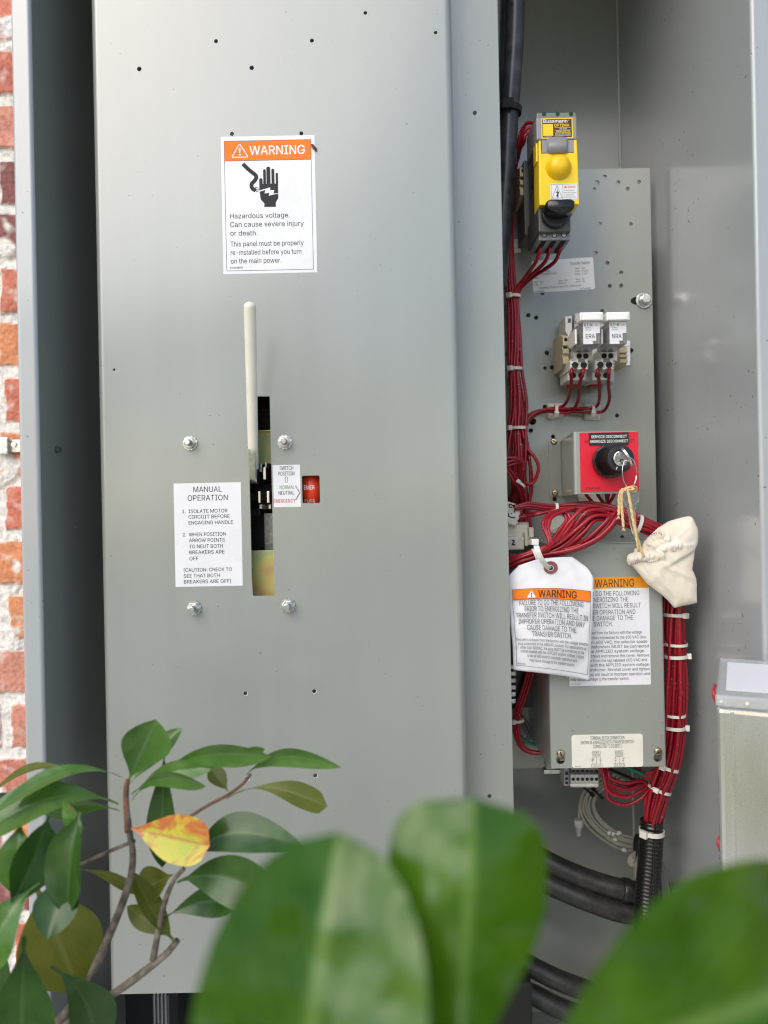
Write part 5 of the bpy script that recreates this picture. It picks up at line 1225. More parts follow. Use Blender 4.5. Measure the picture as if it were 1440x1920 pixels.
def tag_string():
    g = 'yellow cotton string tied to the key ring'
    t = thing('string', 'frayed yellow cotton string tying the key ring to the cloth bag', 'string', W(1175, 920, .63))
    def st(name, pts, r=.0011, fray=False):
        path = spline([W(*p) for p in pts], 7); mb = MB()
        for ph in (0, 2.1, 4.2):
            q = []
            for i, p in enumerate(path):
                a = ph + i * .55; q.append(p + Vector((math.cos(a), math.sin(a), 0)) * r * .55)
            mb.tube(q, r * .62, 6)
        if fray:
            d = (path[-1] - path[-3]).normalized()
            for k in range(9):
                a = k * .7; mb.tube([path[-1], path[-1] + d * .002 + Vector((math.cos(a), math.sin(a), 0)) * .0008, path[-1] + d * .0034 + Vector((math.cos(a), math.sin(a), 0)) * .0017], .00022, 5)
        mb.build(name, 'string', t, fix=False)
    st('knot', [(1167, 921, .628), (1176, 916, .624), (1187, 912, .626), (1193, 915, .631), (1190, 921, .632), (1182, 921, .628), (1173, 918, .624), (1178, 913, .626), (1188, 917, .623), (1179, 919, .622)], .0013)
    st('tail', [(1175, 917, .625), (1166, 918, .624), (1161, 932, .626), (1161, 950, .626), (1160, 966, .625)], .0011, True)
    st('tail', [(1173, 919, .623), (1166, 924, .622), (1166, 950, .624), (1168, 975, .624), (1169, 988, .624)], .0011, True)
    st('cord', [(1177, 919, .623), (1182, 945, .622), (1187, 975, .622), (1191, 995, .622), (1196, 1022, .624), (1197, 1034, .627)], .0011)
    st('cord', [(1178, 920, .625), (1183, 946, .624), (1188, 976, .624), (1193, 1000, .624), (1200, 1024, .625), (1207, 1045, .627)], .0011)
tag_string()
# ------------------------------------------------------------------ rating plate and lower cover box
def nameplate():
    f = Face(996.3, 489.5, ZPL, 2.55)
    t = thing('rating_plate', 'silver transfer switch rating sticker with rounded corners, tilted on the back plate', 'label', f.o)
    mb = MB(); f.slab(mb, rrect(0, 0, 116, 60, 4)); mb.build('sticker', 'silver_foil', t)
    def words(f, m):
        f.text(m, 'Transfer Switch', 72, 12, 5, 37, 'L', .006)
        for s, x, y, w in (('GO #:', 1.5, 24, 8), ('NT00001801', 13, 22, 20), ('Cat #:', 1.5, 29, 9), ('NTV3LDA3064009WSU', 13, 27, 33), ('Style #:', 1.5, 33.5, 11), ('Item:', 81, 21, 8), ('002', 93, 21, 6), ('CO #:', 81, 26, 8), ('001030', 93, 26, 12),
                           ('Piece:', 81, 31, 9), ('1 of 2', 93, 31, 10), ('Volts:', 1.5, 41.5, 9), ('240', 14, 41.5, 6), ('Poles:', 1.5, 46, 9), ('3', 14, 46, 2), ('Amps:', 48, 41.5, 9), ('400', 59, 41.5, 6), ('Phase:', 48, 46.3, 10), ('3', 60, 46.3, 2),
                           ('Hertz:', 81, 41, 9), ('60', 93, 41, 4), ('Wire:', 81, 45.6, 8), ('3/4', 93, 45.6, 5), ('ASSEMBLED IN MEXICO WITH U.S. COMPONENTS', 12, 53, 78), ('J13003H526', 1.5, 59, 19), ('8145A18H02', 88, 59, 20)):
            f.text(m, s, x, y, 2.9, w, 'L', .004)
    ink(t, 'lettering', f, words, 'grey_ink')
nameplate()

ZC = .658
def cover_box():
    t = thing('cover_box', 'grey sheet steel terminal cover box on the lower plate', 'cover box', W(1140, 1440, ZPL))
    x0, x1 = W(1033, 1437, ZC).x, W(1250, 1437, ZC).x; z0 = W(1140, 1439, ZC).z; z1 = W(1140, 1020, ZC).z
    ks = []
    for px, py in ((1051, 1413), (1233.5, 1409)):
        x, z = xz(px, py, ZC); k = ZC / FPX; r1, r2 = 8.3 * k, 4.2 * k; zc = z - 12 * k
        ks.append([(x + r1 * math.cos(R(a)), zc + r1 * math.sin(R(a))) for a in range(-270 + 35, 90 - 30, 15)] + [(x + r2, z), (x, z + r2), (x - r2, z)])
    mb = MB(); mb.plate([(x0 + .002, z0), (x1 - .002, z0), (x1 - .002, z1), (x0 + .002, z1)], ks, ZC, ZC + .0015)
    th = .0015; yb = ZPL - .0006
    def strip(prof):
        n = len(prof); vs = [(x, y, z) for z in (z0, z1) for x, y in prof]
        mb.add(vs, [list(range(n)), list(range(n, 2 * n))[::-1]] + [(k, (k + 1) % n, n + (k + 1) % n, n + k) for k in range(n)])
    A = [R(15 * i) for i in range(7)]
    strip([(x0 + .002 - .002 * math.sin(a), ZC + .002 - .002 * math.cos(a)) for a in A] + [(x0, yb), (x0 + th, yb), (x0 + th, ZC + .002), (x0 + .002, ZC + th)])
    strip([(x1 - .002 + .002 * math.sin(a), ZC + .002 - .002 * math.cos(a)) for a in A] + [(x1, yb), (x1 - th, yb), (x1 - th, ZC + .002), (x1 - .002, ZC + th)])
    mb.build('bent_cover', PAINT, t)
    mb = MB(); mb.box((x0 + .0016, ZC + .0005, z1 + .0001), (x1 - .0016, yb, z1 + .0015)); mb.build('top_flange', PAINT, t, bevel=.0004)
    mb = MB(); mb.bp(1046, 1030, 1236, 1425, ZC + .012, ZC + .013); mb.build('inner_bracket', 'zinc', t)
    for i, (px, py) in enumerate(((1051, 1413), (1233.5, 1409))):
        slot_screw(W(px, py, ZC - .0002), .0036, 'cover_screw', 'brass plated slotted screw at the %s lower corner of the cover box' % ('left', 'right')[i], ang=(1.2, -.5)[i], h=.0026)
cover_box()

def box_label():
    f = Face(1064, 1083.5, ZC)
    t = thing('warning_label', 'white warning label with amber header on the lower cover box, half behind the hanging tag', 'label', f.o)
    mb = MB(); f.slab(mb, [(0, 0), (152.5, 0), (152.5, 203), (0, 203)]); mb.build('sticker', 'white_vinyl', t)
    ink(t, 'header_band', f, lambda f, m: f.rect(m, 0, 0, 152.5, 21.5, .00016), 'amber_ink')
    ink(t, 'header_lettering', f, lambda f, m: f.text(m, 'WARNING', 51, 18.5, 14, 74, 'L', .006, .0003), 'brown_ink')
    def words(f, m):
        for s, y, w in (('FAILURE TO DO THE FOLLOWING', 35, 132), ('PRIOR TO ENERGIZING THE', 46.5, 111), ('TRANSFER SWITCH WILL RESULT', 58, 134), ('IN IMPROPER OPERATION AND', 70, 124), ('MAY CAUSE DAMAGE TO THE', 81, 119), ('TRANSFER SWITCH.', 92, 81)):
            f.text(m, s, 2, y, 8.6, w, 'L')
        for s, y, w in (('The unit is shipped from the factory with the voltage', 107, 135), ('selector connectors connected to the 600 VAC taps.', 116, 144), ('For other than 600 VAC, the selector spade', 124.6, 145), ('of BOTH transformers MUST be connected', 133.2, 148), ('and with the APPLIED system voltage.', 141.8, 141),
                        ('Loosen four screws and remove this cover. Remove', 150.4, 148), ('the connector from the tap labeled 600 VAC and', 159, 144), ('tap labeled with the APPLIED system voltage.', 167.6, 148.5), ('of second transformer. Reinstall cover and tighten', 176.2, 148.5), ('Failure to do so will result in improper operation and', 185, 148.5), ('may cause damage to the transfer switch.', 193.6, 110)):
            f.text(m, s, 2, y, 5.6, w, 'L')
        f.text(m, '8802S14H03', 2, 201.4, 3, 18)
    ink(t, 'lettering', f, words)
box_label()

def terminal_label():
    f = Face(1071.5, 1378.2, ZC)
    t = thing('wiring_label', 'cream terminal block connection label with two contact diagrams', 'label', f.o)
    mb = MB(); f.slab(mb, rrect(0, 0, 133.5, 62, 5)); mb.build('sticker', 'cream_vinyl', t)
    def words(f, m):
        for s, y, w in (('TERMINAL BLOCK CONNECTION', 9.6, 64), ('SHOWN DE ENERGIZED WITH TRANSFER SWITCH', 17.6, 100), ('CONNECTED TO SOURCE 1', 25.2, 53)): f.text(m, s, 67, y, 6.2, w, 'C')
        for cx, n in ((46, '1'), (88.5, '2')):
            f.text(m, 'SOURCE ' + n, cx, 35, 4.4, 16, 'C'); f.text(m, 'POSITION', cx, 40.4, 4.4, 15, 'C')
            f.line(m, [(cx - 7, 42), (cx + 7.5, 42)], .5)
            for k, x in enumerate((cx - 7, cx, cx + 7.5)):
                f.frame(m, x - 3, 55, x + 3, 61, .45); f.text(m, str(k + 1 if n == '1' else k + 4), x, 59.4, 3, 1.4, 'C')
                if k == 1: f.line(m, [(x, 42), (x, 55)], .5)
                else:
                    f.line(m, [(x, 42), (x, 46.4)], .5); f.line(m, [(x, 49), (x, 55)], .5); f.line(m, [(x - 2.2, 46.4), (x + 2.2, 46.4)], .45); f.line(m, [(x - 2.2, 49), (x + 2.2, 49)], .45)
            x = cx - 7 if n == '1' else cx + 7.5; f.line(m, [(x - 2.4, 50.6), (x + 2.4, 44.8)], .45)
        f.text(m, '8801S79H01', 5, 60.6, 2.2, 12)
    ink(t, 'lettering', f, words)
terminal_label()

# ------------------------------------------------------------------ hanging tag
def hang_tag():
    def prof(y_keys, q):
        for (a, u), (b, v) in zip(y_keys, y_keys[1:]):
            if q <= b: k = (q - a) / (b - a); k = k * k * (3 - 2 * k); return u + (v - u) * k
        return y_keys[-1][1]
    def warp(x, y, lift):                          # local 160 x 232 px sheet -> bent paper in space
        s, v = x / 160, y / 205
        xl = prof(((-.2, 953), (0, 953), (.3, 955), (.45, 957.5), (.8, 962), (1.1, 963.5)), v) 
        xr = prof(((-.2, 1113), (0, 1113.5), (.35, 1112), (.6, 1109.5), (1.1, 1105.5)), v)
        px = xl + (xr - xl) * s
        slope = prof(((-.2, -.02), (0, .015), (.2, .02), (.55, .06), (1, .135), (1.1, .14)), v)
        arch = -5.5 * math.sin(math.pi * min(1, max(0, s))) * (1 - min(1, max(0, v)) * .75)
        py = 1082 + 184 * v + slope * (px - 1033) + arch
        Z = .641 - .004 * math.sin(math.pi * s) - .007 * v * (1 - v) * 2 + .003 * s + .0012 * math.sin(6 * v + 3 * s) + .0026 * noise.noise((s * 2.6, v * 3.4, 1)) + .0010 * noise.noise((s * 7, v * 9, 5)) + .0035 * max(0, -v) * 4
        p = W(px, py, Z); p.y -= lift; return p
    f = Face(953, 1082, .64, warp=warp)
    t = thing('hang_tag', 'wrinkled white paper warning tag hanging by a nylon tie from the red wires', 'tag', W(1031, 1066, .64))
    out = [(0, 0), (20, -22), (54, -32), (120, -37), (150, -17), (160, 0), (160, 205), (0, 205)]
    def inside(x, y):
        ok = False; n = len(out)
        for i in range(n):
            (xa, ya), (xb, yb) = out[i], out[(i + 1) % n]
            if (ya > y) != (yb > y) and x < (xb - xa) * (y - ya) / (yb - ya) + xa: ok = not ok
        return ok
    def yt(x):
        top = out[:6]
        for (xa, ya), (xb, yb) in zip(top, top[1:]):
            if xa <= x <= xb: return ya + (yb - ya) * (x - xa) / (xb - xa)
        return 0
    mb = MB(); nx, ny = 40, 44; vs = []
    for side in (0, 1):
        for j in range(ny + 1):
            for i in range(nx + 1):
                x = 160 * i / nx; a = yt(x); y = a + (205 - a) * j / ny
                wr = .0012 * noise.noise((x * .05, y * .05, 3)) + .0030 * max(0, noise.noise((x * .03, y * .06, 8)) - .2) * (1 if y < 25 or x < 14 else .15)
                p = warp(x, y, 0); p.y += (side * .0004) + .0002 + wr * .5 + .0003; vs.append(p)
    W_ = nx + 1; N = W_ * (ny + 1); fs = []
    for j in range(ny):
        for i in range(nx):
            q = j * W_ + i; fs.append((q, q + W_, q + W_ + 1, q + 1)); fs.append((N + q, N + q + 1, N + q + W_ + 1, N + q + W_))
    rim = [i for i in range(W_)] + [j * W_ + nx for j in range(1, ny + 1)] + [ny * W_ + i for i in range(nx - 1, -1, -1)] + [j * W_ for j in range(ny - 1, 0, -1)]
    for a, b in zip(rim, rim[1:] + rim[:1]): fs.append((a, b, N + b, N + a))
    mb.add(vs, fs, 0, True); mb.build('paper', 'white_paper', t)
    L = .0010
    def grid(f, m, x0, y0, x1, y1, lift, n=32, k=6):
        for i in range(n):
            for j in range(k):
                a, b = x0 + (x1 - x0) * i / n, x0 + (x1 - x0) * (i + 1) / n; c, d = y0 + (y1 - y0) * j / k, y0 + (y1 - y0) * (j + 1) / k
                f.poly(m, [(a, c), (b, c), (b, d), (a, d)], lift)
    ink(t, 'header_band', f, lambda f, m: grid(f, m, 6, 29, 154.5, 49.5, L - .00025), 'orange_ink')
    def border(f, m):
        for y in (28.2, 49.2, 193): grid(f, m, 6, y, 154.5, y + .8, L - .0001, 24, 1)
        for x in (6, 153.8): grid(f, m, x, 28.6, x + .8, 193.4, L - .0001, 1, 30)
    ink(t, 'border', f, border, 'grey_ink')
    ink(t, 'warning_triangle', f, lambda f, m: f.poly(m, [(42, 32), (50.5, 47), (33, 47)], L + .0003), 'white_ink')
    ink(t, 'exclamation_mark', f, lambda f, m: (f.poly(m, [(40.9, 37), (43, 37), (42.4, 42.6), (41.5, 42.6)], L + .0005), f.poly(m, circ(42, 44.6, 1, 8), L + .0005)), 'black_ink')
    ink(t, 'header_lettering', f, lambda f, m: f.text(m, 'WARNING', 55, 46.6, 14.4, 73, 'L', .022, L), 'brown_ink')
    def words(f, m):
        for s, y, w in (('FAILURE TO DO THE FOLLOWING', 62.8, 122), ('PRIOR TO ENERGIZING THE', 75.8, 103), ('TRANSFER SWITCH WILL RESULT IN', 89, 139), ('IMPROPER OPERATION AND MAY', 102, 130), ('CAUSE DAMAGE TO THE', 115, 97), ('TRANSFER SWITCH.', 128, 79)):
            f.text(m, s, 80, y, 10.4, w, 'C', 0, L)
        for s, y, w, x in (('This unit is shipped from the factory with the voltage selector', 138.4, 146, 80), ('plug connected in the 600VAC position. For applications at', 147, 138, 80), ('other than 600VAC, the plug MUST be connected to the', 155.6, 130, 80), ('socket labeled with the APPLIED system voltage. Failure', 164, 130, 80), ('to do so will result in improper operation and', 172.6, 102, 80), ('may cause damage to the transfer switch.', 182, 93, 80)):
            f.text(m, s, x, y, 6, w, 'C', 0, L)
        f.text(m, '8802S30H01', 8, 190.6, 3, 17, 'L', 0, L)
    ink(t, 'lettering', f, words)
    ink(t, 'eyelet_patch', f, lambda f, m: f.poly(m, circ(79, -14, 13.2, 28), L - .0001), 'tag_eyelet')
    ink(t, 'eyelet_ring', f, lambda f, m: [f.line(m, circ(78.5, -13, 5.4, 18), 1.4, L + .0001, closed=True)], 'zinc')
    ink(t, 'eyelet_hole', f, lambda f, m: f.poly(m, circ(78.5, -13, 4.4, 18), L + .00015), 'black_matte')
    z = thing('nylon_tie', 'curved ivory nylon tie holding the hanging tag to the wire bundle', 'cable tie', W(1005, 1017, .63))
    mb = MB(); pa = spline([W(1004, 1019, .628), W(1009, 1035, .624), W(1017, 1052, .627), W(1026, 1062, .634), W(1031, 1068, .642)], 8)
    wv = Vector((.0021, 0, .0007)); th = Vector((0, .0005, 0)); vs = []
    for p in pa: vs += [p - wv - th, p + wv - th, p + wv + th, p - wv + th]
    mb.add(vs, [(4 * i + k, 4 * i + (k + 1) % 4, 4 * i + 4 + (k + 1) % 4, 4 * i + 4 + k) for i in range(len(pa) - 1) for k in range(4)], 0, False); mb.build('strap', 'nylon', z)
    mb = MB(); mb.bp(997.5, 1010.5, 1011, 1022, .625, .6315); mb.build('head', 'nylon', z, bevel=.0009)
hang_tag()

# ------------------------------------------------------------------ cloth bag
def cloth_bag():
    k = 1 / 7.68
    out = [(1140 + x * k, 900 + y * k) for x, y in ((275,1110),(290,1075),(330,1055),(380,1040),(378,1005),(400,985),(440,978),(497,985),(498,940),(520,890),(570,830),(640,765),(720,690),(800,640),(860,602),(900,585),(1000,555),(1100,530),(1160,520),(1200,528),(1230,560),(1262,630),(1290,700),(1297,770),(1295,840),(1288,920),(1262,985),(1248,1040),(1240,1120),(1226,1200),(1215,1290),(1245,1350),(1272,1420),(1280,1520),(1276,1600),(1284,1700),(1282,1770),(1180,1795),(1080,1812),(960,1845),(920,1800),(870,1740),(790,1665),(680,1580),(560,1490),(480,1390),(400,1290),(350,1235),(300,1225),(272,1170))]
    n = len(out)
    def inside(x, y):
        ok = False
        for i in range(n):
            (xa, ya), (xb, yb) = out[i], out[(i + 1) % n]
            if (ya > y) != (yb > y) and x < (xb - xa) * (y - ya) / (yb - ya) + xa: ok = not ok
        return ok
    def near(x, y):
        b = (1e9, 0, 0)
        for i in range(n):
            (xa, ya), (xb, yb) = out[i], out[(i + 1) % n]; dx, dy = xb - xa, yb - ya
            t = max(0, min(1, ((x - xa) * dx + (y - ya) * dy) / (dx * dx + dy * dy))); qx, qy = xa + t * dx, ya + t * dy
            d = math.hypot(x - qx, y - qy)
            if d < b[0]: b = (d, qx, qy)
        return b
    # gathered hem: puffs of cloth pinched side by side along the drawstring channels
    rg = random.Random(6); puffs = []
    for path, ln in ((((290,1140),(420,1105),(540,1090),(640,1085),(735,1065)), 58), (((400,1010),(470,1000),(520,960),(560,900),(640,830),(740,790)), 46), (((610,950),(690,900),(780,850),(860,830)), 50), (((660,1030),(750,980),(830,945),(900,925),(985,940)), 52)):
        sp = spline([(x, y, 0) for x, y in path], 12); acc = 0; nxt = 0
        for i in range(1, len(sp)):
            acc += (sp[i] - sp[i - 1]).length
            if acc < nxt: continue
            nxt = acc + rg.uniform(38, 66); d = (sp[i] - sp[i - 1]).normalized(); d = (d + Vector((-d.y, d.x, 0)) * rg.uniform(-.4, .4)).normalized()
            puffs.append((sp[i].x, sp[i].y, d.x, d.y, rg.uniform(20, 32), ln * rg.uniform(.7, 1.15), rg.uniform(5, 9)))
    def puff(x, y):
        b = 0
        for cx, cy, dx, dy, w, l, a in puffs:
            u, v = (x - cx) * dx + (y - cy) * dy, -(x - cx) * dy + (y - cy) * dx
            if abs(u) < 3 * w and abs(v) < 3 * l: b = max(b, a * math.exp(-(u / w) ** 2 - abs(v / l) ** 3))
        return b
    st = 1.15; x0, y0 = 1172, 962; nx, ny = int(142 / st), int(186 / st)
    cells = set()
    for j in range(ny):
        for i in range(nx):
            if inside(x0 + (i + .5) * st, y0 + (j + .5) * st): cells.add((i, j))
    idx = {}; P = []
    for i, j in sorted(cells):
        for a, b in ((i, j), (i + 1, j), (i + 1, j + 1), (i, j + 1)):
            if (a, b) not in idx:
                idx[(a, b)] = len(P); P.append([x0 + a * st, y0 + b * st])
    border = {}
    from collections import Counter
    ec = Counter()
    for i, j in cells:
        q = [(i, j), (i + 1, j), (i + 1, j + 1), (i, j + 1)]
        for a, b in zip(q, q[1:] + q[:1]): ec[tuple(sorted((a, b)))] += 1
    bset = {v for e, c in ec.items() if c == 1 for v in e}
    fr, bk = [None] * len(P), [None] * len(P); H, XY = [0] * len(P), [None] * len(P)
    for key, i in idx.items():
        x, y = P[i]; d, qx, qy = near(x, y)
        if key in bset: x, y, d = qx, qy, 0
        # signed distance to the crease where the upper lobe folds over the lower one
        fx, fy = (x - 1140) / k, (y - 900) / k
        ax_, ay_, bx_, by_ = 900, 1190, 1270, 985
        sd_ = ((bx_ - ax_) * (fy - ay_) - (by_ - ay_) * (fx - ax_)) / math.hypot(bx_ - ax_, by_ - ay_)
        h = 11.5 * math.sqrt(max(0, 1 - (1 - min(1, d / 34)) ** 2))
        up = 1 / (1 + math.exp(max(-30, min(30, sd_ / 14)))) * max(0, min(1, (fx - 640) / 300))
        h += 5.5 * up * min(1, d / 8)
        h -= 3.4 * math.exp(-(sd_ / 55) ** 2) * (sd_ > 0) * min(1, d / 10) * max(0, min(1, (fx - 800) / 250))
        # long soft folds running to the lower corner
        for (ax_, ay_, bx_, by_, amp, w) in ((700, 1180, 1230, 1440, 3.6, 42), (540, 1240, 1000, 1740, 2.8, 42), (430, 1250, 640, 1560, 1.8, 36), (490, 1180, 640, 1480, 1.6, 20), (600, 1180, 800, 1520, 1.7, 22), (700, 1140, 980, 1420, 1.6, 22), (980, 940, 1240, 930, 1.5, 26), (900, 860, 1120, 640, 1.4, 26), (760, 1000, 930, 1180, 1.3, 20), (760, 1260, 1260, 1650, 1.4, 60), (1000, 900, 1230, 700, 2.0, 80), (860, 640, 1000, 1000, -1.6, 70), (640, 820, 900, 720, 1.2, 50)):
            l = math.hypot(bx_ - ax_, by_ - ay_); t_ = ((fx - ax_) * (bx_ - ax_) + (fy - ay_) * (by_ - ay_)) / l / l; s_ = ((bx_ - ax_) * (fy - ay_) - (by_ - ay_) * (fx - ax_)) / l
            if -.2 < t_ < 1.2: h += amp * math.exp(-(s_ / w) ** 2) * max(0, math.sin(math.pi * min(1, max(0, t_)))) * min(1, d / 8)
        h += puff(fx, fy) * min(1, d / 3)
        h += (.8 * noise.noise((fx * .004, fy * .004, 4)) + 1.2 * noise.noise((fx * .0075 + 2, fy * .0055, 9))) * min(1, d / 9)
        s2 = .00046; H[i] = h; XY[i] = (x, y)
        bk[i] = W(x, y, .646) + Vector((0, .0002 + .5 * s2 * min(d, 14), 0))
    nb = [[] for _ in P]
    for a, b in ec: nb[idx[a]].append(idx[b]); nb[idx[b]].append(idx[a])
    bi = {idx[v] for v in bset}
    for _ in range(3): H = [h if i in bi else .4 * h + .6 * sum(H[k_] for k_ in nb[i]) / len(nb[i]) for i, h in enumerate(H)]
    for i in range(len(P)): fr[i] = W(*XY[i], .646) + Vector((0, -H[i] * .00046 * 1.25, 0))
    N = len(P); fs = []
    for i, j in cells:
        q = [idx[(i, j)], idx[(i, j + 1)], idx[(i + 1, j + 1)], idx[(i + 1, j)]]
        fs.append(q); fs.append([N + v for v in reversed(q)])
    for (a, b), c in ec.items():
        if c == 1: fs.append((idx[a], idx[b], N + idx[b], N + idx[a]))
    t = thing('cloth_bag', 'small cream cotton drawstring bag with red stitching hanging beside the cover box', 'bag', W(1240, 1030, .646))
    mb = MB(); mb.add(fr + bk, fs, 0, True); mb.build('cotton_body', 'cotton', t)
    def depth(x, y):
        b = min(range(N), key=lambda i: (P[i][0] - x) ** 2 + (P[i][1] - y) ** 2); return fr[b].y
    for pts in (((345,1218),(400,1208),(450,1186),(500,1172),(545,1168),(580,1190),(640,1178),(700,1156),(738,1122)), ((640,790),(690,764),(740,765),(755,800)), ((905,1018),(935,1026),(965,1016))):
        q = [(1140 + x * k, 900 + y * k) for x, y in pts]; sp = spline([(a, b, 0) for a, b in q], 4); mb = MB()
        for i in range(0, len(sp) - 1, 2):
            e = [Vector((v.x, depth(p.x, p.y) - .0006, v.z)) for p in (sp[i], sp[i + 1]) for v in (W(p.x, p.y, .64),)]
            mb.tube(e, .00034, 6)
        mb.build('stitching', 'brown_red', t, fix=False)
cloth_bag()
# ------------------------------------------------------------------ heavy cables
def heavy(label, group, pts, rpx, m='cable_smooth', name='power_cable'):
    rr = rpx * pts[0][2] / FPX; mb = MB(); mb.tube(spline([W(*p) for p in pts], 8), rr, 20)
    return tag(mb.build(name, m, None, fix=False), label, 'cable', group)
heavy('thick smooth black cable curving down past the yellow disconnect switch', 'black cables at the upper left', [(968,-90,.70),(967,-20,.70),(964,80,.70),(958,170,.70),(953,247,.70),(950,313,.70),(945,380,.70),(940,447,.70),(932,540,.70)], 17.5)
heavy('thick black cable half hidden at the panel edge behind the curving black cable', 'black cables at the upper left', [(935,-90,.722),(935,0,.722),(932,140,.722),(926,300,.722),(920,450,.722)], 17)
tie(956, 207, .70, (-.12, 1), .0102, .0102, 'black cable tie around the thick black cable above the disconnect switch', 1.9, .0058, 'black_matte', 'black cable ties')
tie(966, 290, .715, (-.25, 1), .0042, .0042, 'small ribbed black tie on the red wires beside the disconnect switch', 2.6, .006, 'black_matte', 'black cable ties')
g = 'thick dusty cables in the cabinet bottom'
heavy('thick dusty black cable, upper one of the pair ending at a black collar', g, [(900,1560,.80),(985,1595,.79),(1053,1629,.78),(1110,1652,.775),(1165,1668,.77),(1216,1676,.77),(1290,1672,.78)], 18.5, 'cable_rubber')
heavy('thick dusty black cable, lower one of the pair under the black collar', g, [(890,1590,.80),(985,1637,.785),(1060,1671,.775),(1110,1691,.77),(1165,1709,.768),(1250,1722,.77)], 19, 'cable_rubber')
heavy('thick dusty cable behind the foreground leaves, nearer the panel bottom', g, [(900,1755,.80),(960,1792,.79),(1010,1820,.785),(1065,1845,.78),(1140,1868,.78),(1230,1875,.79)], 18, 'cable_rubber')
heavy('lowest thick dusty cable behind the foreground leaves', g, [(880,1800,.80),(950,1842,.79),(1005,1868,.785),(1055,1893,.78),(1140,1920,.78),(1230,1930,.79)], 18, 'cable_rubber')
def collar():
    a, b = W(1164, 1668, .77), W(1182, 1671, .77); t = thing('cable_collar', 'ribbed black collar around the upper dusty cable', 'collar', a)
    mb = MB(); d = (b - a); mb.lathe(a, d, [(0, .0106), (.002, .0122), (.0085, .0124), (.0105, .0112), (.016, .0104)], 28); mb.build('sleeve', 'black_plastic', t)
collar()

# ------------------------------------------------------------------ red control wires
RW = .00165
G1 = 'red wires of the upright bundle'
L1 = 'thin red wire in the upright bundle along the panel edge'
bundle('red_wire', L1, G1, [(957,400,.752,3),(957,470,.75,4),(958,540,.748,8),(963,575,.745,9),(966,640,.744,10),(966,693,.742,10.5),(972,755,.74,13),(971,803,.738,14),(971,850,.735,18),(972,900,.735,20),(972,950,.735,20),(974,1010,.73,20)], 15, RW, 'red_wire', 3, 1.0, .3)
G2 = 'red wires under the yellow disconnect switch'
for k, (x, dx) in enumerate(((1013, 0), (1031, 4), (1050, 8))):
    wire('red_wire', ('left', 'middle', 'right')[k] + ' red wire of the three leaving the bottom of the yellow disconnect switch', G2, [(x+1,459,.68),(x-2,474,.685),(x-10-dx*.4,494,.70),(983+dx*1.6,522,.73),(966+dx*.9,546,.742),(960+dx*.6,585,.743),(961+dx*.4,640,.742)], RW*1.12, 'red_wire')
for k in range(3):
    wire('red_wire', 'red wire looping up from the black cable into the top of the disconnect switch', 'red wires looping into the top of the disconnect switch', [(1003,232+k*7,.695),(996-k*.5,230+k*9,.697),(987-k*1,232+k*11,.70-k*.004),(976+k*3,250+k*9,.705-k*.004),(969+k*2.6,285,.712),(963+k,330,.725),(958+k,400,.74),(957+k,470,.747),(957+k*1.3,560,.745)], RW, 'red_wire')
G3 = 'red wires of the two relays'
for lb, p in (('red wire from the left screw of the relay marked ERA', [(1073,689,.692),(1071,700,.69),(1071,720,.705),(1064,750,.735),(1052.5,762.5,.745),(1025,767.5,.746),(997,775,.745),(986,790,.742),(980,830,.738)]),
              ('red wire from the right screw of the relay marked ERA', [(1094,689,.692),(1093,700,.69),(1087,720,.705),(1084,750,.73),(1072.5,771,.744),(1055,774,.744),(1020,772,.745),(994,781,.743),(984,800,.74),(976,850,.738)]),
              ('red wire from the left screw of the relay marked NRA', [(1121,689,.692),(1121,700,.69),(1124,720,.705),(1124,745,.73),(1117.5,762.5,.742),(1090,766,.746),(1050,767,.742),(1018,769,.742),(993,783,.74),(985,805,.738),(978,850,.735)]),
              ('red wire from the right screw of the relay marked NRA', [(1142.5,689,.692),(1142,700,.69),(1141,720,.705),(1142.5,750,.73),(1132.5,770,.744),(1115,773,.744),(1080,772,.746),(1050,771,.747),(1012,774,.745),(988,796,.742),(982,840,.74)])):
    wire('red_wire', lb, G3, p, RW, 'red_wire')
wire('red_wire', 'red wire bulging out to the right of the upright bundle in a wide loop', G1, [(978,800,.735),(984,826,.732),(990,842.5,.73),(1003,857.5,.728),(1010,876,.728),(1005,896,.729),(997,907,.73),(987,906,.73),(979,893,.732)], RW*1.1, 'red_wire')
wire('red_wire', 'red wire bowing slightly to the right of the upright bundle', G1, [(981,815,.735),(986,845,.735),(994,870,.735),(997,905,.735),(995,930,.735),(990,948,.732),(985,980,.73)], RW*1.1, 'red_wire')
G4 = 'short red wires bunched at the white ring'
bundle('red_wire', 'short red wire bunched through the white ring by the panel edge', G4, [(930,872,.70,8),(952,865,.70,7),(968,862,.70,6),(980,869,.702,5),(980,888,.705,6),(972,915,.715,8),(962,945,.725,10)], 5, RW, 'red_wire', 5, 1.5)
bundle('red_wire', 'short red wire bunched through the white ring by the panel edge', G4, [(935,875,.702,6),(955,885,.703,6),(968,900,.705,6),(978,920,.71,6),(985,950,.72,7)], 3, RW, 'red_wire', 8, 1.5)
G5 = 'red wires of the upper cross run'
bundle('red_wire', 'red wire of the upper run crossing under the red switch plate', G5, [(964,951,.69,3),(976,949,.69,4),(993,947,.69,4.5),(1037,953,.69,5),(1070,951,.69,6),(1100,949,.685,6),(1142,955,.68,6),(1177,966,.672,7),(1205,978,.668,8),(1240,998,.67,10)], 6, RW, 'red_wire', 6, .9)
bundle('red_wire', 'red wire of the upper run crossing under the red switch plate', G5, [(966,970,.695,3),(985,966,.695,5),(1010,962,.69,5),(1040,956,.69,5),(1075,955,.685,6),(1120,960,.68,6),(1165,972,.672,6),(1205,985,.67,7)], 3, RW, 'red_wire', 16, .9)
G6 = 'red wires of the big sweeping bunch'
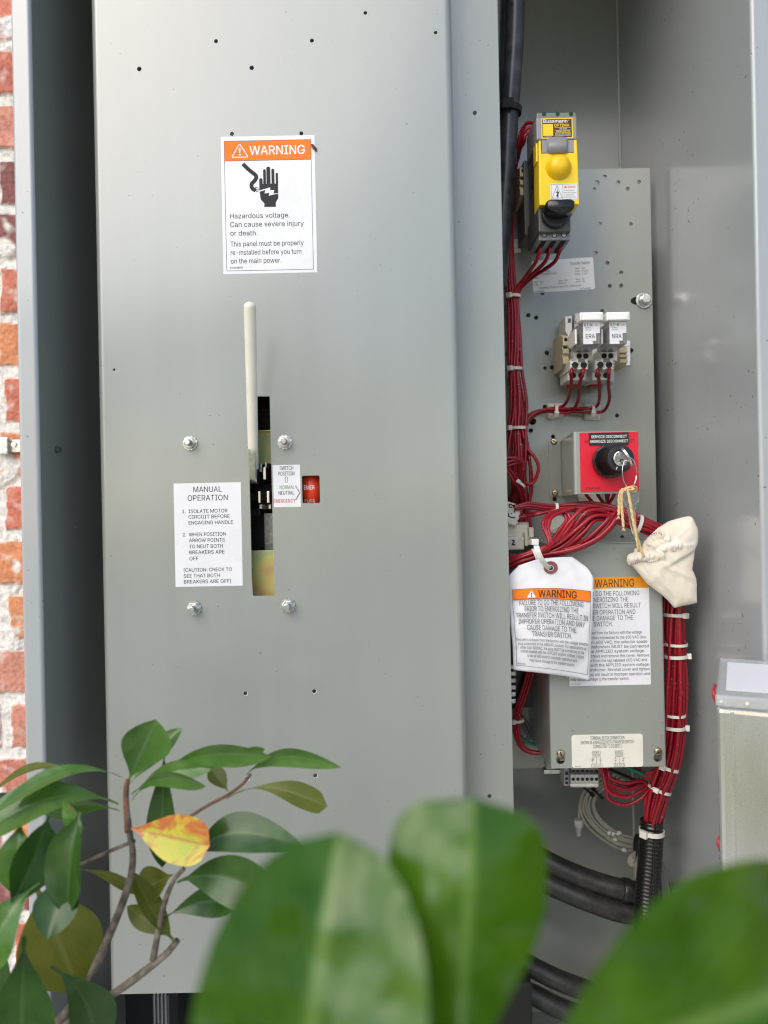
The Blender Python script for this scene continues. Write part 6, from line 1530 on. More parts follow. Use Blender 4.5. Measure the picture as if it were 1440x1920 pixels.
LS = 'bright red wire of the big bunch sweeping up to the right above the hanging tag'
bundle('red_wire', LS, G6, [(935,1068,.67,9),(965,1055,.66,9),(1007,1040,.655,9),(1050,1022,.65,10),(1083,992,.645,12),(1107,968,.645,10),(1135,965,.65,9),(1160,974,.655,9),(1184,985,.66,9),(1215,996,.664,10)], 9, RW*1.05, 'red_wire', 7, .8, .35)
bundle('red_wire', LS, G6, [(940,1052,.672,7),(975,1046,.665,7),(1020,1038,.655,8),(1075,1028,.648,9),(1118,1010,.642,9),(1142,988,.64,8),(1153,970,.641,7),(1160,966,.65,6),(1180,980,.66,6)], 7, RW*1.05, 'red_wire', 9, .9, .35)
for k in range(3):
    wire('red_wire', 'red wire looping back in a tight S above the hanging tag', G6, [(1000+k*4,1042,.655),(1022+k*3,1030,.648),(1029+k*2,1016,.646),(1024+k*3,1000,.65),(1018+k*5,985,.655),(1023+k*6,970,.66),(1038+k*8,960,.67),(1062+k*8,953,.68)], RW, 'red_wire')
    wire('red_wire', 'red wire crossing behind the sweeping bunch', G6, [(1055+k*9,960+k*2,.675),(1062+k*7,975,.672),(1050+k*8,992,.668),(1036+k*6,1012,.665),(1020+k*5,1030,.662),(990,1046,.665)], RW, 'red_wire')
for k, (a, b) in enumerate(((1098, 1118), (1120, 1136), (1137, 1139), (1141, 1137), (1152, 1140))):
    wire('dark_red_wire', 'dark red wire dropping from behind the red switch bracket', 'dark red wires behind the red switch bracket', [(a-3,905,.70),(a,925,.705),((a+b)/2,938,.70),(b,950,.69),(b+8,964,.68)], RW, 'red_wire')
G7 = 'red wires of the right bundle'
bundle('red_wire', 'red wire of the thick bundle running down between cover box and cabinet wall', G7, [(1195,982,.664,11),(1225,994,.664,13),(1252,1015,.668,16),(1266,1050,.676,18),(1267,1100,.68,18),(1265,1180,.68,19),(1266,1230,.68,18.5),(1266,1290,.68,20),(1264,1350,.68,18),(1260,1395,.682,18),(1252,1435,.686,19),(1238,1475,.696,19),(1228,1515,.704,18),(1223,1550,.71,14),(1220,1600,.712,12)], 22, RW*1.02, 'red_wire', 10, .7, .18)
G8 = 'red wires draping from the terminal block'
rnd = random.Random(2)
for k in range(9):
    s = k / 8; x0 = 1122 + 14 * rnd.random(); sg = 1464 + 40 * s ** 1.6 + rnd.uniform(-3, 3); zj = rnd.uniform(-.012, .012); dj = rnd.uniform(-6, 6)
    wire('red_wire', 'red wire draping from the terminal block across to the right bundle', G8, [(x0,1434,.695),(x0+6,1449,.695+zj*.5),(1150-6*s+dj,sg-11+4*(1-s),.70+zj),(1178+dj,sg+2,.702+zj),(1204,sg-2-10*s,.704+zj*.5),(1221,1482-6*s,.705),(1228,1506,.706)], RW*.95, 'red_wire')
for k in range(4):
    wire('red_wire', 'short red wire leaving the bundle into the bottom of the cover box', 'short red wires under the cover box', [(1168+k*8,1434,.70),(1190+k*5,1445+k*2,.70),(1214,1449+k*3,.70),(1234,1440+k*4,.698),(1246,1425,.69)], RW*.95, 'red_wire')
for k in range(2):
    wire('red_wire', 'red wire splitting left of the bundle just above the corrugated sleeve', G7, [(1222+k*2,1484,.706),(1210+k*3,1500,.708),(1213+k*3,1525,.71),(1215+k*3,1560,.712)], RW, 'red_wire')
wire('green_wire', 'green wire under the right end of the cover box', None, [(1168,1432,.69),(1186,1443,.695),(1208,1452,.70),(1222,1457,.705),(1226,1470,.71)], RW*1.25, 'green_wire')
wire('green_wire', 'green wire in the dark gap left of the cover box', None, [(975,1380,.745),(988,1391,.745),(1003,1396,.745),(1030,1400,.75)], RW*1.1, 'green_wire')
bundle('red_wire', 'red wire curving into the left side of the cover box', 'red wires left of the cover box', [(996,1235,.72,6),(993,1263,.722,6),(982,1304,.725,6),(974,1332,.728,6),(971,1362,.728,6.5),(978,1393,.728,6.5),(992,1408,.728,6),(1018,1412,.725,5),(1045,1412,.72,5)], 4, RW*1.1, 'red_wire', 12, .6)
bundle('dark_wire', 'dark wire curl in the gap left of the cover box', 'dark wires left of the cover box', [(955,1300,.74,5),(972,1340,.745,6),(985,1362,.745,5),(992,1378,.745,4),(985,1392,.748,4)], 3, RW, 'dark_wire', 13, 1.5)

# ------------------------------------------------------------------ cable ties and their sticky mounts
def mount(px, py, Z, w, rot, label, m='white_plastic'):
    c = W(px, py, Z); t = thing('tie_mount', label, 'tie mount', c, 'square sticky tie mounts'); h = w * Z / FPX / 2
    M = Matrix.Translation(c) @ Matrix.Rotation(R(rot), 4, 'Y')
    mb = MB(); mb.box((-h, -.0014, -h), (h, .0006, h), 0, M); mb.build('pad', m, t, bevel=.0006)
    mb = MB()
    for a in (45, 135, 225, 315): 
        M2 = M @ Matrix.Rotation(R(a), 4, 'Y'); mb.box((h * .28, -.0023, -h * .07), (h * 1.1, -.0014, h * .07), 0, M2)
    mb.box((-h * .3, -.0035, -h * .3), (h * .3, -.0014, h * .3), 0, M); mb.build('saddle', m, t, bevel=.0003)
mount(1042, 771, ZPL - .0007, 29, 0, 'square white tie mount under the ERA relay wires')
mount(1110.5, 773, ZPL - .0007, 30, 4, 'square white tie mount under the NRA relay wires')
mount(964, 693, ZPL - .0007, 28, 0, 'square white tie mount behind the upright red bundle, level with the relays')
mount(958, 558, ZPL - .0007, 28, 2, 'square white tie mount behind the upright red bundle, below the rating sticker')
mount(962, 462, ZPL - .0007, 26, -6, 'white tie mount at the panel edge left of the disconnect bottom')
mount(976, 812, ZPL - .0007, 26, 0, 'white tie mount showing beside the upright bundle, left of the red switch')
mount(1104, 938, ZPL - .0007, 34, -24, 'tilted ivory tie mount below the red switch bracket', 'cream_plastic')
mount(1050, 985, ZPL - .0007, 34, 15, 'grey white tie mount behind the looping red wires')
tie(963.5, 556, .744, (0, 1), .0060, .0058, 'nylon cable tie on the upright red bundle below the rating sticker', 2.4)
tie(967, 692, .742, (0, 1), .0066, .0062, 'nylon cable tie on the upright red bundle, level with the relays', 2.45)
tie(972, 803, .738, (0, 1), .0086, .0078, 'nylon cable tie on the upright red bundle, level with the red switch', 2.75)
tie(1042, 769, .745, (1, .05), .0046, .0042, 'nylon cable tie around the ERA relay wires', 2.3, .0028)
tie(1111, 769, .745, (1, .05), .0042, .0038, 'nylon cable tie around the NRA relay wires', 2.3, .0028)
tie(1043, 953, .69, (1, .03), .0040, .0038, 'nylon cable tie on the upper run below the red switch bracket', 2.2, .0026)
tie(944, 869, .70, (1, .1), .0065, .0065, 'wide white nylon ring around red wires at the panel edge', 4.6, .0034)
tie(975, 907, .708, (-.55, .75), .0052, .005, 'loose white nylon tie with round head on the bunched red wires', 2.0, .0022)
tie(1003, 1043, .655, (1, -.35), .0060, .0058, 'nylon tie strap around the sweeping bunch above the hanging tag', 4.4, .0026)
tie(1196, 984, .663, (1, .35), .0085, .0070, 'nylon tie on the sweeping bunch beside the cloth bag cord', 4.0, .003)
tie(1265, 1152, .68, (0, 1), .0098, .0095, 'nylon tie on the right bundle just below the cloth bag', 1.0)
tie(1267, 1208, .68, (0, 1), .0096, .0092, 'nylon tie on the right bundle, the upper one of the close middle pair', 4.4, .0024)
tie(1267, 1230, .68, (.05, 1), .0098, .0094, 'nylon tie with square head at right, the lower one of the close middle pair', .35)
tie(1264, 1340, .68, (0, 1), .0094, .0090, 'nylon tie on the right bundle beside the terminal block label, upper', 4.4, .0024)
tie(1264, 1363, .68, (0, 1), .0095, .0091, 'nylon tie with square head at right, beside the terminal block label', .35)
tie(1251, 1438, .687, (-.3, 1), .0098, .0094, 'nylon tie on the right bundle at the bottom corner of the cover box', 2.3)
tie(1237, 1480, .697, (-.35, 1), .0098, .0092, 'slanting nylon tie where the draped wires join the right bundle', 2.2, .0028)
tie(1222, 1559, .71, (-.03, 1), .0108, .0106, 'broad ivory nylon tie at the mouth of the corrugated sleeve', 2.5, .0042)
tie(972, 1351, .728, (.1, 1), .0048, .0046, 'nylon tie on the red wires left of the cover box', 2.6, .0026)

# ------------------------------------------------------------------ white plug connectors by the panel edge
def connectors():
    c = W(961, 962, .69); t = thing('plug_connector', 'white plug connector with black handwriting, tilted at the panel edge', 'connector', c)
    k = .69 / FPX; M = Matrix.Translation(c) @ Matrix.Rotation(R(20), 4, 'Y') @ Matrix.Rotation(R(-18), 4, 'X')
    mb = MB(); mb.box((-16 * k, 0, -22 * k), (13 * k, .012, 20 * k), 0, M); mb.build('housing', 'cream_plastic', t, bevel=.0008)
    mb = MB()
    for j in range(4): mb.box((13 * k, .002, (-16 + j * 9) * k), (15.5 * k, .01, (-11 + j * 9) * k), 0, M)
    mb.build('latch_rib', 'cream_plastic', t, bevel=.0003)
    def hand(name, M_, strokes, w=.0011):
        mb = MB()
        for s in strokes: mb.tube([M_ @ Vector((x * k, -.0001, y * k)) for x, y in [(v.x, v.y) for v in spline([(a, b, 0) for a, b in s], 5)]], w * .5, 6)
        mb.build(name, 'black_ink', t, fix=False)
    hand('handwriting', M, [[(-11, 14), (-5, 15), (1, 11), (3, 5), (2, 2)], [(-11, 13), (-7, 9), (-4, 11)], [(-12, -6), (-7, -4), (-6, -9), (-11, -10), (-12, -6)], [(-7, -8), (0, -9), (7, -7)], [(-3, -2), (-1, -2)]])
    c2 = W(975, 1008, .69); t = thing('plug_connector', 'ivory plug connector with side latch and inked number 2 above the red wires', 'connector', c2)
    mb = MB(); mb.bp(940, 984, 990, 1012, .692, .715); mb.bp(938, 1006, 983, 1031, .680, .712); mb.bp(964, 979, 992, 990, .70, .715); mb.build('housing', 'cream_plastic', t, bevel=.0012)
    mb = MB(); mb.bp(984, 998, 990, 1024, .684, .71); mb.bp(992, 989, 1001, 1008, .688, .703); mb.bp(988, 1006, 998, 1022, .690, .703); mb.build('latch', 'cream_plastic', t, bevel=.0007)
    M2 = Matrix.Translation(W(958, 1017, .6798))
    hand('handwriting', M2, [[(-5, 3), (-6, -1), (-4, -3)], [(2, 3), (5, 4), (6, 1), (2, -4), (8, -4)]])
    c3 = W(962, 1290, .735); t = thing('dark_block', 'added dark module in the gap behind the bottom of the hanging tag', 'filler', c3)  # plain dark block added to fill the dark gap here
    mb = MB(); mb.bp(930, 1120, 1001, 1328, .735, .7595); mb.build('case', 'black_plastic', t, bevel=.001)
    mb = MB()
    for j in range(6): mb.bp(955, 1246 + j * 13, 968, 1254 + j * 13, .730, .735)
    mb.build('terminal_screws', 'zinc', t, bevel=.0008)
connectors()

# ------------------------------------------------------------------ terminal block under the cover box
def terminal_block():
    c = W(1098, 1476, .70); t = thing('terminal_strip', 'grey six way terminal block hanging below the cover box', 'terminal block', c)
    mb = MB(); mb.bp(1020, 1442, 1062, 1451, .715, .722); mb.bp(1020, 1444, 1062, 1450, .712, .715); mb.build('mounting_rail', 'zinc', t, bevel=.0006)
    mb = MB(); mb.bp(1025, 1426, 1042, 1443, .71, .722); mb.build('rail_bracket', PAINT, t, bevel=.0006)
    mb = MB(); mb.bp(1057, 1438, 1067.5, 1474, .702, .725); mb.bp(1053, 1438, 1058, 1466, .708, .725); mb.build('end_stop', 'mid_grey_plastic', t, bevel=.0006)
    for y in (1450, 1461, 1469):
        mb = MB(); mb.bp(1060, y - 3, 1065.5, y + (3 if y < 1455 else 1.6), .7016, .7021); mb.build('end_stop_opening', 'black_matte', t)
    for k in range(6):
        x = 1070.6 + 8.7 * k
        mb = MB(); mb.bp(x, 1436, x + 8.3, 1452, .706, .724); mb.bp(x, 1452.3, x + 8.3, 1476.5, .698, .724)
        m = mb.build('terminal', 'socket_plastic', t, bevel=.0004)
        mb = MB(); mb.bp(x + 1.2, 1444, x + 7.2, 1451, .7056, .7061); h = mb.build('wire_opening', 'black_matte', m)
        q = W(x + 4.2, 1461, .698); mb = MB(); mb.cyl(q + Vector((0, -.0003, 0)), q + Vector((0, .0002, 0)), .0016, n=16); mb.build('screw_well', 'black_matte', m)
    mb = MB(); mb.bp(1069.5, 1469.5, 1121, 1474, .6968, .698); mb.build('marker_strip', 'white_plastic', t, bevel=.0003)
terminal_block()

# ------------------------------------------------------------------ grey cable coil, sleeve, wire nut
GC = 'grey wires of the loose coil'
rj = random.Random(8)
for k in range(6):
    s0_ = (0, .28, .38, .62, .86, 1.0)[k]; jj = [rj.uniform(-.07, .07) for _ in range(18)]; it = [0]
    def L_(a, b):
        it[0] = (it[0] + 1) % 18; return a + (b - a) * (s0_ + jj[it[0] // 2])
    wire('grey_wire', 'thin grey wire of the loose coil hanging under the terminal block', GC,
         [(L_(1150, 1175), L_(1440, 1462), .80), (L_(1122, 1150), L_(1462, 1471), .80), (L_(1096, 1121), L_(1485, 1490), .80), (L_(1088, 1114), L_(1517, 1513), .80), (L_(1102, 1130), L_(1547, 1540), .80), (L_(1132, 1156), L_(1576, 1561), .80), (L_(1166, 1182), L_(1593, 1570), .80), (L_(1198, 1202), L_(1592, 1571), .80), (1228, L_(1575, 1560), .80)], .0014, 'grey_wire')
for k in range(3):
    wire('grey_wire', 'grey wire bending down in a small loop at the lower left of the corrugated sleeve', 'grey wires beside the corrugated sleeve', [(1205,1590+k*3,.79),(1192,1598+k*3,.785),(1181+k*3,1608+k*2,.78),(1179+k*3,1619,.78),(1188,1624-k*2,.78),(1199,1615,.785),(1206,1600,.79)], .0016, 'grey_wire')
    wire('pale_wire', 'pale grey wire hanging to the right of the corrugated sleeve', 'pale wires right of the corrugated sleeve', [(1232+k*2,1600,.74),(1239+k*3,1630,.74),(1243+k*5,1665,.74),(1246+k*6,1710,.74),(1246+k*6,1790,.74)], .0014, 'grey_plastic')
wire('grey_wire', 'grey wire running straight down left of the corrugated sleeve', None, [(1200,1602,.78),(1194,1625,.78),(1192,1650,.78),(1191,1700,.78)], .0022, 'grey_wire')
for k in range(2):
    wire('pale_wire', 'pale grey wire entering the corrugated sleeve beside the red wires', 'pale wires entering the corrugated sleeve', [(1195+k*5,1440,.71),(1203+k*3,1465,.712),(1209+k*2,1495,.714),(1211+k*2,1530,.714),(1213+k*2,1580,.714)], .0015, 'grey_plastic')
wire('black_wire', 'thin black wire sagging behind the draped red wires', None, [(1140,1441,.72),(1165,1452,.722),(1190,1462,.725),(1204,1466,.725)], .0016, 'black_plastic')
for k, p in enumerate(([(1062,1012,.648),(1078,985,.640),(1100,960,.638),(1124,957,.642),(1140,968,.648),(1133,985,.644),(1112,1004,.642),(1085,1020,.646)], [(1010,1040,.655),(1045,1010,.642),(1068,978,.636),(1092,955,.640),(1118,950,.65),(1148,962,.66)], [(1075,1024,.65),(1104,1008,.639),(1132,982,.636),(1149,966,.640),(1160,970,.655)])):
    wire('red_wire', 'stray red wire looping loosely over the big sweeping bunch', 'stray red wires over the sweeping bunch', p, RW * 1.05, 'red_wire')
def wire_nut():
    c = W(1085, 1535, .80); t = thing('wire_nut', 'translucent grey wire nut dangling on a grey wire below the terminal block', 'wire nut', c)
    mb = MB(); mb.lathe(W(1084.5, 1535, .80), (0, 0, -1), [(0, .0052), (.0085, .0050), (.0095, .0036), (.0180, .0028), (.0188, .0018)], 16); mb.build('cap', 'socket_plastic', t)
    mb = MB(); mb.tube(spline([W(1118, 1466, .80), W(1100, 1477, .80), W(1090, 1497, .80), W(1086, 1518, .80), W(1085, 1537, .80)]), .0015, 8); mb.build('lead', 'grey_wire', t, fix=False)
wire_nut()
for i, (x, y) in enumerate(((1142, 1562), (1150, 1563.5), (1160, 1562), (1153, 1574), (1170, 1594))):
    c = W(x, y, .797); k = .8 / FPX; s = (3.2, 3, 4, 3, 3.6)[i] * k
    M = Matrix.Translation(c) @ Matrix.Rotation(R(35 + i * 20), 4, 'Y') @ Matrix.Rotation(R(30), 4, 'Z')
    mb = MB(); mb.box((-s, -.001, -s * .8), (s, .001, s * .8), 0, M); mb.box((-s * .3, -.0016, -s * 1.3), (s * .3, .0004, s * 1.3), 0, M)
    tag(mb.build('wire_marker', 'white_plastic', None, bevel=.0004), 'tiny white plastic marker clipped on the grey cable coil', 'wire marker', 'white markers on the grey coil')
tie(1103, 1482, .795, (.6, -.7), .0062, .006, 'black tie holding the grey coil under the terminal block, left', 2.0, .0024, 'black_matte', 'black cable ties')
tie(1122, 1489, .795, (.7, -.7), .0058, .0056, 'black tie with round head on the grey coil, right of the other black tie', 5.6, .0026, 'black_matte', 'black cable ties')
tie(1196, 1584, .79, (1, .1), .0100, .006, 'black tie where the grey coil meets the corrugated sleeve', 2.0, .005, 'black_matte', 'black cable ties')

def sleeve():
    t = thing('corrugated_sleeve', 'black corrugated plastic cable sleeve at the lower right', 'cable sleeve', W(1210, 1740, .71))
    path = spline([W(*p) for p in ((1222,1538,.711),(1221,1570,.711),(1219,1605,.711),(1216,1645,.711),(1213,1690,.711),(1211,1760,.711),(1209,1850,.712))], 60)
    # resample evenly, one ripple every 3.7 mm
    pts, rs = [], []; acc = 0
    for i, p in enumerate(path):
        if i: acc += (p - path[i - 1]).length
        ph = (acc / .0037) % 1; smooth_part = acc < .010
        r = .0102 + (.0000 if smooth_part else .0011 * (1 if .2 < ph < .72 else -.35)) + (.0004 * math.sin(acc * 1500) if smooth_part else 0)
        pts.append(p); rs.append(r)
    mb = MB(); mb.tube(pts, rs, 26); mb.build('ribbed_tube', 'black_gloss', t, fix=False)
    mb = MB(); q = [p + Vector((-.0006 + .0008 * math.sin(i * .05), -.0112, 0)) for i, p in enumerate(pts) if i > 40][::4]; mb.tube(q, .0007, 6); mb.build('slit_edge', 'black_plastic', t, fix=False)
sleeve()

# ------------------------------------------------------------------ galvanised post box in front of the right lip
def post_box():
    d = Vector((.903, -.43, 0)); e = Vector((.43, .903, 0)); o = Vector((.2045, .462, 0)); zt = W(1348, 1303, .462).z; w, dp = .13, .125
    t = thing('metal_post_box', 'galvanised steel post box with clear plastic cap at the right edge', 'metal box', o + d * w / 2 + e * dp / 2 + Vector((0, 0, .06)))
    M = Matrix(((d.x, e.x, 0, o.x), (d.y, e.y, 0, o.y), (0, 0, 1, 0), (0, 0, 0, 1)))
    mb = MB(); mb.box((.0008, .0008, .06), (w, dp, zt - .0075), 0, M); mb.build('sheet_body', 'galvanised', t, bevel=.0035, seg=3)
    mb = MB(); mb.box((.0085, -.0006, .06), (.0105, .001, zt - .009), 0, M); mb.build('seam', 'galvanised', t, bevel=.0004)
    mb = MB(); mb.box((0, 0, zt - .0074), (w, dp, zt), 0, M); mb.build('cap', 'frosted_plastic', t, bevel=.0022, seg=3)
    mb = MB(); mb.box((.006, .016, zt + .0001), (w - .006, dp - .018, zt + .0004), 0, M); mb.build('sticker', 'white_paper', t)
    for i, (u, v) in enumerate(((.018, -.0004), (.046, -.0004), (.0035, -.0002))):
        c = M @ Vector((u, v, zt - .0040)); mb = MB(); mb.sphere(c, .0014 - i * .0002, 0, 10, 6); mb.build('rivet', 'cream_plastic' if i == 0 else 'white_plastic', t)
    for i, (p, lb) in enumerate((([(1341,1287,.478),(1338,1295,.474),(1340,1308,.472),(1346,1324,.472)], 'frayed red fabric strip sticking out at the top left of the metal box'), ([(1349,1568,.474),(1347,1580,.472),(1350,1590,.472),(1354,1602,.474)], 'red fabric strip sticking out low on the left side of the metal box'))):
        sp = spline([W(*q) for q in p], 5); mb = MB(); n = len(sp)
        mb.tube(sp, [.0005 + .0008 * math.sin(math.pi * (.15 + .8 * k / n)) for k in range(n)], 8)
        if i == 0:
            for k in range(10): mb.tube([sp[0], sp[0] + Vector((math.cos(k) * .0014, math.sin(k * 2) * .001, .0012 + .0008 * math.sin(k * 3)))], .00022, 5)
        tag(mb.build('red_strip', 'red_wire', None, fix=False), lb, 'strip')
post_box()

def drain_channel():
    t = thing('ribbed_duct', 'black ribbed duct standing in the dark below the cover panel', 'duct', W(310, 1960, .66))
    mb = MB(); mb.bp(286, 1866, 318, 2010, .67, .70); mb.build('duct_body', 'dark_grey_plastic', t, bevel=.002)
    mb = MB()
    for k in range(4): mb.bp(289 + k * 7, 1862, 292 + k * 7, 2010, .668, .670)
    mb.build('ribs', 'grey_plastic', t)
    mb = MB(); mb.bp(190, 1850, 1000, 2040, .73, .76); mb.build('rear_block', 'black_matte', t, bevel=.003)
drain_channel()

# ------------------------------------------------------------------ shrubs
def leaf(root, base, tip, width, m, roll=0.0, droop=.15, fold=.25, shape=.62, blunt=.0, wave=.0, stalk=.08, label=None, seed=0, n=18, h=6, arc=0.0):
    a = Vector(tip) - Vector(base); Ln = a.length; ax = a.normalized(); lift = (Vector((0, 0, 1)) - ax * ax.z); lift = lift.normalized() if lift.length > .2 else Vector((1, 0, 0))
    view = ((Vector(base) + Vector(tip)) / 2 - cam.location).normalized()
    s0 = ax.cross(view).normalized(); n0 = s0.cross(ax).normalized()
    if n0.dot(view) > 0: n0 = -n0
    s = s0 * math.cos(R(roll)) + n0 * math.sin(R(roll)); nn = n0 * math.cos(R(roll)) - s0 * math.sin(R(roll))
    vs, uv, fs = [], [], []
    for i in range(n + 1):
        t = i / n
        if t < stalk: w = .055 + .02 * t / stalk
        else:
            q = (t - stalk) / (1 - stalk); w = math.sin(math.pi * q ** (math.log(.5) / math.log(shape))) ** .82
            if blunt: w = max(w, 0) if q < shape else max(w, math.sqrt(max(0, 1 - ((q - shape) / (1 - shape)) ** (2 + 4 * blunt))))
            w = max(w, .03 * (1 - q) + .004)
        for j in range(-h, h + 1):
            u = j / h
            off = -droop * Ln * (t ** 2 * .8 - t * .35) + fold * width * .5 * (abs(u) ** 1.3) * w + wave * width * math.sin(t * 9 + seed + (2 if u < 0 else 0)) * u * u
            vs.append(Vector(base) + ax * (t * Ln) + lift * (arc * Ln * math.sin(math.pi * t ** .85)) + s * (u * w * width / 2) + nn * off); uv.append((.5 + u * .5 * (1 if w > .1 else .2), t))
    k = 2 * h + 1
    for i in range(n):
        for j in range(k - 1): fs.append((i * k + j, i * k + j + 1, (i + 1) * k + j + 1, (i + 1) * k + j))
    mb = MB(); mb.add(vs, fs, 0, True); mb.uv = uv
    o = mb.build('leaf', m, root, fix=False)
    if label: o['label'] = label
    return o

def branch(root, pts, r0, r1, m='bark', name='branch'):
    sp = spline([W(*p) for p in pts], 7); n = len(sp); rnd = random.Random(n)
    mb = MB(); mb.tube(sp, [(r0 + (r1 - r0) * i / (n - 1)) * (1 + .10 * noise.noise((i * .6, r0 * 900, 0))) for i in range(n)], 12); return mb.build(name, m, root, fix=False)

def left_shrub():
    Zs = .43; k = Zs / FPX
    t = thing('leafy_shrub', 'leafy evergreen shrub with one yellow leaf at the lower left', 'shrub', (-.28, .42, .0))
    branch(t, [(-150, 5200, .47), (-60, 3000, .45), (40, 2040, .435), (100, 1930, .43), (128, 1895, .43), (160, 1850, .43), (200, 1765, .43), (237, 1672, .43), (249, 1612, .43), (243, 1560, .43), (237, 1505, .43), (238, 1470, .43)], .0036, .0013, name='trunk')
    branch(t, [(100, 1931, .431), (150, 1900, .43), (215, 1862, .43), (270, 1822, .43), (310, 1790, .43), (333, 1763, .43)], .0027, .0018)
    branch(t, [(287, 1800, .43), (296, 1750, .43), (308, 1695, .43), (325, 1652, .43), (345, 1628, .43)], .0020, .0012, 'bark')
    branch(t, [(252, 1577, .432), (215, 1592, .436), (170, 1612, .438), (140, 1626, .44)], .0011, .0010, 'bark', 'twig')
    branch(t, [(300, 1560, .445), (345, 1538, .445), (385, 1513, .445), (428, 1490, .445), (455, 1470, .445), (470, 1452, .445)], .0010, .0009, 'young_bark', 'twig')
    branch(t, [(240, 1560, .43), (236, 1500, .43), (237, 1475, .43), (240, 1462, .43)], .0019, .0013, 'young_bark', 'twig')
    P = lambda x, y, Z=Zs: W(x, y, Z)
    px = lambda w, Z=Zs: w * Z / FPX
    Lf = lambda b, e, w, m='leaf_green', Zb=Zs, Ze=Zs, **kw: leaf(t, P(*b, Zb), P(*e, Ze), px(w, (Zb + Ze) / 2), m, **kw)
    Lf((237, 1472), (292, 1352), 92, 'leaf_green', .43, .425, roll=12, fold=.35, droop=.1, shape=.66, stalk=.1, seed=1)
    Lf((240, 1474), (335, 1362), 44, 'leaf_green', .434, .44, roll=-35, droop=.2, seed=2)
    Lf((228, 1458), (-15, 1502), 44, 'leaf_green', .43, .40, roll=48, droop=.32, seed=3, arc=0.13)
    Lf((222, 1508), (-70, 1568), 86, 'leaf_green', .43, .40, roll=30, droop=.26, fold=.3, seed=4, arc=0.14)
    Lf((224, 1520), (60, 1530), 52, 'leaf_green', .435, .43, roll=-40, droop=.3, seed=5, arc=0.1)
    Lf((145, 1450), (-25, 1472), 30, 'leaf_olive', .45, .45, roll=50, droop=.3, seed=6, arc=0.12)
    Lf((60, 1500), (-30, 1500), 26, 'leaf_dark', .46, .45, roll=20, seed=26)
    Lf((246, 1490), (392, 1458), 46, 'leaf_green', .43, .42, roll=40, droop=-.28, seed=7, arc=0.1)
    Lf((248, 1500), (392, 1440), 40, 'leaf_green', .433, .425, roll=-10, droop=.25, seed=8, arc=0.12)
    Lf((300, 1452), (500, 1432), 48, 'leaf_green', .436, .42, roll=28, droop=.26, fold=.3, seed=9, arc=0.12)
    Lf((440, 1420), (494, 1406), 22, 'leaf_green', .44, .43, roll=10, seed=27)
    Lf((462, 1453), (634, 1448), 38, 'leaf_green', .445, .43, roll=25, droop=.24, shape=.52, seed=10, arc=0.17)
    Lf((424, 1499), (606, 1506), 46, 'leaf_olive', .445, .43, roll=-12, droop=.30, shape=.72, blunt=.4, stalk=.22, seed=11, arc=0.13)
    Lf((428, 1484), (392, 1436), 34, 'leaf_olive', .445, .455, roll=10, shape=.55, seed=12)
    Lf((309, 1398), (300, 1634), 56, 'leaf_dark', .44, .445, roll=15, droop=.12, fold=.3, seed=13)
    o = Lf((246, 1553), (392, 1586), 86, 'leaf_yellow', .418, .41, roll=8, droop=.05, fold=.12, shape=.62, blunt=.35, stalk=.01, seed=14, label='yellow leaf blotched with red and green')
    Lf((348, 1622), (563, 1583), 74, 'leaf_dark', .43, .415, roll=-16, droop=.18, fold=.2, shape=.5, stalk=.12, seed=15, arc=0.18)
    Lf((332, 1655), (545, 1712), 92, 'leaf_dark', .43, .40, roll=14, droop=.22, fold=.2, shape=.55, seed=16, arc=0.13)
    Lf((308, 1722), (452, 1690), 56, 'leaf_dark', .432, .44, roll=8, droop=.1, seed=17, arc=0.1)
    Lf((425, 1690), (462, 1738), 24, 'leaf_olive', .44, .44, roll=0, seed=18)
    Lf((324, 1640), (250, 1675), 66, 'leaf_olive', .436, .45, roll=10, shape=.5, seed=19)
    Lf((327, 1768), (240, 1640), 48, 'leaf_olive', .428, .44, roll=35, droop=-.2, shape=.5, seed=20)
    Lf((326, 1760), (236, 1700), 40, 'leaf_olive', .432, .436, roll=-10, droop=.2, shape=.6, seed=21)
    Lf((142, 1632), (262, 1690), 30, 'leaf_olive', .44, .44, roll=45, droop=.3, seed=22, arc=0.14)
    # the lower left clump
    Lf((150, 1522), (112, 1722), 96, 'leaf_dark', .40, .385, roll=42, droop=.25, fold=.45, shape=.48, wave=.06, seed=23)
    Lf((92, 1530), (30, 1702), 96, 'leaf_dark', .405, .38, roll=-30, droop=.25, fold=.4, shape=.45, wave=.05, seed=35)
    Lf((118, 1500), (150, 1560), 46, 'leaf_green', .41, .40, roll=55, droop=.3, shape=.5, seed=36)
    Lf((40, 1540), (30, 1690), 78, 'leaf_green', .41, .40, roll=25, droop=.3, shape=.5, seed=24, arc=0.05)
    Lf((130, 1640), (85, 1760), 84, 'leaf_dark', .40, .38, roll=20, droop=.26, shape=.5, seed=25)
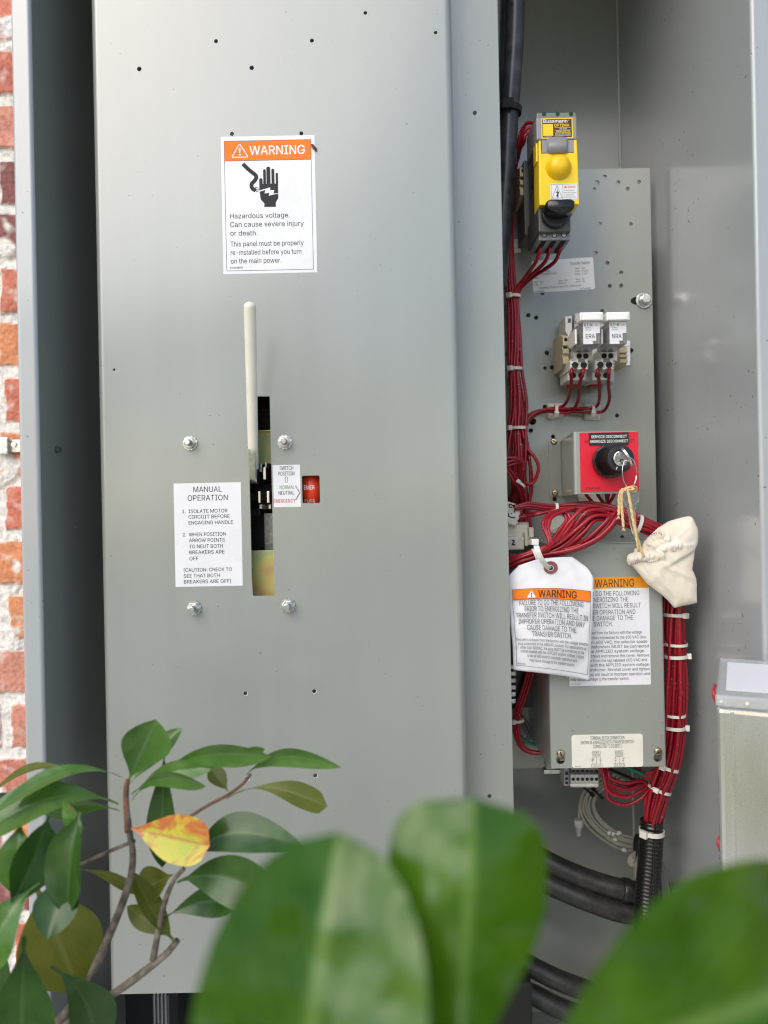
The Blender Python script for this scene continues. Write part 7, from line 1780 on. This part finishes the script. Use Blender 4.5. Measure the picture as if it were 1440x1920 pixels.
    Lf((70, 1668), (150, 1862), 150, 'leaf_olive', .43, .43, roll=5, droop=.05, fold=.08, shape=.5, seed=28)
    Lf((75, 1655), (-35, 1830), 88, 'leaf_green', .39, .37, roll=22, droop=.26, fold=.3, seed=29, arc=0.12)
    Lf((45, 1755), (38, 2010), 118, 'leaf_dark', .39, .38, roll=8, droop=.1, fold=.2, seed=30)
    Lf((95, 1812), (190, 1990), 92, 'leaf_dark', .41, .42, roll=-8, droop=.14, fold=.2, seed=31, arc=0.1)
    Lf((-10, 1700), (-40, 1930), 90, 'leaf_dark', .42, .42, roll=0, droop=.1, seed=32)
    Lf((20, 1880), (80, 2060), 100, 'leaf_dark', .43, .43, roll=10, droop=.1, seed=33)
    Lf((178, 1800), (165, 1838), 14, 'leaf_green', .43, .435, roll=20, seed=34)
left_shrub()

def near_shrub():
    t = thing('near_shrub', 'large out of focus green leaves close in the foreground', 'shrub', (.03, .16, 0))
    P = lambda x, y, Z: W(x, y, Z)
    branch(t, [(760, 16000, .16), (770, 6000, .15), (790, 3000, .142), (800, 2300, .138)], .0022, .0016, name='trunk')
    branch(t, [(1500, 12000, .15), (1560, 4000, .14), (1590, 2450, .136)], .002, .0015)
    px = lambda w, Z: w * Z / FPX
    def Lf(b, e, w, Zb, Ze, **kw): return leaf(t, P(*b, Zb), P(*e, Ze), px(w, (Zb + Ze) / 2), 'leaf_near', n=26, h=10, **kw)
    Lf((520, 2400), (632, 1562), 430, .118, .142, roll=-4, fold=.32, droop=.14, shape=.50, blunt=.05, stalk=.04, wave=.02, seed=1)
    Lf((850, 2200), (890, 1500), 322, .130, .143, roll=6, fold=-.34, droop=.08, shape=.68, blunt=.55, stalk=.12, wave=.015, seed=2)
    Lf((985, 2030), (1660, 1800), 480, .120, .140, roll=12, fold=.38, droop=.10, shape=.52, blunt=.2, stalk=.04, wave=.02, seed=3)
    Lf((850, 2260), (705, 1740), 110, .14, .15, roll=40, fold=.2, droop=.1, shape=.55, seed=4)
    Lf((800, 2300), (420, 2160), 260, .138, .125, roll=20, fold=.2, droop=.1, seed=5)
near_shrub()
